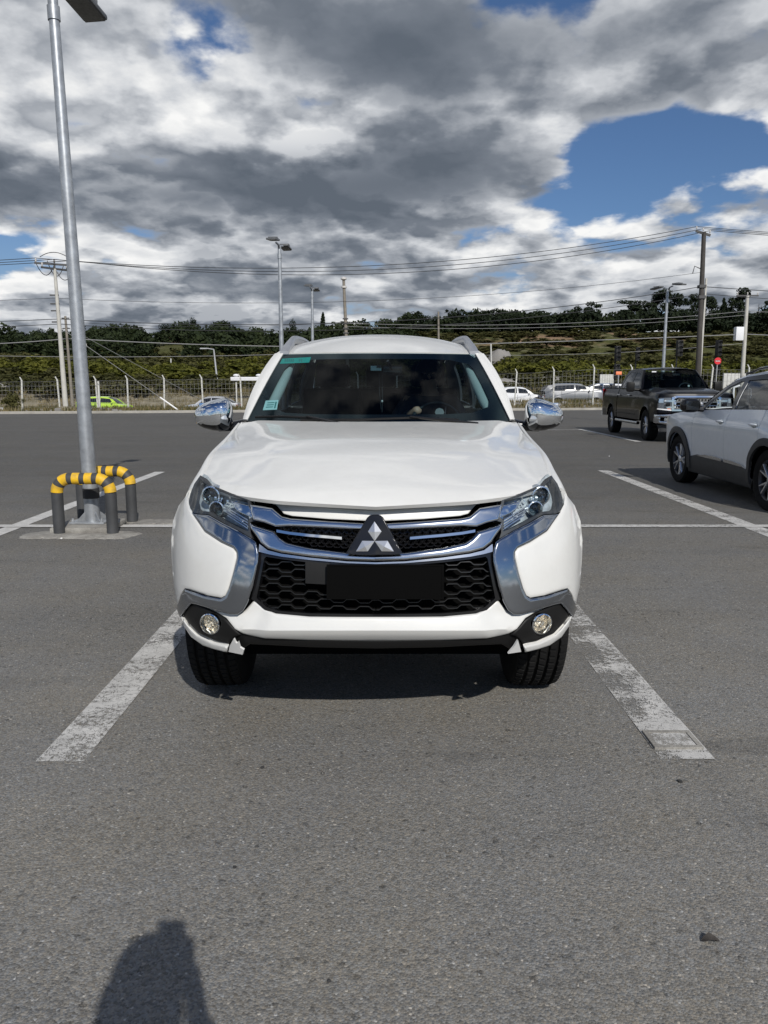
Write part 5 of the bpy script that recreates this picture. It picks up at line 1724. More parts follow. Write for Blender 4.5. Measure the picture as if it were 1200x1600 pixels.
for s in (-1, 1):
    # light inner pillar trims with grab handles
    pth = [Vector(scr(0.875, t)) + Vector((0.0, 0.075, -0.012)) for t in (0.10, 0.25, 0.45, 0.65, 0.86)]
    mb = MB()
    mb.tube([(s * p.x, p.y, p.z) for p in pth], [0.020, 0.032, 0.034, 0.030, 0.020], 10)
    mb.build('pillar_trim', M['interior_grey'], P_)
    hp = [(-431, 574), (-440, 577), (-446.5, 590), (-440, 607), (-433, 612), (-424, 604)]
    pts = []
    for a, b in hp:
        px = -a
        if s > 0: px = 2 * 592.5 - px
        g = inv_glass(px, b); p = Vector(scr(*g)) + Vector((0, 0.10, 0.0))
        q = (p + Vector((SX, SY, -CAMH)))
        # keep the sight line when stepping behind the glass
        base = Vector(scr(*g)) + Vector((SX, SY, 0)) - Vector((0, 0, CAMH))
        k = (base.y + 0.10) / base.y
        p = Vector((0, 0, CAMH)) + base * k - Vector((SX, SY, 0))
        pts.append(p)
    MB().tube(pts + [pts[0]], 0.015, 8).build('grab_handle', M['interior_grey'], P_)
# driver seen dimly through the glass
def lp(x, y, z, r): return (x, y, z, r)
J = dict(pelvis=lp(0.37, 3.02, 0.86, 0.15), waist=lp(0.37, 3.08, 1.0, 0.14), chest=lp(0.37, 3.12, 1.18, 0.16), neck0=lp(0.37, 3.10, 1.32, 0.07), neck=lp(0.36, 3.07, 1.38, 0.05), head=lp(0.355, 3.05, 1.46, 0.088), crown=lp(0.355, 3.06, 1.53, 0.07),
         sl=lp(0.20, 3.10, 1.27, 0.07), el=lp(0.10, 2.90, 1.10, 0.047), wl=lp(0.22, 2.62, 1.21, 0.032), hl=lp(0.27, 2.55, 1.25, 0.036),
         sr=lp(0.54, 3.10, 1.27, 0.07), er=lp(0.62, 2.90, 1.08, 0.047), wr=lp(0.56, 2.64, 1.16, 0.032), hr=lp(0.52, 2.56, 1.20, 0.036),
         kl=lp(0.27, 2.62, 0.86, 0.085), fl=lp(0.26, 2.35, 0.62, 0.06), kr=lp(0.47, 2.62, 0.86, 0.085), fr=lp(0.48, 2.35, 0.62, 0.06))
drv = empty('person', (SX, SY, 0), 0, 'driver in dark clothes sitting behind the steering wheel of the white SUV', 'person')
skin_mesh('body', J, [('pelvis', 'waist'), ('waist', 'chest'), ('chest', 'neck0'), ('neck0', 'neck'), ('neck', 'head'), ('head', 'crown'), ('chest', 'sl'), ('sl', 'el'), ('el', 'wl'), ('wl', 'hl'), ('chest', 'sr'), ('sr', 'er'), ('er', 'wr'), ('wr', 'hr'),
                      ('pelvis', 'kl'), ('kl', 'fl'), ('pelvis', 'kr'), ('kr', 'fr')], M['skin'], drv, 2)
skin_mesh('jacket', {k: (v[0], v[1] + 0.004, v[2], v[3] + 0.012) for k, v in J.items() if k in ('pelvis', 'waist', 'chest', 'neck0', 'sl', 'el', 'wl', 'sr', 'er', 'wr')},
          [('pelvis', 'waist'), ('waist', 'chest'), ('chest', 'neck0'), ('chest', 'sl'), ('sl', 'el'), ('el', 'wl'), ('chest', 'sr'), ('sr', 'er'), ('er', 'wr')], M['dark_cloth'], drv, 2)
MB().ell((0.355, 3.075, 1.50), (0.098, 0.108, 0.10), 16, 10).build('hair', M['hair'], drv)
face = MB().ell((0.355, 2.965, 1.465), (0.012, 0.02, 0.018), 8, 6)
for dx in (-0.033, 0.033): face.ell((0.355 + dx, 2.975, 1.49), (0.012, 0.008, 0.007), 8, 6)
face.build('face_features', M['skin'], drv)

# rear-view mirror, toll tag and the cord hanging from it
m0 = empty('rear_view_mirror', (0, 0, 0)); m0.parent = P_
c1 = at(613, 579, 4.97) - Vector((SX, SY, 0))
MB().box(c1, (0.125, 0.03, 0.062), Matrix.Rotation(0.1, 3, 'X'), bev=0.012).tube([c1, c1 + Vector((-0.03, -0.04, 0.06))], 0.01, 6).build('mirror_body', M['gloss_black'], m0)
c2 = at(587.5, 575.5, 4.93) - Vector((SX, SY, 0))
MB().box(c2, (0.068, 0.012, 0.03), bev=0.004).build('toll_tag', M['sticker_pale'], P_)
MB().box(c2 + Vector((0.018, -0.004, 0.012)), (0.03, 0.012, 0.02), bev=0.004).build('tag_clip', M['gloss_black'], P_)
c3 = at(597, 590, 5.0) - Vector((SX, SY, 0))
cord = MB().tube([c3 + Vector((0, 0, 0.03)), c3 + Vector((0.002, 0, -0.10)), c3 + Vector((0, 0, -0.22))], 0.0025, 5).tube([c3 + Vector((-0.02, 0, 0.03)), c3 + Vector((-0.016, 0, -0.10)), c3 + Vector((-0.006, 0, -0.2))], 0.002, 5)
hc = cord.build('hanging_cord', M['grey_plastic'], None)
hc.data.transform(Matrix.Translation((SX, SY, 0)))
tag(hc, 'thin beaded cord hanging from the mirror inside the white SUV windscreen', 'cord')
MB().ell(c3 + Vector((SX, SY, -0.15)), (0.007, 0.007, 0.009), 10, 8).build('bead', M['porcelain'], hc)
# ------------------------------------------------------------------ striped hoop guards
def hoop(x0, x1, y, label):
    root = empty('hoop_guard', ((x0 + x1) / 2, y, 0), 0, label, 'hoop guard', 'striped hoop guards round the lamp post')
    h = 0.535; R = 0.13; rt = 0.054; w = (x1 - x0) / 2
    path = [(-w, 0, 0), (-w, 0, h - R)]
    arcs = [(-w + R - R * math.cos(t), 0, h - R + R * math.sin(t)) for t in np.linspace(0, math.pi / 2, 9)]
    top = [(x, 0, h) for x in np.linspace(-w + R, w - R, 9)][1:-1]
    full_ = arcs + top + [(-p[0], 0, p[2]) for p in reversed(arcs)]
    for s in (-1, 1):
        MB().tube([(s * w, 0, -0.02), (s * w, 0, h - R - 0.005)], rt, 20).build('leg', M['guard_black'], root)
        # anchor sleeve and a bolt at the foot
        MB().tube([(s * w, 0, 0.0), (s * w, 0, 0.012)], rt + 0.012, 20).build('foot_collar', M['concrete'], root)
    # length along the bend
    L = [0.0]
    for a, b in zip(full_, full_[1:]): L.append(L[-1] + (Vector(b) - Vector(a)).length)
    def pt(s):
        s = max(0, min(L[-1], s)); i = min(len(L) - 2, int(np.searchsorted(L, s, side='right') - 1)); f = (s - L[i]) / max(L[i + 1] - L[i], 1e-9)
        return Vector(full_[i]).lerp(Vector(full_[i + 1]), f)
    tot = L[-1]; ny = 6; yb = 0.106 * tot; bb = (tot - ny * yb) / (ny - 1)
    s = 0.0
    for k in range(2 * ny - 1):
        ln = yb if k % 2 == 0 else bb
        q = [pt(s + ln * t) for t in np.linspace(0, 1, 7)]
        rr = rt + (0.0015 if k % 2 == 0 else 0.0)
        MB().tube(q, rr, 20, cap=True).build('yellow_band' if k % 2 == 0 else 'black_band', M['guard_yellow'] if k % 2 == 0 else M['guard_black'], root)
        s += ln
    return root
hoop(-3.11, -2.60, 7.25, 'front black and yellow striped hoop guard before the lamp post')
hoop(-3.13, -2.62, 7.89, 'rear black and yellow striped hoop guard behind the lamp post')

# ------------------------------------------------------------------ car-park lamp posts
def lamp_post(x, y, label, lean=(0, 0), base=True, rz=0.0, arms='two', H=4.98):
    root = empty('lamp_post', (x, y, 0), rz, label, 'lamp post', 'galvanised car park lamp posts')
    top = Vector((lean[0], lean[1], H))
    n = 12
    pts = [top * (i / n) + Vector((0, 0, 0.05 * (1 - i / n))) for i in range(n + 1)]
    rs = [0.074 - 0.030 * (i / n) for i in range(n + 1)]
    MB().tube(pts, rs, 24).build('shaft', M['galv'], root)
    MB().tube([top * 0.938, top * 0.962], 0.055, 20).build('collar', M['galv'], root)
    MB().tube([(0, 0, 0.30), (0, 0, 0.40)], 0.080, 24).build('rubber_sleeve', M['rubber'], root)
    bp = MB().box((0, 0, 0.07), (0.34, 0.34, 0.018), bev=0.004)
    bp.build('base_plate', M['galv'], root)
    for a in range(4):
        t = a * math.pi / 2 + math.pi / 4
        d = Vector((math.cos(t), math.sin(t), 0)); s = Vector((-d.y, d.x, 0)) * 0.004
        g = [d * 0.07 + Vector((0, 0, 0.08)), d * 0.165 + Vector((0, 0, 0.08)), d * 0.07 + Vector((0, 0, 0.17))]
        MB().add([p + s for p in g] + [p - s for p in g], [(0, 1, 2), (5, 4, 3), (0, 3, 4, 1), (1, 4, 5, 2), (2, 5, 3, 0)]).build('gusset', M['galv'], root, smooth=False)
        b = d * 0.20
        MB().tube([(b.x, b.y, 0.06), (b.x, b.y, 0.115)], 0.011, 8).tube([(b.x, b.y, 0.079), (b.x, b.y, 0.094)], 0.02, 6).build('bolt', M['galv'], root)
    for s in ((-1, 1) if arms == 'two' else (1,)):
        e = top + Vector((0.05 * s, 0.26 * s, 0.05)) if arms == 'two' else top + Vector((0, 0.3, 0.05))
        MB().tube([top - Vector((0, 0, 0.08)), top + Vector((0.01 * s, 0.10 * s, 0.02)), e], 0.027, 10).build('arm', M['galv'], root)
        hd = MB()
        c = e + Vector((0.035 * s, 0.30 * s, 0.02))
        rot = Matrix.Rotation(-0.10 * s, 3, 'X') @ Matrix.Rotation(-0.12, 3, 'Z')
        hd.box(c, (0.25, 0.47, 0.05), rot, bev=0.02)
        for k in range(5): hd.box(c + Vector((0, -0.2 * s + k * 0.06 * s, 0.04)), (0.24, 0.012, 0.035), rot)
        h_ = hd.build('lamp_head', M['lamp_housing'], root)
        MB().box(c + Vector((0, 0.04 * s, -0.0295)), (0.21, 0.38, 0.006), rot, bev=0.002).build('lens', M['lamp_window'], h_)
    return root
lamp_post(-2.92, 7.60, 'tall galvanised lamp post standing between the two striped hoop guards', lean=(-0.075, 0.0))
lamp_post(-2.70, 20.7, 'galvanised twin-head lamp post behind the SUV roof, the nearer and taller of two')
lamp_post(-2.70, 29.6, 'galvanised twin-head lamp post behind the SUV roof, the farther and shorter of two', lean=(0.02, 0))
lamp_post(10.42, 29.2, 'galvanised twin-head lamp post standing behind the black pickup cab', rz=0.55)

# ------------------------------------------------------------------ photographer, whose shadow lies on the asphalt
ph = empty('person', (0, 0, 0), 0, 'photographer holding up a phone, seen only as the shadow at the bottom left', 'person')
def q(x, y, z, r): return (x + 0.01, y, z, r)
J = dict(pelvis=q(0, -0.36, 0.86, 0.15), waist=q(0, -0.34, 1.00, 0.125), chest=q(0, -0.33, 1.17, 0.15), neck0=q(0, -0.33, 1.30, 0.075), neck=q(0, -0.31, 1.35, 0.052), head=q(0, -0.275, 1.45, 0.086), crown=q(0, -0.285, 1.52, 0.074),
         sl=q(-0.16, -0.33, 1.25, 0.06), el=q(-0.15, -0.22, 1.02, 0.042), wl=q(-0.06, -0.085, 1.25, 0.027), hl=q(-0.060, -0.050, 1.34, 0.022),
         sr=q(0.16, -0.33, 1.25, 0.06), er=q(0.12, -0.22, 1.02, 0.042), wr=q(0.045, -0.085, 1.25, 0.027), hr=q(0.030, -0.050, 1.34, 0.022),
         hpl=q(-0.09, -0.36, 0.80, 0.10), kl=q(-0.10, -0.33, 0.46, 0.062), al=q(-0.11, -0.37, 0.09, 0.042), tl=q(-0.12, -0.22, 0.035, 0.034),
         hpr=q(0.09, -0.36, 0.80, 0.10), kr=q(0.10, -0.33, 0.46, 0.062), ar=q(0.11, -0.37, 0.09, 0.042), tr=q(0.12, -0.22, 0.035, 0.034))
BN = [('pelvis', 'waist'), ('waist', 'chest'), ('chest', 'neck0'), ('neck0', 'neck'), ('neck', 'head'), ('head', 'crown'), ('chest', 'sl'), ('sl', 'el'), ('el', 'wl'), ('wl', 'hl'), ('chest', 'sr'), ('sr', 'er'), ('er', 'wr'), ('wr', 'hr'),
      ('pelvis', 'hpl'), ('hpl', 'kl'), ('kl', 'al'), ('al', 'tl'), ('pelvis', 'hpr'), ('hpr', 'kr'), ('kr', 'ar'), ('ar', 'tr')]
skin_mesh('body', J, BN, M['skin'], ph, 2)
ck = ('pelvis', 'waist', 'chest', 'neck0', 'sl', 'el', 'wl', 'sr', 'er', 'wr')
skin_mesh('jacket', {k: (v[0], v[1], v[2], v[3] + 0.014) for k, v in J.items() if k in ck}, [b for b in BN if b[0] in ck and b[1] in ck], M['dark_cloth'], ph, 2)
ck2 = ('pelvis', 'hpl', 'kl', 'al', 'hpr', 'kr', 'ar')
skin_mesh('trousers', {k: (v[0], v[1], v[2], v[3] + 0.012) for k, v in J.items() if k in ck2}, [b for b in BN if b[0] in ck2 and b[1] in ck2], M['denim'], ph, 2)
MB().ell((0.01, -0.295, 1.485), (0.090, 0.102, 0.098), 18, 12).ell((-0.01, -0.30, 1.40), (0.098, 0.09, 0.13), 18, 12).build('hair', M['hair'], ph)
ft = MB().ell((0.01, -0.185, 1.45), (0.012, 0.02, 0.018), 8, 6)
for s in (-1, 1): ft.ell((0.01 + s * 0.088, -0.28, 1.45), (0.012, 0.02, 0.03), 8, 6)
ft.build('nose_and_ears', M['skin'], ph)
fg = MB()
for s in (-1, 1):
    for k in range(4):
        zz = 1.315 + k * 0.019
        fg.tube([(-0.012 + s * 0.052, -0.045, zz), (-0.012 + s * 0.048, -0.022, zz + 0.002), (-0.012 + s * 0.030, -0.014, zz + 0.003)], [0.009, 0.008, 0.007], 8)
    fg.tube([(-0.012 + s * 0.045, -0.05, 1.325), (-0.012 + s * 0.028, -0.034, 1.345), (-0.012 + s * 0.018, -0.032, 1.36)], [0.010, 0.009, 0.008], 8)
fg.build('fingers', M['skin'], ph)
pn = MB().box((-0.012, -0.021, 1.355), (0.073, 0.008, 0.150), bev=0.003).build('phone', M['phone'])
tag(pn, 'dark phone held upright in front of the photographer', 'phone')

# ------------------------------------------------------------------ utility poles and cables
def pole_at(px_base, py_base, px_top, py_top, Y, r0, r1, name, mat, label, cat='utility pole', arm=None, n=6, zb=None):
    b = at(px_base, py_base, Y)
    z = land(b.x, Y) if zb is None else zb
    b = Vector((b.x, Y, z - 0.05))
    t = at(px_top, py_top, Y)
    root = empty(name, b, 0, label, cat)
    d = t - b
    MB().tube([d * (i / n) for i in range(n + 1)], [r0 + (r1 - r0) * i / n for i in range(n + 1)], 12).build('pole_shaft', mat, root)
    return root, b, t

p1, b1, t1 = pole_at(103, 640, 85.5, 420, 45.5, 0.155, 0.085, 'utility_pole', M['pole_concrete'], 'pale concrete utility pole with tangled jumpers on top, left of the near lamp post')
top = t1 - b1
def crossarm(root, c, L, ang, mat=M['iron'], ins=3, name='crossarm'):
    d = Vector((math.cos(ang), math.sin(ang), 0))
    MB().box(c, (L, 0.10, 0.10), Matrix.Rotation(ang, 3, 'Z')).build(name, mat, root)
    tips = []
    for k in range(ins):
        u = -0.46 + 0.92 * k / max(ins - 1, 1)
        p = c + d * (L * u)
        MB().lathe([(0.02, 0.0), (0.05, 0.06), (0.03, 0.10), (0.055, 0.14), (0.03, 0.2), (0.001, 0.22)], 8, 'z', (p.x, p.y, p.z + 0.05)).build('insulator', M['porcelain'], root)
        tips.append(p + Vector((0, 0, 0.27)))
    return tips
tp1 = crossarm(p1, top + Vector((0, 0, 0.25)), 2.1, 0.5)
crossarm(p1, top + Vector((0, 0, 0.0)), 1.6, 0.9, ins=2)
MB().tube([top - Vector((0, 0, 0.3)), top + Vector((0, 0, 0.5))], 0.05, 8).build('bracket', M['iron'], p1)
jp = MB()
for a, b, sag in (((-1.1, 0.2), (0.0, 0), 0.7), ((1.2, 0.1), (0.1, -0.4), 0.7), ((-0.8, 0.4), (0.9, 0.3), -0.3), ((-0.4, 0.2), (0.5, -0.1), 0.7)):
    pts = []
    for u in np.linspace(0, 1, 12):
        pts.append(top + Vector((a[0] + (b[0] - a[0]) * u, 0, 0.25 + a[1] + (b[1] - a[1]) * u - sag * 4 * u * (1 - u))))
    jp.tube(pts, 0.022, 5)
jp.build('jumper_cables', M['iron'], p1)
for zz in (0.39, 0.52, 0.60, 0.70):
    c = top * (1 - (1 - zz) * 0.6)
    MB().box(c + Vector((-0.15, 0, 0)), (0.5, 0.08, 0.07)).build('bracket', M['iron'], p1)
MB().lathe([(1.3, 0.0), (0.9, 0.10), (0.45, 0.24), (0.18, 0.30)], 18).build('earth_mound', M['terrain'], p1)

p2, b2, t2 = pole_at(113, 622, 102, 494, 58, 0.13, 0.08, 'utility_pole', M['pole_wood'], 'thin weathered wooden pole just right of the pale concrete pole')
top2 = t2 - b2
for k in range(5): MB().box(top2 * (0.98 - k * 0.10), (0.55, 0.08, 0.08)).build('bracket', M['iron'], p2)

p3, b3, t3 = pole_at(1092, 585, 1100, 363, 50, 0.19, 0.13, 'utility_pole', M['pole_dark'], 'tall dark utility pole with a tilted crossarm rising behind the black pickup')
top3 = t3 - b3
cc = top3 + Vector((-0.05, 0, -0.05))
MB().box(cc, (0.95, 0.12, 0.13), Matrix.Rotation(0.28, 3, 'Y')).build('crossarm', M['iron'], p3)
tp3 = []
for u in (-0.42, 0.0, 0.42):
    p = cc + Vector((u, 0, 0.12 - u * 0.28))
    MB().lathe([(0.02, 0), (0.05, 0.05), (0.03, 0.1), (0.05, 0.14), (0.001, 0.2)], 8, 'z', tuple(p)).build('insulator', M['porcelain'], p3); tp3.append(p + Vector((0, 0, 0.15)))
for f in (0.64, 0.70): MB().box(top3 * f, (0.42, 0.42, 0.18)).build('clamp', M['iron'], p3)
MB().tube([top3 * 0.80 + Vector((-0.15, 0, 0)), top3 * 0.80 + Vector((-0.5, 0, 0.15)), top3 * 0.80 + Vector((-0.6, 0, -0.3))], 0.03, 6).build('hanging_hook', M['iron'], p3)
MB().box(top3 * 0.40 + Vector((0.16, -0.05, 0)), (0.10, 0.10, 7.5)).build('conduit', M['pole_concrete'], p3)

p4, b4, t4 = pole_at(1160, 592, 1168, 462, 62, 0.17, 0.13, 'utility_pole', M['pole_concrete'], 'concrete utility pole at the right with a white box near its top')
top4 = t4 - b4
MB().box(top4 * 0.66 + Vector((-0.5, 0, 0)), (0.62, 0.5, 1.05), bev=0.05).build('transformer_box', M['box_white'], p4)
crossarm(p4, top4, 1.7, 0.0)
sb = MB().box(top4 * 0.12 + Vector((-0.1, -0.3, 0)), (0.75, 0.3, 1.0), bev=0.05); sb.build('cabinet', M['signal_black'], p4)
MB().tube([top4 * 0.12 + Vector((-0.75, -0.3, -0.4)), top4 * 0.12 + Vector((-0.75, -0.3, 0.45)), top4 * 0.12 + Vector((-0.3, -0.3, 0.6))], 0.09, 8).tube([top4 * 0.12 + Vector((0.65, -0.3, -1.3)), top4 * 0.12 + Vector((0.6, -0.3, 0.3)), top4 * 0.12 + Vector((0.2, -0.3, 0.6))], 0.08, 8).build('white_bracket', M['box_white'], p4)

p5, b5, t5 = pole_at(546, 590, 537, 438, 58, 0.16, 0.10, 'utility_pole', M['pole_wood'], 'leaning weathered pole with insulators rising behind the middle of the SUV roof')
top5 = t5 - b5
MB().lathe([(0.08, 0), (0.22, 0.06), (0.22, 0.16), (0.08, 0.24)], 10, 'z', tuple(top5)).build('insulator', M['porcelain'], p5)
MB().lathe([(0.08, 0), (0.2, 0.05), (0.2, 0.14), (0.08, 0.2)], 10, 'z', tuple(top5 * 0.94)).build('insulator', M['porcelain'], p5)
for k in range(4): MB().box(top5 * (0.72 - 0.035 * k), (0.4, 0.3, 0.08)).build('bracket', M['iron'], p5)
p6, b6, t6 = pole_at(686, 575, 685, 487, 90, 0.15, 0.10, 'utility_pole', M['pole_wood'], 'short distant pole above the right half of the SUV roof')
p7, b7, t7 = pole_at(769, 600, 767, 537, 66, 0.09, 0.06, 'utility_pole', M['post_concrete'], 'thin pale post right of the SUV windscreen pillar')
p8, b8, t8 = pole_at(340, 600, 334, 546, 84, 0.12, 0.07, 'street_lamp', M['galv_far'], 'small distant street lamp above the left door mirror', 'street lamp')
MB().tube([t8 - b8, t8 - b8 + Vector((-0.8, 0, 0.12))], 0.06, 6).box(t8 - b8 + Vector((-1.1, 0, 0.1)), (0.7, 0.25, 0.12)).build('lamp_head', M['galv_far'], p8)
p9, b9, t9 = pole_at(267, 578, 267, 560, 120, 0.12, 0.09, 'utility_pole', M['post_concrete'], 'tiny distant post in the dark trees at the left')

def catenary(a, b, sag, n=28):
    return [a.lerp(b, u) - Vector((0, 0, sag * 4 * u * (1 - u))) for u in np.linspace(0, 1, n)]
def cable(pa, pb, sag, r, label, mat=None):
    o = MB().tube(catenary(pa, pb, sag), r, 5, cap=False).build('power_line', mat or M['cable'], fix=False)
    return tag(o, label, 'cable', 'overhead power lines')
L_ = lambda px, py, Y: at(px, py, Y)
W1 = [b1 + t for t in tp1]; W3 = [b3 + t for t in tp3]
for k, nm in enumerate(('nearest', 'middle', 'farthest')):
    cable(W1[k], W3[k], 1.35 + 0.12 * k, 0.019, f'{nm} of the three long cables sagging from the concrete pole to the tall dark pole')
    cable(W1[k] + Vector((-45, 3, -0.2)), W1[k], 0.5, 0.019, f'{nm} of the three top cables leaving the frame left of the concrete pole')
    cable(W3[k], W3[k] + Vector((40, 3, -0.2)), 0.6, 0.019, f'{nm} of the three top cables leaving the frame right of the tall dark pole')
A1 = b1 + top * 0.80; A2 = b1 + top * 0.655; A3 = b1 + top * 0.62
B1 = b3 + top3 * 0.78; B2 = b3 + top3 * 0.70; B3 = b3 + top3 * 0.66
cable(A1 + Vector((-0.3, 0, 0)), B1, 0.9, 0.012, 'thin upper cable sagging across the lower clouds from pole to pole')
cable(A2, B2, 1.1, 0.022, 'thick bundled cable sagging above the tree line, the upper of a pair')
cable(A3, B3, 1.15, 0.020, 'thick bundled cable sagging above the tree line, the lower of a pair')
cable(A1 + Vector((-45, 2, 0.3)), A1, 0.5, 0.012, 'thin upper cable running off the left edge from the concrete pole')
cable(A2 + Vector((-45, 2, 0.2)), A2, 0.5, 0.020, 'bundled cable running off the left edge, upper of two')
cable(A3 + Vector((-45, 2, -0.1)), A3, 0.5, 0.020, 'bundled cable running off the left edge, lower of two')
cable(B2, B2 + Vector((40, 2, -0.5)), 0.5, 0.022, 'bundled cable running off the right edge, upper of two')
cable(B3, B3 + Vector((40, 2, -0.9)), 0.5, 0.018, 'bundled cable running off the right edge, lower of two')
C0_ = L_(-260, 534, 58); C1_ = L_(108, 529, 58); C2_ = L_(545, 542, 58); C3_ = L_(1165, 522, 62); C4_ = L_(1500, 524, 62)
cable(C0_, C1_, 0.35, 0.030, 'pale thick cable crossing the dark wood at the far left', M['cable_pale'])
cable(C1_, C2_, 0.15, 0.030, 'pale thick cable crossing the dark wood left of the SUV', M['cable_pale'])
cable(C2_, C3_, 0.1, 0.030, 'pale thick cable crossing the scrub hill right of the SUV', M['cable_pale'])
cable(C3_, C4_, 0.2, 0.030, 'pale thick cable leaving the right edge below the tall trees', M['cable_pale'])
cable(L_(-260, 548, 58), L_(545, 550, 58), 0.4, 0.018, 'thin pale cable low across the dark wood at the left', M['cable_pale'])
cable(L_(545, 548, 58), L_(1165, 536, 62), 0.6, 0.014, 'thin pale cable low across the scrub hill at the right', M['cable_pale'])
cable(L_(110, 503, 58), L_(541, 503, 58), 0.35, 0.014, 'thin cable crossing the tops of the left trees')
cable(L_(541, 505, 58), L_(1167, 486, 62), 0.5, 0.016, 'thin cable in front of the tall pines', M['cable_pale'])
cable(L_(541, 510, 58), L_(1167, 492, 62), 0.5, 0.014, 'second thin cable in front of the tall pines', M['cable_pale'])
cable(L_(1167, 486, 62), L_(1500, 480, 62), 0.3, 0.016, 'thin pale cable leaving the right edge at the white box', M['cable_pale'])
# guy wires with their pale guard tube
ga = at(282, 645, 44.0)
ga.z = 0.02
gt = b1 + top * 0.60
gw = MB().tube([ga, gt], 0.014, 5).build('guy_wire', M['cable_pale']); tag(gw, 'guy wire slanting down from the concrete pole, with a pale guard tube at its foot', 'guy wire')
MB().tube([ga, ga + (gt - ga) * 0.165], 0.045, 8).build('guard_tube', M['sign_white'], gw)
MB().ell(ga + (gt - ga) * 0.78, (0.07, 0.07, 0.14), 8, 6).build('insulator', M['porcelain'], gw)
gw2 = MB().tube([ga + Vector((1.2, 4, 0.1)), b2 + top2 * 0.9], 0.012, 5).build('guy_wire', M['cable_pale']); tag(gw2, 'second fainter guy wire crossing the dark wood', 'guy wire')

# ------------------------------------------------------------------ boundary fence
fpx = [-78, -18, 40, 98, 157, 204, 260, 320, 380, 440, 500, 560, 620, 682, 742, 802, 862, 923, 983, 1043, 1103, 1163, 1223, 1283]
fence = empty('wire_fence', (0, 49, 0), 0, 'wire fence on slim concrete posts along the far edge of the car park', 'fence')
tops = []
for i, px in enumerate(fpx):
    X0 = (px - 600) / FPX * 49; Y = 49.2 + 0.07 * X0
    X0 = (px - 600) / FPX * Y * 1.0
    zb = land(X0, Y) ; zt = at(px, np.interp(px, [40, 380, 802, 923], [594, 589, 581, 574]), Y).z
    tilt = random.Random(i).uniform(-0.05, 0.05)
    pm = MB().box((0, 0, (zt - zb) / 2 - 0.1), (0.085, 0.085, zt - zb + 0.2), bev=0.012).box((-0.055, -0.0, zt - zb + 0.08), (0.055, 0.055, 0.24), Matrix.Rotation(-0.5, 3, 'Y'))
    o = pm.build('fence_post', M['post_concrete'], fence); o.location = (X0, Y - 49, zb); o.rotation_euler = (0, tilt, 0)
    tops.append((X0, Y, zb, zt))
# extra slanted post beside the fifth
X0 = (163.5 - 600) / FPX * 48; o = MB().box((0, 0, 0.85), (0.10, 0.10, 1.8), bev=0.01).build('fence_post', M['post_concrete'], fence); o.location = (X0, -1.4, 0.0)
for lev in range(7):
    mb = MB()
    for (xa, ya, za, zta), (xb, yb, zb, ztb) in zip(tops, tops[1:]):
        f = 0.08 + lev * 0.145
        a = Vector((xa, ya - 49.06, za + (zta - za) * f)); b = Vector((xb, yb - 49.06, zb + (ztb - zb) * f))
        mb.tube([a, (a + b) / 2 - Vector((0, 0, 0.03)), b], 0.005, 4, cap=False)
    mb.build('fence_strand', M['wire'], fence, fix=False)
mb = MB()
for (xa, ya, za, zta), (xb, yb, zb, ztb) in zip(tops, tops[1:]):
    for k in range(10):
        u = (k + 0.5) / 10
        x = xa + (xb - xa) * u; y = ya + (yb - ya) * u - 49.06; z0_ = za + (zb - za) * u; h = (zta - za) * 0.94
        for dx in (0.16, -0.16): mb.add([(x, y, z0_), (x + 0.004, y, z0_), (x + 0.004 + dx, y, z0_ + h), (x + dx, y, z0_ + h)], [(0, 1, 2, 3)])
mb.build('wire_mesh', M['wire'], fence, fix=False)['kind'] = 'stuff'

# low white barrier sheltering trolleys beyond the fence (left of the SUV roof)
sh_ = empty('shelter_frame', (at(385, 600, 64).x, 64, land(at(385, 600, 64).x, 64)), 0, 'long white beam on thin posts beyond the fence, left of the SUV windscreen', 'frame')
w0 = at(361, 593, 64).x - sh_.location.x; w1 = at(440, 593, 64).x - sh_.location.x; zz = at(380, 592, 64).z - sh_.location.z
MB().box(((w0 + w1) / 2, 0, zz), (w1 - w0, 0.5, 0.30), bev=0.04).build('beam', M['box_white'], sh_)
for u in (0.1, 0.55, 0.95):
    MB().box((w0 + (w1 - w0) * u, 0, zz / 2 - 0.2), (0.10, 0.10, zz), bev=0.01).build('frame_post', M['post_concrete'], sh_)
    MB().ell((w0 + (w1 - w0) * u, 0, zz + 0.28), (0.25, 0.2, 0.12), 10, 6).build('cap', M['box_white'], sh_)

# ------------------------------------------------------------------ traffic signals and signs by the road
def signal(px, py_top, py_bot, Y, label, heads=1, rz=0.3):
    c = at(px, (py_top + py_bot) / 2, Y); zb = land(c.x, Y)
    root = empty('traffic_light', (c.x, Y, zb), 0, label, 'traffic light', 'black traffic lights by the road')
    zt = at(px, py_top, Y).z - zb
    MB().tube([(0, 0, -0.1), (0, 0, zt)], 0.06, 8).build('signal_pole', M['signal_black'], root)
    for h in range(heads):
        z = zt - 0.55 - h * 1.35
        hd = MB().box((0.12, -0.12, z), (0.42, 0.28, 1.12), Matrix.Rotation(rz, 3, 'Z'), bev=0.03).build('signal_head', M['signal_black'], root)
        for k in range(3):
            zz = z + 0.36 - 0.36 * k
            MB().lathe([(0.001, -0.30), (0.11, -0.29), (0.12, -0.26)], 14, 'y', (0.10, 0, zz)).build('lens', M['signal_lens'], hd)
            MB().add([(0.10 + 0.14 * math.cos(t), yy, zz + 0.14 * math.sin(t)) for t in np.linspace(0, math.pi, 8) for yy in (-0.26, -0.50)], [(2 * i, 2 * i + 1, 2 * i + 3, 2 * i + 2) for i in range(7)]).build('visor', M['signal_black'], hd)
    return root
signal(962, 541, 563, 60, 'tall double traffic light just behind the cargo bed of the black pickup', 2)
signal(994, 543, 560, 66, 'traffic light with one head above the rear window of the black pickup', 1, 1.2)
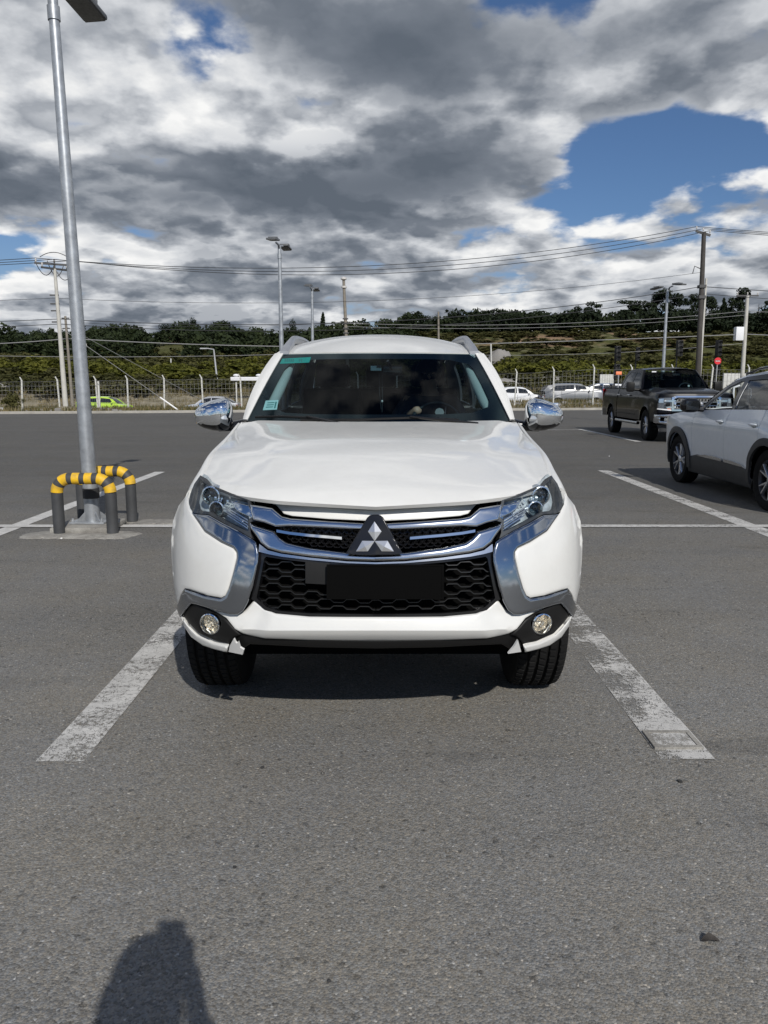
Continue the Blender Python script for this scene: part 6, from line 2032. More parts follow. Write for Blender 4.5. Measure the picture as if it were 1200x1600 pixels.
signal(1058, 532, 560, 56, 'large traffic light between the lamp post and the tall dark pole', 1, 0.2)
signal(1119, 532, 560, 57, 'double traffic light beside the round red sign', 2, 0.5)
c = at(1121.5, 564, 55); zb = land(c.x, 55)
sg = empty('road_sign', (c.x, 55, zb), 0, 'round red no-entry sign with a white bar near the double traffic light', 'sign')
hz = c.z - zb
MB().tube([(0, 0.05, -0.1), (0, 0.05, hz)], 0.035, 8).build('sign_post', M['galv_far'], sg)
MB().lathe([(0.001, -0.02), (0.24, -0.02), (0.24, 0.02), (0.001, 0.02)], 24, 'y', (0, 0, hz)).build('sign_disc', M['sign_red'], sg)
MB().box((0, -0.026, hz), (0.32, 0.008, 0.06)).build('sign_bar', M['sign_white'], sg)
c = at(967, 583, 57); zb = land(c.x, 57)
so = empty('roadworks_sign', (c.x, 57, zb), 0, 'small orange board peeping over the cargo bed of the black pickup', 'sign')
MB().box((0, 0, c.z - zb), (0.42, 0.04, 0.24), bev=0.03).build('sign_board', M['sign_orange'], so)
MB().tube([(0, 0.03, 0), (0, 0.03, c.z - zb)], 0.03, 6).build('sign_post', M['galv_far'], so)
# low wall of pale blocks and a second low wall seen through the fence on the right
for px0, px1, pyt, pyb, Y, lab in ((1130, 1165, 583, 590, 68, 'pale low rail behind the red sign'), (937, 960, 585, 592, 70, 'short pale block wall left of the orange board')):
    a = at(px0, pyb, Y); b = at(px1, pyt, Y); zb = land((a.x + b.x) / 2, Y)
    mb = MB(); n = 6
    root = empty('low_wall', ((a.x + b.x) / 2, Y, zb), 0, lab, 'wall')
    w = (b.x - a.x) / n
    for k in range(n): MB().box((a.x - (a.x + b.x) / 2 + (k + 0.5) * w, 0, (b.z - zb) / 2), (w * 0.94, 0.2, b.z - zb), bev=0.01).build('block', M['post_concrete'], root)

# small house among the trees at the left
hx = at(288, 540, 205); hzb = hx.z - 1.6
hs = empty('house', (hx.x, 205, hzb), 0.2, 'tiny house with a faded red roof half hidden in the dark wood', 'house')
MB().box((0, 0, 0.9), (6.5, 5, 2.6)).build('wall', M['house_wall'], hs)
MB().add([(-3.6, -3, 2.2), (3.6, -3, 2.2), (3.6, 3, 2.2), (-3.6, 3, 2.2), (-3.6, 0, 3.6), (3.6, 0, 3.6)], [(0, 1, 5, 4), (2, 3, 4, 5), (0, 4, 3), (1, 2, 5)]).build('roof', M['house_roof'], hs, smooth=False)
for x in (-2, 0.3, 2.2): MB().box((x, -2.52, 1.0), (0.8, 0.06, 0.9)).build('window', M['far_glass'], hs)

# ------------------------------------------------------------------ vegetation
def cloud(rng, n, cen, rad, size, flat=1.0, hollow=0.55):
    """n leaf-clump faces spread through an ellipsoid; returns (verts, faces)"""
    d = rng.normal(size=(n, 3)); d /= np.linalg.norm(d, axis=1)[:, None]
    rr = (hollow + (1 - hollow) * rng.random(n)) ** 0.6
    c = np.array(cen) + d * rr[:, None] * np.array(rad)
    nr = d + rng.normal(size=(n, 3)) * 0.65; nr /= np.linalg.norm(nr, axis=1)[:, None]
    a = np.cross(nr, rng.normal(size=(n, 3))); a /= np.linalg.norm(a, axis=1)[:, None]
    b = np.cross(nr, a)
    s = size * rng.uniform(0.55, 1.3, (n, 1))
    q = [c + a * s, c + b * s * rng.uniform(0.4, 0.9, (n, 1)), c - a * s * 0.8, c - b * s * rng.uniform(0.4, 0.9, (n, 1))]
    V = np.stack(q, 1).reshape(-1, 3)
    F = np.arange(4 * n).reshape(-1, 4)
    return V, F

def np_mesh(name, V, F, mat, parent=None):
    me = bpy.data.meshes.new(name)
    nv = len(V); nf = len(F); k = F.shape[1]
    me.vertices.add(nv); me.vertices.foreach_set('co', V.astype(np.float32).ravel())
    me.loops.add(nf * k); me.loops.foreach_set('vertex_index', F.astype(np.int32).ravel())
    me.polygons.add(nf); me.polygons.foreach_set('loop_start', (np.arange(nf) * k).astype(np.int32))
    me.update(calc_edges=True)
    me.materials.append(mat)
    o = bpy.data.objects.new(name, me); COL.objects.link(o)
    if parent is not None: o.parent = parent
    return o

def crown_blob(rng, h, w, kind):
    """list of (cen, rad) lobes of a unit crown of height h and half-width w standing on z = 0"""
    L = []
    if kind == 'pine':       # bare stem, layered lopsided pads
        n = rng.integers(9, 13)
        for i in range(n):
            u = 0.30 + 0.68 * (i + 0.5) / n
            ang = rng.uniform(0, 2 * math.pi); reach = w * (1.05 - 0.62 * abs(u - 0.55) / 0.45) * rng.uniform(0.35, 0.85)
            L.append(((math.cos(ang) * reach, math.sin(ang) * reach, h * u), (w * rng.uniform(0.38, 0.62), w * rng.uniform(0.38, 0.62), h * rng.uniform(0.06, 0.11))))
    elif kind == 'cypress':
        n = 9
        for i in range(n):
            u = 0.12 + 0.85 * (i + 0.5) / n
            r = w * (1 - u) ** 0.55
            ang = rng.uniform(0, 6.28)
            L.append(((math.cos(ang) * r * 0.3, math.sin(ang) * r * 0.3, h * u), (r * 0.8, r * 0.8, h * 0.10)))
    else:                    # round-headed
        n = rng.integers(7, 11)
        for i in range(n):
            ang = rng.uniform(0, 6.28); u = rng.uniform(0.35, 0.9)
            r = w * rng.uniform(0.1, 0.65)
            L.append(((math.cos(ang) * r, math.sin(ang) * r, h * u), (w * rng.uniform(0.34, 0.52), w * rng.uniform(0.34, 0.52), h * rng.uniform(0.14, 0.22))))
    return L

def tree_mesh(rng, h, w, kind, dens=60, leaf=0.42):
    Vs = []; Fs = []; b = 0
    lobes = crown_blob(rng, h, w, kind)
    for c, r in lobes:
        V, F = cloud(rng, dens, c, r, leaf, hollow=0.3)
        Vs.append(V); Fs.append(F + b); b += len(V)
    return np.vstack(Vs), np.vstack(Fs), lobes

TREEK = {}
def get_tree(kind, var):
    key = (kind, var)
    if key not in TREEK:
        rng = np.random.default_rng(100 + var * 7 + {'pine': 1, 'cypress': 2, 'round': 3}[kind])
        h = 10.0; w = {'pine': 3.4, 'cypress': 2.2, 'round': 3.8}[kind]
        V, F, lobes = tree_mesh(rng, h, w, kind, 150, 0.32)
        cm = np_mesh('crown', V, F, M['pine_leaf'])
        tb = MB().tube([(0, 0, -0.5), (0.08, 0, h * 0.3), (-0.06, 0.05, h * 0.6), (0.02, 0, h * 0.93)], [0.30, 0.22, 0.14, 0.04], 8)
        for c, r in lobes:
            z0_ = max(0.1 * h, c[2] - 0.12 * h)
            tb.tube([(0, 0, z0_), (c[0] * 0.6, c[1] * 0.6, c[2] - 0.03 * h), c], [0.09, 0.06, 0.02], 5)
        tm = tb.build('trunk', M['bark'], fix=False)
        TREEK[key] = (cm, tm)
        cm['proto'] = 1
        return key, True
    return key, False

def tree(px, py_top, Y, kind, var, wpx, label, py_base=None, group='tall dark trees on the skyline'):
    t = at(px, py_top, Y); zb = land(t.x, Y)
    h = t.z - zb
    key, fresh = get_tree(kind, var)
    cm, tm = TREEK[key]
    root = empty('pine_tree' if kind == 'pine' else ('cypress_tree' if kind == 'cypress' else 'broadleaf_tree'), (t.x, Y, zb), random.Random(px).uniform(0, 6.28), label, 'tree', group)
    sc = h / 9.4
    w = (wpx / 2) / FPX * Y; w0 = {'pine': 3.4, 'cypress': 2.2, 'round': 3.8}[kind]
    root.scale = (w / w0, w / w0, sc)
    if fresh:
        cm.parent = root; tm.parent = root
        if 'proto' in cm: del cm['proto']
    else:
        share('crown', cm, root); share('trunk', tm, root)
    return root

tree(903, 481, 232, 'pine', 0, 26, 'dark pine on the skyline left of the tallest group, the left of two close together')
tree(925, 475, 236, 'pine', 1, 34, 'dark flat-topped pine on the skyline, the right of two close together')
tree(987, 472, 238, 'pine', 2, 46, 'broad dark pine just left of the lamp post behind the pickup')
tree(1022, 462, 240, 'pine', 3, 44, 'tall dark pine directly behind the lamp post behind the pickup')
tree(1048, 457, 236, 'pine', 0, 48, 'tallest broad dark pine between the lamp post and the dark pole')
tree(1082, 464, 240, 'pine', 1, 34, 'dark pine with sky showing through, touching the left side of the dark pole')
tree(1109, 466, 244, 'pine', 2, 34, 'dark pine just to the right of the dark pole')
tree(1132, 470, 240, 'cypress', 0, 24, 'narrow dark tree midway between the two poles at the right')
tree(1155, 456, 236, 'pine', 3, 38, 'high-crowned dark pine to the left of the concrete pole with a white box')
tree(1186, 474, 246, 'round', 0, 42, 'round dark tree at the right edge of the frame')
tree(1215, 468, 240, 'pine', 1, 40, 'dark pine cut off by the right edge of the frame')
tree(822, 496, 240, 'round', 1, 26, 'small round tree on the skyline right of the SUV roof, the left of two')
tree(842, 494, 244, 'round', 2, 28, 'small round tree on the skyline right of the SUV roof, the right of two')
tree(870, 498, 240, 'cypress', 1, 16, 'narrow pointed tree among the low skyline woods right of the SUV')
tree(640, 487, 236, 'round', 0, 46, 'large dark domed tree rising above the SUV roof just right of its middle')
tree(664, 494, 240, 'round', 2, 34, 'dark tree leaning against the large domed tree above the SUV roof')
tree(754, 488, 236, 'round', 1, 34, 'dark domed tree above the right roof rail of the SUV, the taller of two')
tree(778, 493, 240, 'round', 3, 30, 'dark domed tree above the right roof rail of the SUV, the lower of two')
tree(606, 507, 236, 'cypress', 0, 12, 'small pointed tree left of the large domed tree above the SUV roof')
tree(505, 492, 232, 'cypress', 1, 20, 'dark slim tree beside the farther twin lamp post above the SUV roof')
tree(458, 497, 232, 'round', 0, 26, 'dark round tree directly behind the nearer twin lamp post')
tree(297, 499, 222, 'round', 1, 24, 'dark round-topped tree standing above the left wood, highest left of the SUV')
tree(350, 503, 226, 'round', 2, 36, 'wide dark tree top on the left skyline right of the highest one')
tree(263, 509, 226, 'round', 3, 32, 'dark tree top on the left skyline left of the highest one')
tree(224, 511, 226, 'round', 0, 26, 'dark tree top on the left skyline above the green car')
tree(196, 514, 226, 'round', 2, 26, 'low dark tree top on the left skyline just right of the near lamp post')
tree(66, 516, 230, 'round', 1, 26, 'dark domed tree on the far left skyline left of the concrete pole')
tree(118, 519, 226, 'round', 3, 20, 'low dark tree between the wooden pole and the near lamp post')
tree(20, 522, 226, 'round', 0, 22, 'low dark tree at the left edge of the skyline')

def scatter(name, mat, n, xr_, sr, hr, wr, dens, leaf, seed, keep=None, kinds=('round',), lobes_cap=None, tilt=0):
    rng = np.random.default_rng(seed)
    Vs = []; Fs = []; b = 0
    protos = []
    for k in range(5):
        V, F, _ = tree_mesh(rng, 1.0, 0.5, kinds[k % len(kinds)], dens, leaf)
        protos.append((V, F))
    for i in range(n):
        s = rng.uniform(*sr); x = rng.uniform(-1, 1) * (s * 0.58 + 8) if xr_ is None else rng.uniform(*xr_)
        if keep is not None and not keep(x, s, rng): continue
        z = float(HT(x, s)); y = float(sY(x, s))
        h = rng.uniform(*hr); w = rng.uniform(*wr)
        V, F = protos[rng.integers(5)]
        a = rng.uniform(0, 6.28); ca, sa = math.cos(a), math.sin(a)
        Q = V * np.array((2 * w, 2 * w, h)); Q = np.c_[Q[:, 0] * ca - Q[:, 1] * sa, Q[:, 0] * sa + Q[:, 1] * ca, Q[:, 2]] + np.array((x, y, z - 0.18 * h))
        Vs.append(Q); Fs.append(F + b); b += len(Q)
    o = np_mesh(name, np.vstack(Vs), np.vstack(Fs), mat)
    return tag(o, kind='stuff')

w = scatter('far_wood', M['wood_leaf'], 430, (-190, 60), (150, 240), (3.2, 7.0), (2.4, 4.4), 50, 0.07, 5, keep=lambda x, s, r: x < 8 or s > 205)
tag(w, 'dense dark wood covering the hillside on the left', 'wood')
w = scatter('far_wood', M['pine_leaf'], 300, (12, 190), (210, 262), (3.6, 8.0), (2.4, 4.4), 50, 0.07, 6)
tag(w, 'dark wood on the ridge beneath the tall pines at the right', 'wood')
w = scatter('far_wood', M['wood_leaf'], 140, (-280, 280), (262, 330), (3, 6), (3, 6), 36, 0.09, 16)
tag(w, 'farthest strip of dark wood along the ridge top', 'wood')
w = scatter('scrub', M['scrub_leaf'], 420, None, (84, 118), (1.0, 2.6), (1.2, 2.6), 34, 0.085, 7)
tag(w, 'yellow-green scrub growing in a band on the lower slope', 'scrub')
w = scatter('scrub', M['olive_leaf'], 520, None, (112, 168), (1.2, 3.0), (1.5, 3.2), 34, 0.085, 8, keep=lambda x, s, r: not (x > 12 and s > 146))
tag(w, 'dull olive scrub on the middle slope below the wood', 'scrub')
w = scatter('scrub', M['olive_leaf'], 560, (8, 170), (146, 210), (0.5, 1.9), (1.5, 3.8), 22, 0.10, 18)
tag(w, 'dull scrub dotted over the bare red bank', 'scrub')
w = scatter('scrub', M['olive_leaf'], 420, None, (65.5, 86), (0.5, 1.4), (0.8, 1.9), 30, 0.09, 9)
tag(w, 'low grey-green brush just beyond the road', 'scrub')
# grass along the verge
def grass(name, mat, n, sr, h, seed, label, xr_=(-58, 58)):
    rng = np.random.default_rng(seed)
    X = rng.uniform(xr_[0], xr_[1], n); S = rng.uniform(sr[0], sr[1], n)
    cl = np.sin(X * 0.9 + 3 * np.sin(S)) * np.sin(X * 0.23) > -0.35
    X = X[cl]; S = S[cl]; n = len(X)
    Z = HT(X, S); Y = sY(X, S)
    hh = rng.uniform(h * 0.4, h, n); w_ = rng.uniform(0.02, 0.05, n); a = rng.uniform(0, 3.14, n)
    dx = np.cos(a) * w_; dy = np.sin(a) * w_
    lx = rng.normal(0, 0.3, n) * hh; ly = rng.normal(0, 0.3, n) * hh
    V = np.stack([np.c_[X - dx, Y - dy, Z - 0.02], np.c_[X + dx, Y + dy, Z - 0.02], np.c_[X + lx, Y + ly, Z + hh]], 1).reshape(-1, 3)
    o = np_mesh(name, V, np.arange(3 * n).reshape(-1, 3), mat)
    return tag(o, label, 'grass', kind='stuff')
grass('verge_grass', M['dry_grass'], 26000, (46, 54), 0.28, 31, 'dry pale grass on the verge behind the kerb')
grass('verge_grass', M['green_grass'], 12000, (46.5, 54), 0.34, 32, 'green weeds on the verge behind the kerb')
grass('verge_grass', M['dry_grass'], 24000, (63, 70), 0.7, 33, 'tall dry grass beyond the road', (-75, 75))
# one bush and some rubble on the left verge
rng = np.random.default_rng(55)
bx = at(18, 628, 47); V, F, _ = tree_mesh(rng, 1.1, 0.8, 'round', 60, 0.09)
bs = np_mesh('bush', V, F, M['olive_leaf']); bs.location = (bx.x, 47, land(bx.x, 47) - 0.1); tag(bs, 'small grey-green bush on the verge at the left edge, below the fence', 'bush')
for px, lab in ((8, 'pale kerb block lying on the left verge, left of two'), (19, 'pale kerb block lying on the left verge, right of two')):
    g = at(px, 637, 46); o = MB().box((0, 0, 0.1), (0.36, 0.25, 0.2), Matrix.Rotation(0.1, 3, 'Z'), bev=0.02).build('kerb_block', M['sign_white']); o.location = (g.x, 44.5, land(g.x, 44.5)); tag(o, lab, 'block')
rub = MB(); rr = random.Random(9)
for k in range(170):
    x = rr.uniform(-26, 26); s = rr.uniform(45.6, 51)
    sz = rr.uniform(0.05, 0.22)
    rub.box((x, float(sY(x, s)), float(HT(x, s)) + sz * 0.25), (sz * 1.5, sz, sz * 0.7), Matrix.Rotation(rr.uniform(0, 3), 3, 'Z') @ Matrix.Rotation(rr.uniform(-.4, .4), 3, 'X'))
tag(rub.build('verge_rubble', M['stone'], smooth=False), 'scattered stones and rubble on the verge', 'rubble', kind='stuff')
for u, (px, py, Y, w) in enumerate(((850, 595, 78, 9.0), (776, 597, 74, 4.5), (12, 607, 72, 4.0), (65, 606, 73, 4.0), (782, 549, 150, 5.0))):
    c = at(px, py, Y); z = land(c.x, Y)
    rr = random.Random(u)
    mb = MB()
    mb.ell((0, 0, 0), (w / 2, 1.6, max(0.5, (c.z - z) + 0.35)), 22, 10)
    o = mb.build('earth_heap', M['stone']); o.location = (c.x, Y, z)
    for v in o.data.vertices: v.co *= rr.uniform(0.85, 1.12)
    tag(o, ['long pale heap of gravel seen through the fence above the grey cars', 'pale gravel heap right of the SUV windscreen pillar', 'pale gravel heap at the far left edge', 'pale gravel heap left of the concrete pole', 'pale rock outcrop on the slope right of the SUV'][u], 'gravel heap' if u < 4 else 'rock')
# ------------------------------------------------------------------ black pickup
tk = dict(
    name='pickup_truck', loc=(7.84, 19.45, 0), rz=math.radians(-2.6), cat='pickup', label='black crew-cab pickup with chrome grille and bumper parked facing the camera',
    paint=M['black_paint'], L=5.9, HW=1.01, step=0.10, z0=0.52,
    W=[(0, 0.90), (0.1, 0.95), (0.3, 0.985), (0.95, 1.005), (5.6, 1.0), (5.9, 0.98)], S=[(0.3, 0.96), (0.5, 0.985), (0.8, 1.0), (1.05, 0.99), (1.2, 0.965), (1.3, 0.93), (1.45, 0.90)],
    belt=[(0.0, 1.20), (0.3, 1.235), (1.0, 1.29), (1.7, 1.32), (4.0, 1.335), (4.05, 1.36), (5.9, 1.37)], roof=[(2.2, 1.86), (2.6, 1.89), (3.4, 1.90), (3.95, 1.86)], zfull=1.89, lean=1.3,
    axles=(0.96, 4.62), wheel=(0.41, 0.27, 0.245), arch=0.49, track=1.0, spokes=6, rimstyle='twin', rim_mat=M['dark_alloy'], spoke_mat=M['alloy'],
    side_parts=[('front_wing', 0.12, 1.72), ('front_door', 1.72, 2.82), ('rear_door', 2.82, 3.92), ('cargo_bed_side', 3.98, 5.86)],
    nose=dict(plan=[(0, 0), (0.5, 0.02), (0.8, 0.06), (0.95, 0.14), (1.02, 0.26)], vert=[(0.4, -0.02), (0.72, -0.02), (0.78, 0.03), (1.1, 0.04), (1.25, 0.08)]),
    tail=dict(plan=[(0, 0), (0.9, 0.02), (1.0, 0.08)], vert=[(0.4, 0.0), (1.4, 0.0)]),
    nose_panels=[
        ('nose_panel', [(-0.97, 0.74), (0.97, 0.74), (0.95, 1.18), (0.86, 1.22), (-0.86, 1.22), (-0.95, 1.18)], None, dict(off=0.03)),
        ('headlamp', [(0.66, 0.80), (0.94, 0.84), (0.965, 1.00), (0.95, 1.12), (0.62, 1.13), (0.60, 1.06), (0.60, 0.84)], 'truck_lamp', dict(mirror=True, off=0.012)),
        ('headlamp_blade', [(0.50, 0.86), (0.78, 0.86), (0.78, 0.90), (0.55, 0.91), (0.55, 1.02), (0.78, 1.03), (0.78, 1.07), (0.50, 1.07)], 'chrome', dict(mirror=True, off=-0.006, step=0.04)),
        ('grille_surround', [(-0.60, 0.80), (0.60, 0.80), (0.60, 1.13), (0.50, 1.16), (-0.50, 1.16), (-0.60, 1.13)], 'matte_black', dict(off=0.01)),
        ('grille_frame', [(-0.60, 0.795), (0.60, 0.795), (0.61, 1.14), (0.50, 1.175), (-0.50, 1.175), (-0.61, 1.14)], 'chrome', dict(holes=[[(-0.54, 0.84), (0.54, 0.84), (0.55, 1.10), (0.46, 1.135), (-0.46, 1.135), (-0.55, 1.10)]], off=-0.015)),
        ('grille_bar', [(-0.56, 0.92), (0.56, 0.92), (0.56, 1.03), (-0.56, 1.03)], 'chrome', dict(holes=[[(-0.50, 0.945), (0.50, 0.945), (0.50, 1.0), (-0.50, 1.0)]], off=-0.03, r=0.01, ramp=0.01)),
        ('bumper', [(-1.0, 0.50), (-0.6, 0.44), (0.6, 0.44), (1.0, 0.50), (1.0, 0.70), (0.5, 0.73), (-0.5, 0.73), (-1.0, 0.70)], 'soft_chrome', dict(holes=[[(-0.50, 0.50), (0.50, 0.50), (0.46, 0.60), (-0.46, 0.60)], [(0.62, 0.53), (0.88, 0.55), (0.88, 0.64), (0.62, 0.63)], [(-0.88, 0.55), (-0.62, 0.53), (-0.62, 0.63), (-0.88, 0.64)]], off=-0.06, r=0.02, ramp=0.02, thick=0.04)),
        ('bumper_core', [(-0.96, 0.46), (0.96, 0.46), (0.96, 0.72), (-0.96, 0.72)], 'matte_black', dict(off=0.02)),
        ('air_dam', [(-0.85, 0.28), (0.85, 0.28), (0.92, 0.45), (-0.92, 0.45)], 'grey_plastic', dict(off=0.06)),
        ('fog_lamp', [(0.69, 0.555), (0.78, 0.555), (0.78, 0.62), (0.69, 0.62)], 'reflector', dict(mirror=True, off=-0.02)),
        ('turn_lamp', [(0.62, 0.845), (0.70, 0.835), (0.72, 0.90), (0.62, 0.90)], 'amber', dict(mirror=True, off=-0.004)),
        ('daylight_strip', [(0.60, 0.80), (0.94, 0.835), (0.945, 0.865), (0.60, 0.835)], 'box_white', dict(mirror=True, off=-0.004)),
        ('reflector_bowl', [(0.80, 1.0), (0.93, 1.0), (0.93, 1.10), (0.80, 1.10)], 'reflector', dict(mirror=True, off=0.0)),
    ],
    tail_panels=[('tailgate', [(-0.9, 0.6), (0.9, 0.6), (0.9, 1.36), (-0.9, 1.36)], None, {}), ('rear_bumper', [(-0.98, 0.5), (0.98, 0.5), (0.98, 0.66), (-0.98, 0.66)], 'soft_chrome', dict(off=-0.05)),
                 ('tail_lamp', [(0.90, 0.9), (0.985, 0.9), (0.985, 1.34), (0.90, 1.34)], 'red_lens', dict(mirror=True, off=-0.01))],
    bonnet=dict(y0=0.10, y1=1.62, crown=0.065, bow=0.10, bow1=0.12, lip=0.07, dome=0.022),
    xr=[(2.2, 0.70), (3.0, 0.70), (3.95, 0.68)], roof_y=(2.26, 3.95), roof_crown=0.05,
    cabin=[[(1.64, 1.27), (2.30, 1.86), (2.7, 1.89), (3.4, 1.90), (3.88, 1.86), (3.98, 1.30)]],
    windows=[dict(poly=[(1.93, 1.36), (2.36, 1.78), (2.80, 1.80), (2.80, 1.35)]), dict(poly=[(2.90, 1.35), (2.90, 1.81), (3.50, 1.81), (3.72, 1.72), (3.80, 1.37)])],
    pillar_trim=[],
    screen=dict(bot=(1.58, 1.345, 0.84), top=(2.12, 1.845, 0.68), bow=(0.22, 0.13), mat=M['windscreen_glass']),
    rear_screen=dict(bot=(4.0, 1.34, 0.76), top=(3.9, 1.84, 0.66), bow=(0.03, 0.03)),
)
tr, tv = build_car(tk)
for s in (-1, 1):
    mm = empty('door_mirror'); mm.parent = tr
    MB().box((s * 1.17, 1.86, 1.40), (0.22, 0.12, 0.27), Matrix.Rotation(0.1 * s, 3, 'Z'), bev=0.05).build('housing', M['black_plastic'], mm)
    MB().tube([(s * 0.93, 1.86, 1.32), (s * 1.10, 1.86, 1.33)], 0.035, 8).build('mirror_foot', M['black_plastic'], mm)
    MB().box((s * 1.17, 1.925, 1.40), (0.18, 0.006, 0.22)).build('mirror_glass', M['mirror_glass'], mm)
    for y in (2.62, 3.72):
        MB().tube([(s * 1.0, y - 0.10, 1.17), (s * 1.035, y - 0.06, 1.175), (s * 1.035, y + 0.06, 1.175), (s * 1.0, y + 0.10, 1.17)], 0.015, 8).build('door_handle', M['soft_chrome'], tr)
    MB().tube([(s * 0.99, 1.60, 0.43), (s * 1.0, 3.9, 0.43)], 0.045, 10).build('side_step', M['soft_chrome'], tr)
    MB().box((s * 0.86, 5.0, 1.36), (0.14, 1.75, 0.03), bev=0.01).build('bed_rail', M['black_plastic'], tr)
    MB().box((s * 0.995, 3.0, 0.66), (0.02, 2.2, 0.03), bev=0.006).build('door_moulding', M['black_plastic'], tr)
MB().box((0, 5.0, 0.95), (1.7, 1.8, 0.05)).box((0, 4.08, 1.15), (1.8, 0.05, 0.42)).build('cargo_bed_floor', M['black_plastic'], tr)
gb = []
for k in range(13):
    x = -0.48 + k * 0.08
    for z, h in ((0.885, 0.05), (1.065, 0.06)): gb.append((x, z, h))
for x, z, h in gb: MB().box((x, -0.0 + 0.03 * abs(x), z), (0.018, 0.03, h)).build('grille_stud', M['chrome'], tr)
MB().box((0, 0.0, 0.868), (1.05, 0.02, 0.012)).box((0, 0.0, 1.045), (1.05, 0.02, 0.012)).box((0, 0.0, 1.10), (0.95, 0.02, 0.012)).build('grille_rod', M['chrome'], tr)
MB().ell((0, -0.055, 0.975), (0.14, 0.018, 0.055), 20, 10).build('oval_badge', M['satin_silver'], tr)
MB().box((0, -0.09, 0.55), (0.40, 0.015, 0.10), bev=0.005).build('number_plate', M['box_white'], tr)
for s in (-1, 1):
    MB().box((s * 0.70, 0.03, 0.965), (0.10, 0.02, 0.09), bev=0.01).build('projector_lens', M['gloss_black'], tr)
    MB().tube([(s * 0.20, 0.95, 1.34), (s * 0.60, 1.52, 1.375)], 0.006, 5).build('wiper_blade', M['black_plastic'], tr)
MB().box((-0.52, 1.98, 1.81), (0.12, 0.004, 0.03)).build('sticker', M['box_white'], tr)
MB().box((0.1, 2.05, 1.73), (0.2, 0.03, 0.06), bev=0.01).build('rear_view_mirror', M['gloss_black'], tr)
seats(tr, [(2.95, (-0.42, 0.42)), (3.55, (-0.45, 0.45))], zs=0.95)
MB().box((0, 1.85, 1.20), (1.56, 0.45, 0.2), bev=0.05).build('dashboard', M['interior_dark'], tr)
steering_wheel(tr, (0.42, 2.15, 1.33), 0.4, 0.19)

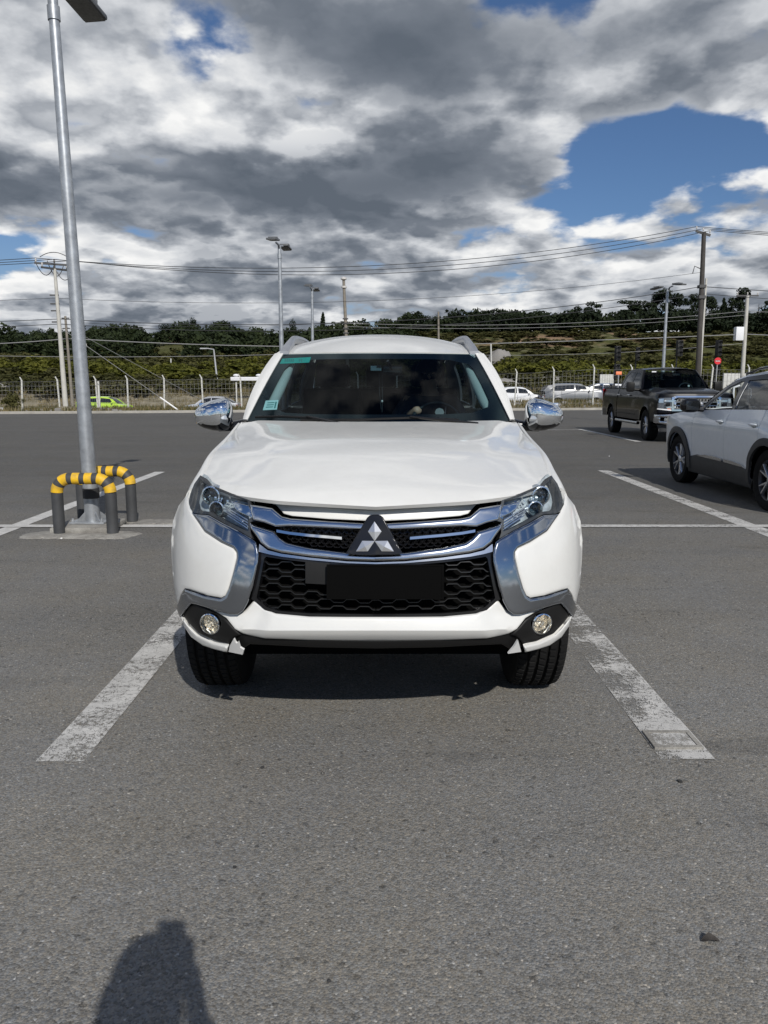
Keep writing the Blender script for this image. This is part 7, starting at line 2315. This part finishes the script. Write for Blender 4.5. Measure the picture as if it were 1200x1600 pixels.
# ------------------------------------------------------------------ silver crossover seen from its left side
cx = dict(
    name='crossover', loc=(5.24, 12.28, 0), rz=math.pi, cat='crossover', label='silver-white crossover with dark wheel arches and an open front window at the right edge',
    paint=M['pearl_paint'], L=4.45, HW=0.92, step=0.08, z0=0.26,
    W=[(0.0, 0.66), (0.12, 0.78), (0.3, 0.86), (0.6, 0.90), (0.95, 0.915), (1.6, 0.915), (3.4, 0.925), (4.0, 0.90), (4.3, 0.82), (4.45, 0.70)],
    S=[(0.2, 0.93), (0.35, 0.965), (0.5, 0.985), (0.7, 0.995), (0.82, 1.0), (0.93, 0.985), (1.02, 0.955), (1.1, 0.92), (1.3, 0.88)],
    crease=[(0.92, 0.006, 0.035), (0.46, -0.012, 0.07)],
    belt=[(0.0, 0.86), (0.2, 0.93), (0.5, 0.985), (1.2, 1.055), (1.5, 1.075), (3.6, 1.135), (4.45, 1.14)], roof=[(2.1, 1.49), (2.4, 1.545), (2.9, 1.58), (3.4, 1.57), (4.0, 1.49), (4.3, 1.40)], zfull=1.58, lean=1.35,
    axles=(0.92, 3.60), wheel=(0.352, 0.225, 0.235), arch=0.40, track=0.90, spokes=5, rimstyle='vee', rim_mat=M['dark_alloy'], spoke_mat=M['alloy'],
    side_parts=[('front_wing', 0.15, 1.42), ('front_door', 1.42, 2.46), ('rear_door', 2.46, 3.36), ('rear_quarter', 3.36, 4.36)],
    side_trim=[('sill_trim', [(1.30, 0.20), (3.22, 0.20), (3.22, 0.40), (2.9, 0.44), (2.5, 0.46), (1.6, 0.47), (1.32, 0.42)], M['grey_plastic']),
               ('chrome_strip', [(1.62, 0.455), (2.42, 0.45), (2.42, 0.485), (2.2, 0.495), (1.9, 0.49)], M['soft_chrome']), ('chrome_strip', [(2.50, 0.45), (3.06, 0.435), (2.98, 0.465), (2.7, 0.485), (2.50, 0.487)], M['soft_chrome'])],
    arch_trim=(M['grey_plastic'], 0.075),
    nose=dict(plan=[(0, 0), (0.4, 0.02), (0.65, 0.08), (0.8, 0.2), (0.92, 0.5)], vert=[(0.3, 0.06), (0.5, 0.0), (0.8, 0.02), (1.0, 0.10)]),
    tail=dict(plan=[(0, 0), (0.4, 0.02), (0.65, 0.07), (0.8, 0.16), (0.92, 0.36)], vert=[(0.3, 0.08), (0.5, 0.0), (1.1, 0.08), (1.3, 0.2)]),
    nose_panels=[('front_bumper', [(-0.78, 0.24), (0.78, 0.24), (0.80, 0.6), (0.74, 0.88), (-0.74, 0.88), (-0.80, 0.6)], None, {}), ('grille', [(-0.4, 0.55), (0.4, 0.55), (0.36, 0.8), (-0.36, 0.8)], 'gloss_black', dict(off=-0.012)),
                 ('headlamp', [(0.45, 0.72), (0.78, 0.76), (0.76, 0.86), (0.45, 0.82)], 'lamp_bezel', dict(mirror=True, off=-0.012))],
    tail_panels=[('rear_bumper', [(-0.80, 0.26), (0.80, 0.26), (0.82, 0.6), (-0.82, 0.6)], None, {}), ('tailgate', [(-0.78, 0.62), (0.78, 0.62), (0.76, 1.13), (-0.76, 1.13)], None, {}),
                 ('tail_lamp', [(-0.76, 0.92), (0.76, 0.92), (0.76, 1.04), (-0.76, 1.04)], 'red_lens', dict(off=-0.012))],
    bonnet=dict(y0=0.14, y1=1.38, crown=0.055, bow=0.20, bow1=0.16, lip=0.05),
    xr=[(2.1, 0.60), (3.0, 0.60), (4.3, 0.55)], roof_y=(2.12, 4.28), roof_crown=0.07, roof_mat=M['pearl_paint'],
    cabin=[[(1.36, 1.02), (1.75, 1.24), (2.14, 1.49), (2.4, 1.545), (2.9, 1.58), (3.4, 1.57), (4.0, 1.49), (4.25, 1.41), (4.38, 1.12), (3.6, 1.09), (2.5, 1.06)]],
    windows=[dict(poly=[(1.60, 1.095), (1.80, 1.215), (2.10, 1.395), (2.34, 1.465), (2.42, 1.468), (2.46, 1.11)], open=True), dict(poly=[(2.56, 1.115), (2.52, 1.475), (2.9, 1.485), (3.36, 1.47), (3.44, 1.14)]), dict(poly=[(3.52, 1.15), (3.46, 1.46), (3.95, 1.40), (4.08, 1.24), (3.9, 1.16)])],
    pillar_trim=[([(1.38, 1.05), (1.75, 1.225), (2.13, 1.47), (2.4, 1.52), (2.9, 1.55), (3.42, 1.54), (4.0, 1.46), (4.18, 1.26), (4.0, 1.14), (3.5, 1.115), (2.5, 1.088)], M['gloss_black'])],
    screen=dict(bot=(1.22, 1.10, 0.78), top=(1.98, 1.47, 0.585), bow=(0.26, 0.14), mat=M['clear_glass'], pillar=M['black_plastic']),
    rear_screen=dict(bot=(4.40, 1.13, 0.66), top=(4.18, 1.44, 0.54), bow=(0.08, 0.06)),
)
cr_, cvv = build_car(cx)
for s in (-1, 1):
    mm = empty('door_mirror'); mm.parent = cr_
    mb = MB(); mb.ell((s * 1.02, 1.58, 1.145), (0.135, 0.095, 0.10), 18, 12, 0.75); mb.build('housing', M['gloss_black'], mm)
    MB().tube([(s * 0.84, 1.62, 1.08), (s * 0.93, 1.60, 1.09)], 0.03, 8).build('mirror_foot', M['gloss_black'], mm)
    MB().box((s * 1.02, 1.672, 1.145), (0.18, 0.006, 0.125), bev=0.002).build('mirror_glass', M['far_glass'], mm)
    for y in (2.30, 3.22):
        f = cvv['side'](s)(np.array([[y, 0.955]]), np.array([-0.018]))[0]
        MB().ell((f[0], y, 0.955), (0.018, 0.105, 0.017), 14, 8).build('door_handle', M['pearl_paint'], cr_)
        MB().ell((f[0] - s * 0.012, y + 0.02, 0.95), (0.012, 0.07, 0.035), 12, 8).build('handle_recess', M['lamp_bezel'], cr_)
    MB().tube([(s * 0.60, y, float(cvv['roofz'](y)) + 0.03 + (0.02 if 2.5 < y < 4.0 else 0)) for y in np.linspace(2.3, 4.1, 12)], 0.016, 8).build('roof_rail', M['gloss_black'], cr_)
seats(cr_, [(2.55, (-0.37, 0.37)), (3.40, (-0.38, 0.38))], zs=0.60, w=0.46)
MB().box((0, 1.62, 0.98), (1.44, 0.5, 0.18), bev=0.05).build('dashboard', M['interior_dark'], cr_)
for s in (-1, 1): MB().box((s * 0.80, 2.4, 0.80), (0.05, 1.9, 0.5), bev=0.02).build('door_lining', M['interior_dark'], cr_)
steering_wheel(cr_, (0.38, 1.98, 1.0), 0.4, 0.17)

# ------------------------------------------------------------------ cars on the road beyond the fence
def road_car(name, px_c, Y, L, HWd, roofh, paint, label, cat, heading, style, zr=None):
    X = (px_c - 600) / FPX * Y
    z = float(roadz(X)) if zr is None else zr
    k = L / 4.4
    rz = math.pi / 2 if heading == 'right' else -math.pi / 2
    nx = X + (L / 2 if heading == 'right' else -L / 2)
    hb = 0.60 * roofh
    prof = {'sedan': [(1.45, 0.86), (1.9, 0.985), (2.6, 1.0), (3.1, 0.985), (3.6, 0.85)], 'hatch': [(1.25, 0.88), (1.8, 0.985), (2.5, 1.0), (3.4, 0.98), (4.0, 0.90)], 'wagon': [(1.4, 0.88), (1.9, 0.985), (2.5, 1.0), (3.6, 0.98), (4.1, 0.93)]}[style]
    belt_ = {'sedan': [(0, 0.70), (0.5, 0.80), (1.3, 0.90), (3.6, 0.98), (4.4, 0.94)], 'hatch': [(0, 0.70), (0.5, 0.84), (1.2, 0.95), (4.0, 1.02), (4.4, 1.0)], 'wagon': [(0, 0.85), (0.4, 0.98), (1.3, 1.06), (4.0, 1.10), (4.4, 1.08)]}[style]
    q = roofh / 1.47 if style != 'wagon' else roofh / 1.66
    R_ = roofh - 0.06
    Lr = prof
    cab_end = prof[-1][0] * k
    A0 = prof[0][0] * k - 0.42 * k
    sp = dict(name=name, loc=(nx, Y, z), rz=rz, label=label, cat=cat, paint=paint, L=L, HW=HWd, step=0.22, z0=0.22, detail=False, group='cars on the road beyond the fence',
              W=[(0, HWd * 0.8), (0.25, HWd * 0.95), (0.8, HWd), (L - 0.6, HWd), (L, HWd * 0.85)], belt=[(a * k, b * q) for a, b in belt_], roof=[(a * k, R_ * b) for a, b in prof], zfull=R_, lean=1.3,
              axles=(0.85 * k, 3.45 * k), wheel=(0.33, 0.2, 0.22), arch=0.37, track=HWd - 0.01, spokes=5, rimstyle='one', rim_mat=M['dark_alloy'], spoke_mat=M['alloy'],
              side_parts=[('front_wing', 0.1, 1.35 * k), ('front_door', 1.37 * k, 2.3 * k), ('rear_door', 2.32 * k, 3.2 * k), ('rear_quarter', 3.22 * k, L - 0.08)],
              nose=dict(plan=[(0, 0), (0.6, 0.05), (0.9, 0.25)], vert=[(0.2, 0.02), (0.5, 0), (0.9, 0.08)]), tail=dict(plan=[(0, 0), (0.6, 0.04), (0.9, 0.2)], vert=[(0.2, 0.02), (0.5, 0), (1.0, 0.08)]),
              nose_panels=[('front_bumper', [(-HWd * 0.88, 0.2), (HWd * 0.88, 0.2), (HWd * 0.85, 0.68 * q), (-HWd * 0.85, 0.68 * q)], None, {}), ('headlamp', [(0.45, 0.55), (0.76, 0.58), (0.74, 0.70), (0.45, 0.66)], 'reflector', dict(mirror=True, off=-0.012)),
                           ('grille', [(-0.4, 0.45), (0.4, 0.45), (0.4, 0.62), (-0.4, 0.62)], 'gloss_black', dict(off=-0.012))],
              tail_panels=[('rear_bumper', [(-HWd * 0.88, 0.22), (HWd * 0.88, 0.22), (HWd * 0.85, 0.90 * q), (-HWd * 0.85, 0.90 * q)], None, {}), ('tail_lamp', [(0.55, 0.7), (0.78, 0.7), (0.78, 0.86), (0.55, 0.86)], 'red_lens', dict(mirror=True, off=-0.012))],
              bonnet=dict(y0=0.12, y1=A0 + 0.12, crown=0.04, bow=0.2, bow1=0.12, lip=0.05),
              xr=[(0, HWd * 0.66), (L, HWd * 0.64)], roof_y=(prof[1][0] * k - 0.1, prof[-2][0] * k + 0.15), roof_crown=0.05,
              cabin=[[(A0, belt_[2][1] * q - 0.04), (prof[0][0] * k, R_ * prof[0][1] * 0.985)] + [(a * k, R_ * b) for a, b in prof[1:]] + [(cab_end + 0.35 * k, belt_[-2][1] * q - 0.02), (2.5 * k, belt_[2][1] * q - 0.03)]],
              windows=[dict(poly=[(A0 + 0.42 * k, belt_[2][1] * q + 0.05), (prof[0][0] * k + 0.22, R_ * 0.90), (2.26 * k, R_ * 0.95), (2.26 * k, belt_[2][1] * q + 0.07)], mat=M['far_glass']),
                       dict(poly=[(2.34 * k, belt_[2][1] * q + 0.07), (2.34 * k, R_ * 0.95), (prof[-2][0] * k - 0.05, R_ * 0.92), (prof[-1][0] * k - 0.08, belt_[-2][1] * q + 0.06)], mat=M['far_glass'])],
              screen=dict(bot=(A0 - 0.05, belt_[2][1] * q + 0.02, HWd * 0.82), top=(prof[1][0] * k - 0.22, R_ * 0.975, HWd * 0.64), bow=(0.16, 0.1), mat=M['far_glass']),
              rear_screen=dict(bot=(cab_end + 0.33 * k, belt_[-2][1] * q, HWd * 0.76), top=(prof[-2][0] * k + 0.18, R_ * 0.95, HWd * 0.62), bow=(0.05, 0.05), mat=M['far_glass']))
    r, v = build_car(sp)
    for s in (-1, 1): MB().ell((s * (HWd + 0.06), A0 + 0.40, belt_[2][1] * q + 0.05), (0.10, 0.06, 0.07), 10, 8).build('door_mirror', paint, r)
    MB().box((0, L / 2, 0.75), (HWd * 1.5, L * 0.5, 0.5)).build('cabin_fill', M['interior_dark'], r)
    return r
road_car('hatchback', 168, 57.5, 3.9, 0.83, 1.50, M['lime_paint'], 'lime green hatchback passing on the road behind the near lamp post', 'car', 'right', 'hatch')
road_car('sedan', 334, 59.5, 4.3, 0.85, 1.47, M['silver_paint'], 'silver sedan on the road beyond the fence, above the left door mirror', 'car', 'left', 'sedan')
road_car('sedan', 806, 59.0, 4.3, 0.85, 1.47, M['far_white_paint'], 'white sedan on the road just right of the SUV windscreen pillar', 'car', 'right', 'sedan')
road_car('estate_car', 893, 57.5, 4.7, 0.90, 1.72, M['grey_paint'], 'dark grey estate car on the road between the white sedan and the pickup', 'car', 'right', 'wagon')
road_car('estate_car', 932, 61.0, 4.6, 0.90, 1.74, M['silver_paint'], 'silver estate car half hidden behind the dark grey estate car', 'car', 'left', 'wagon')
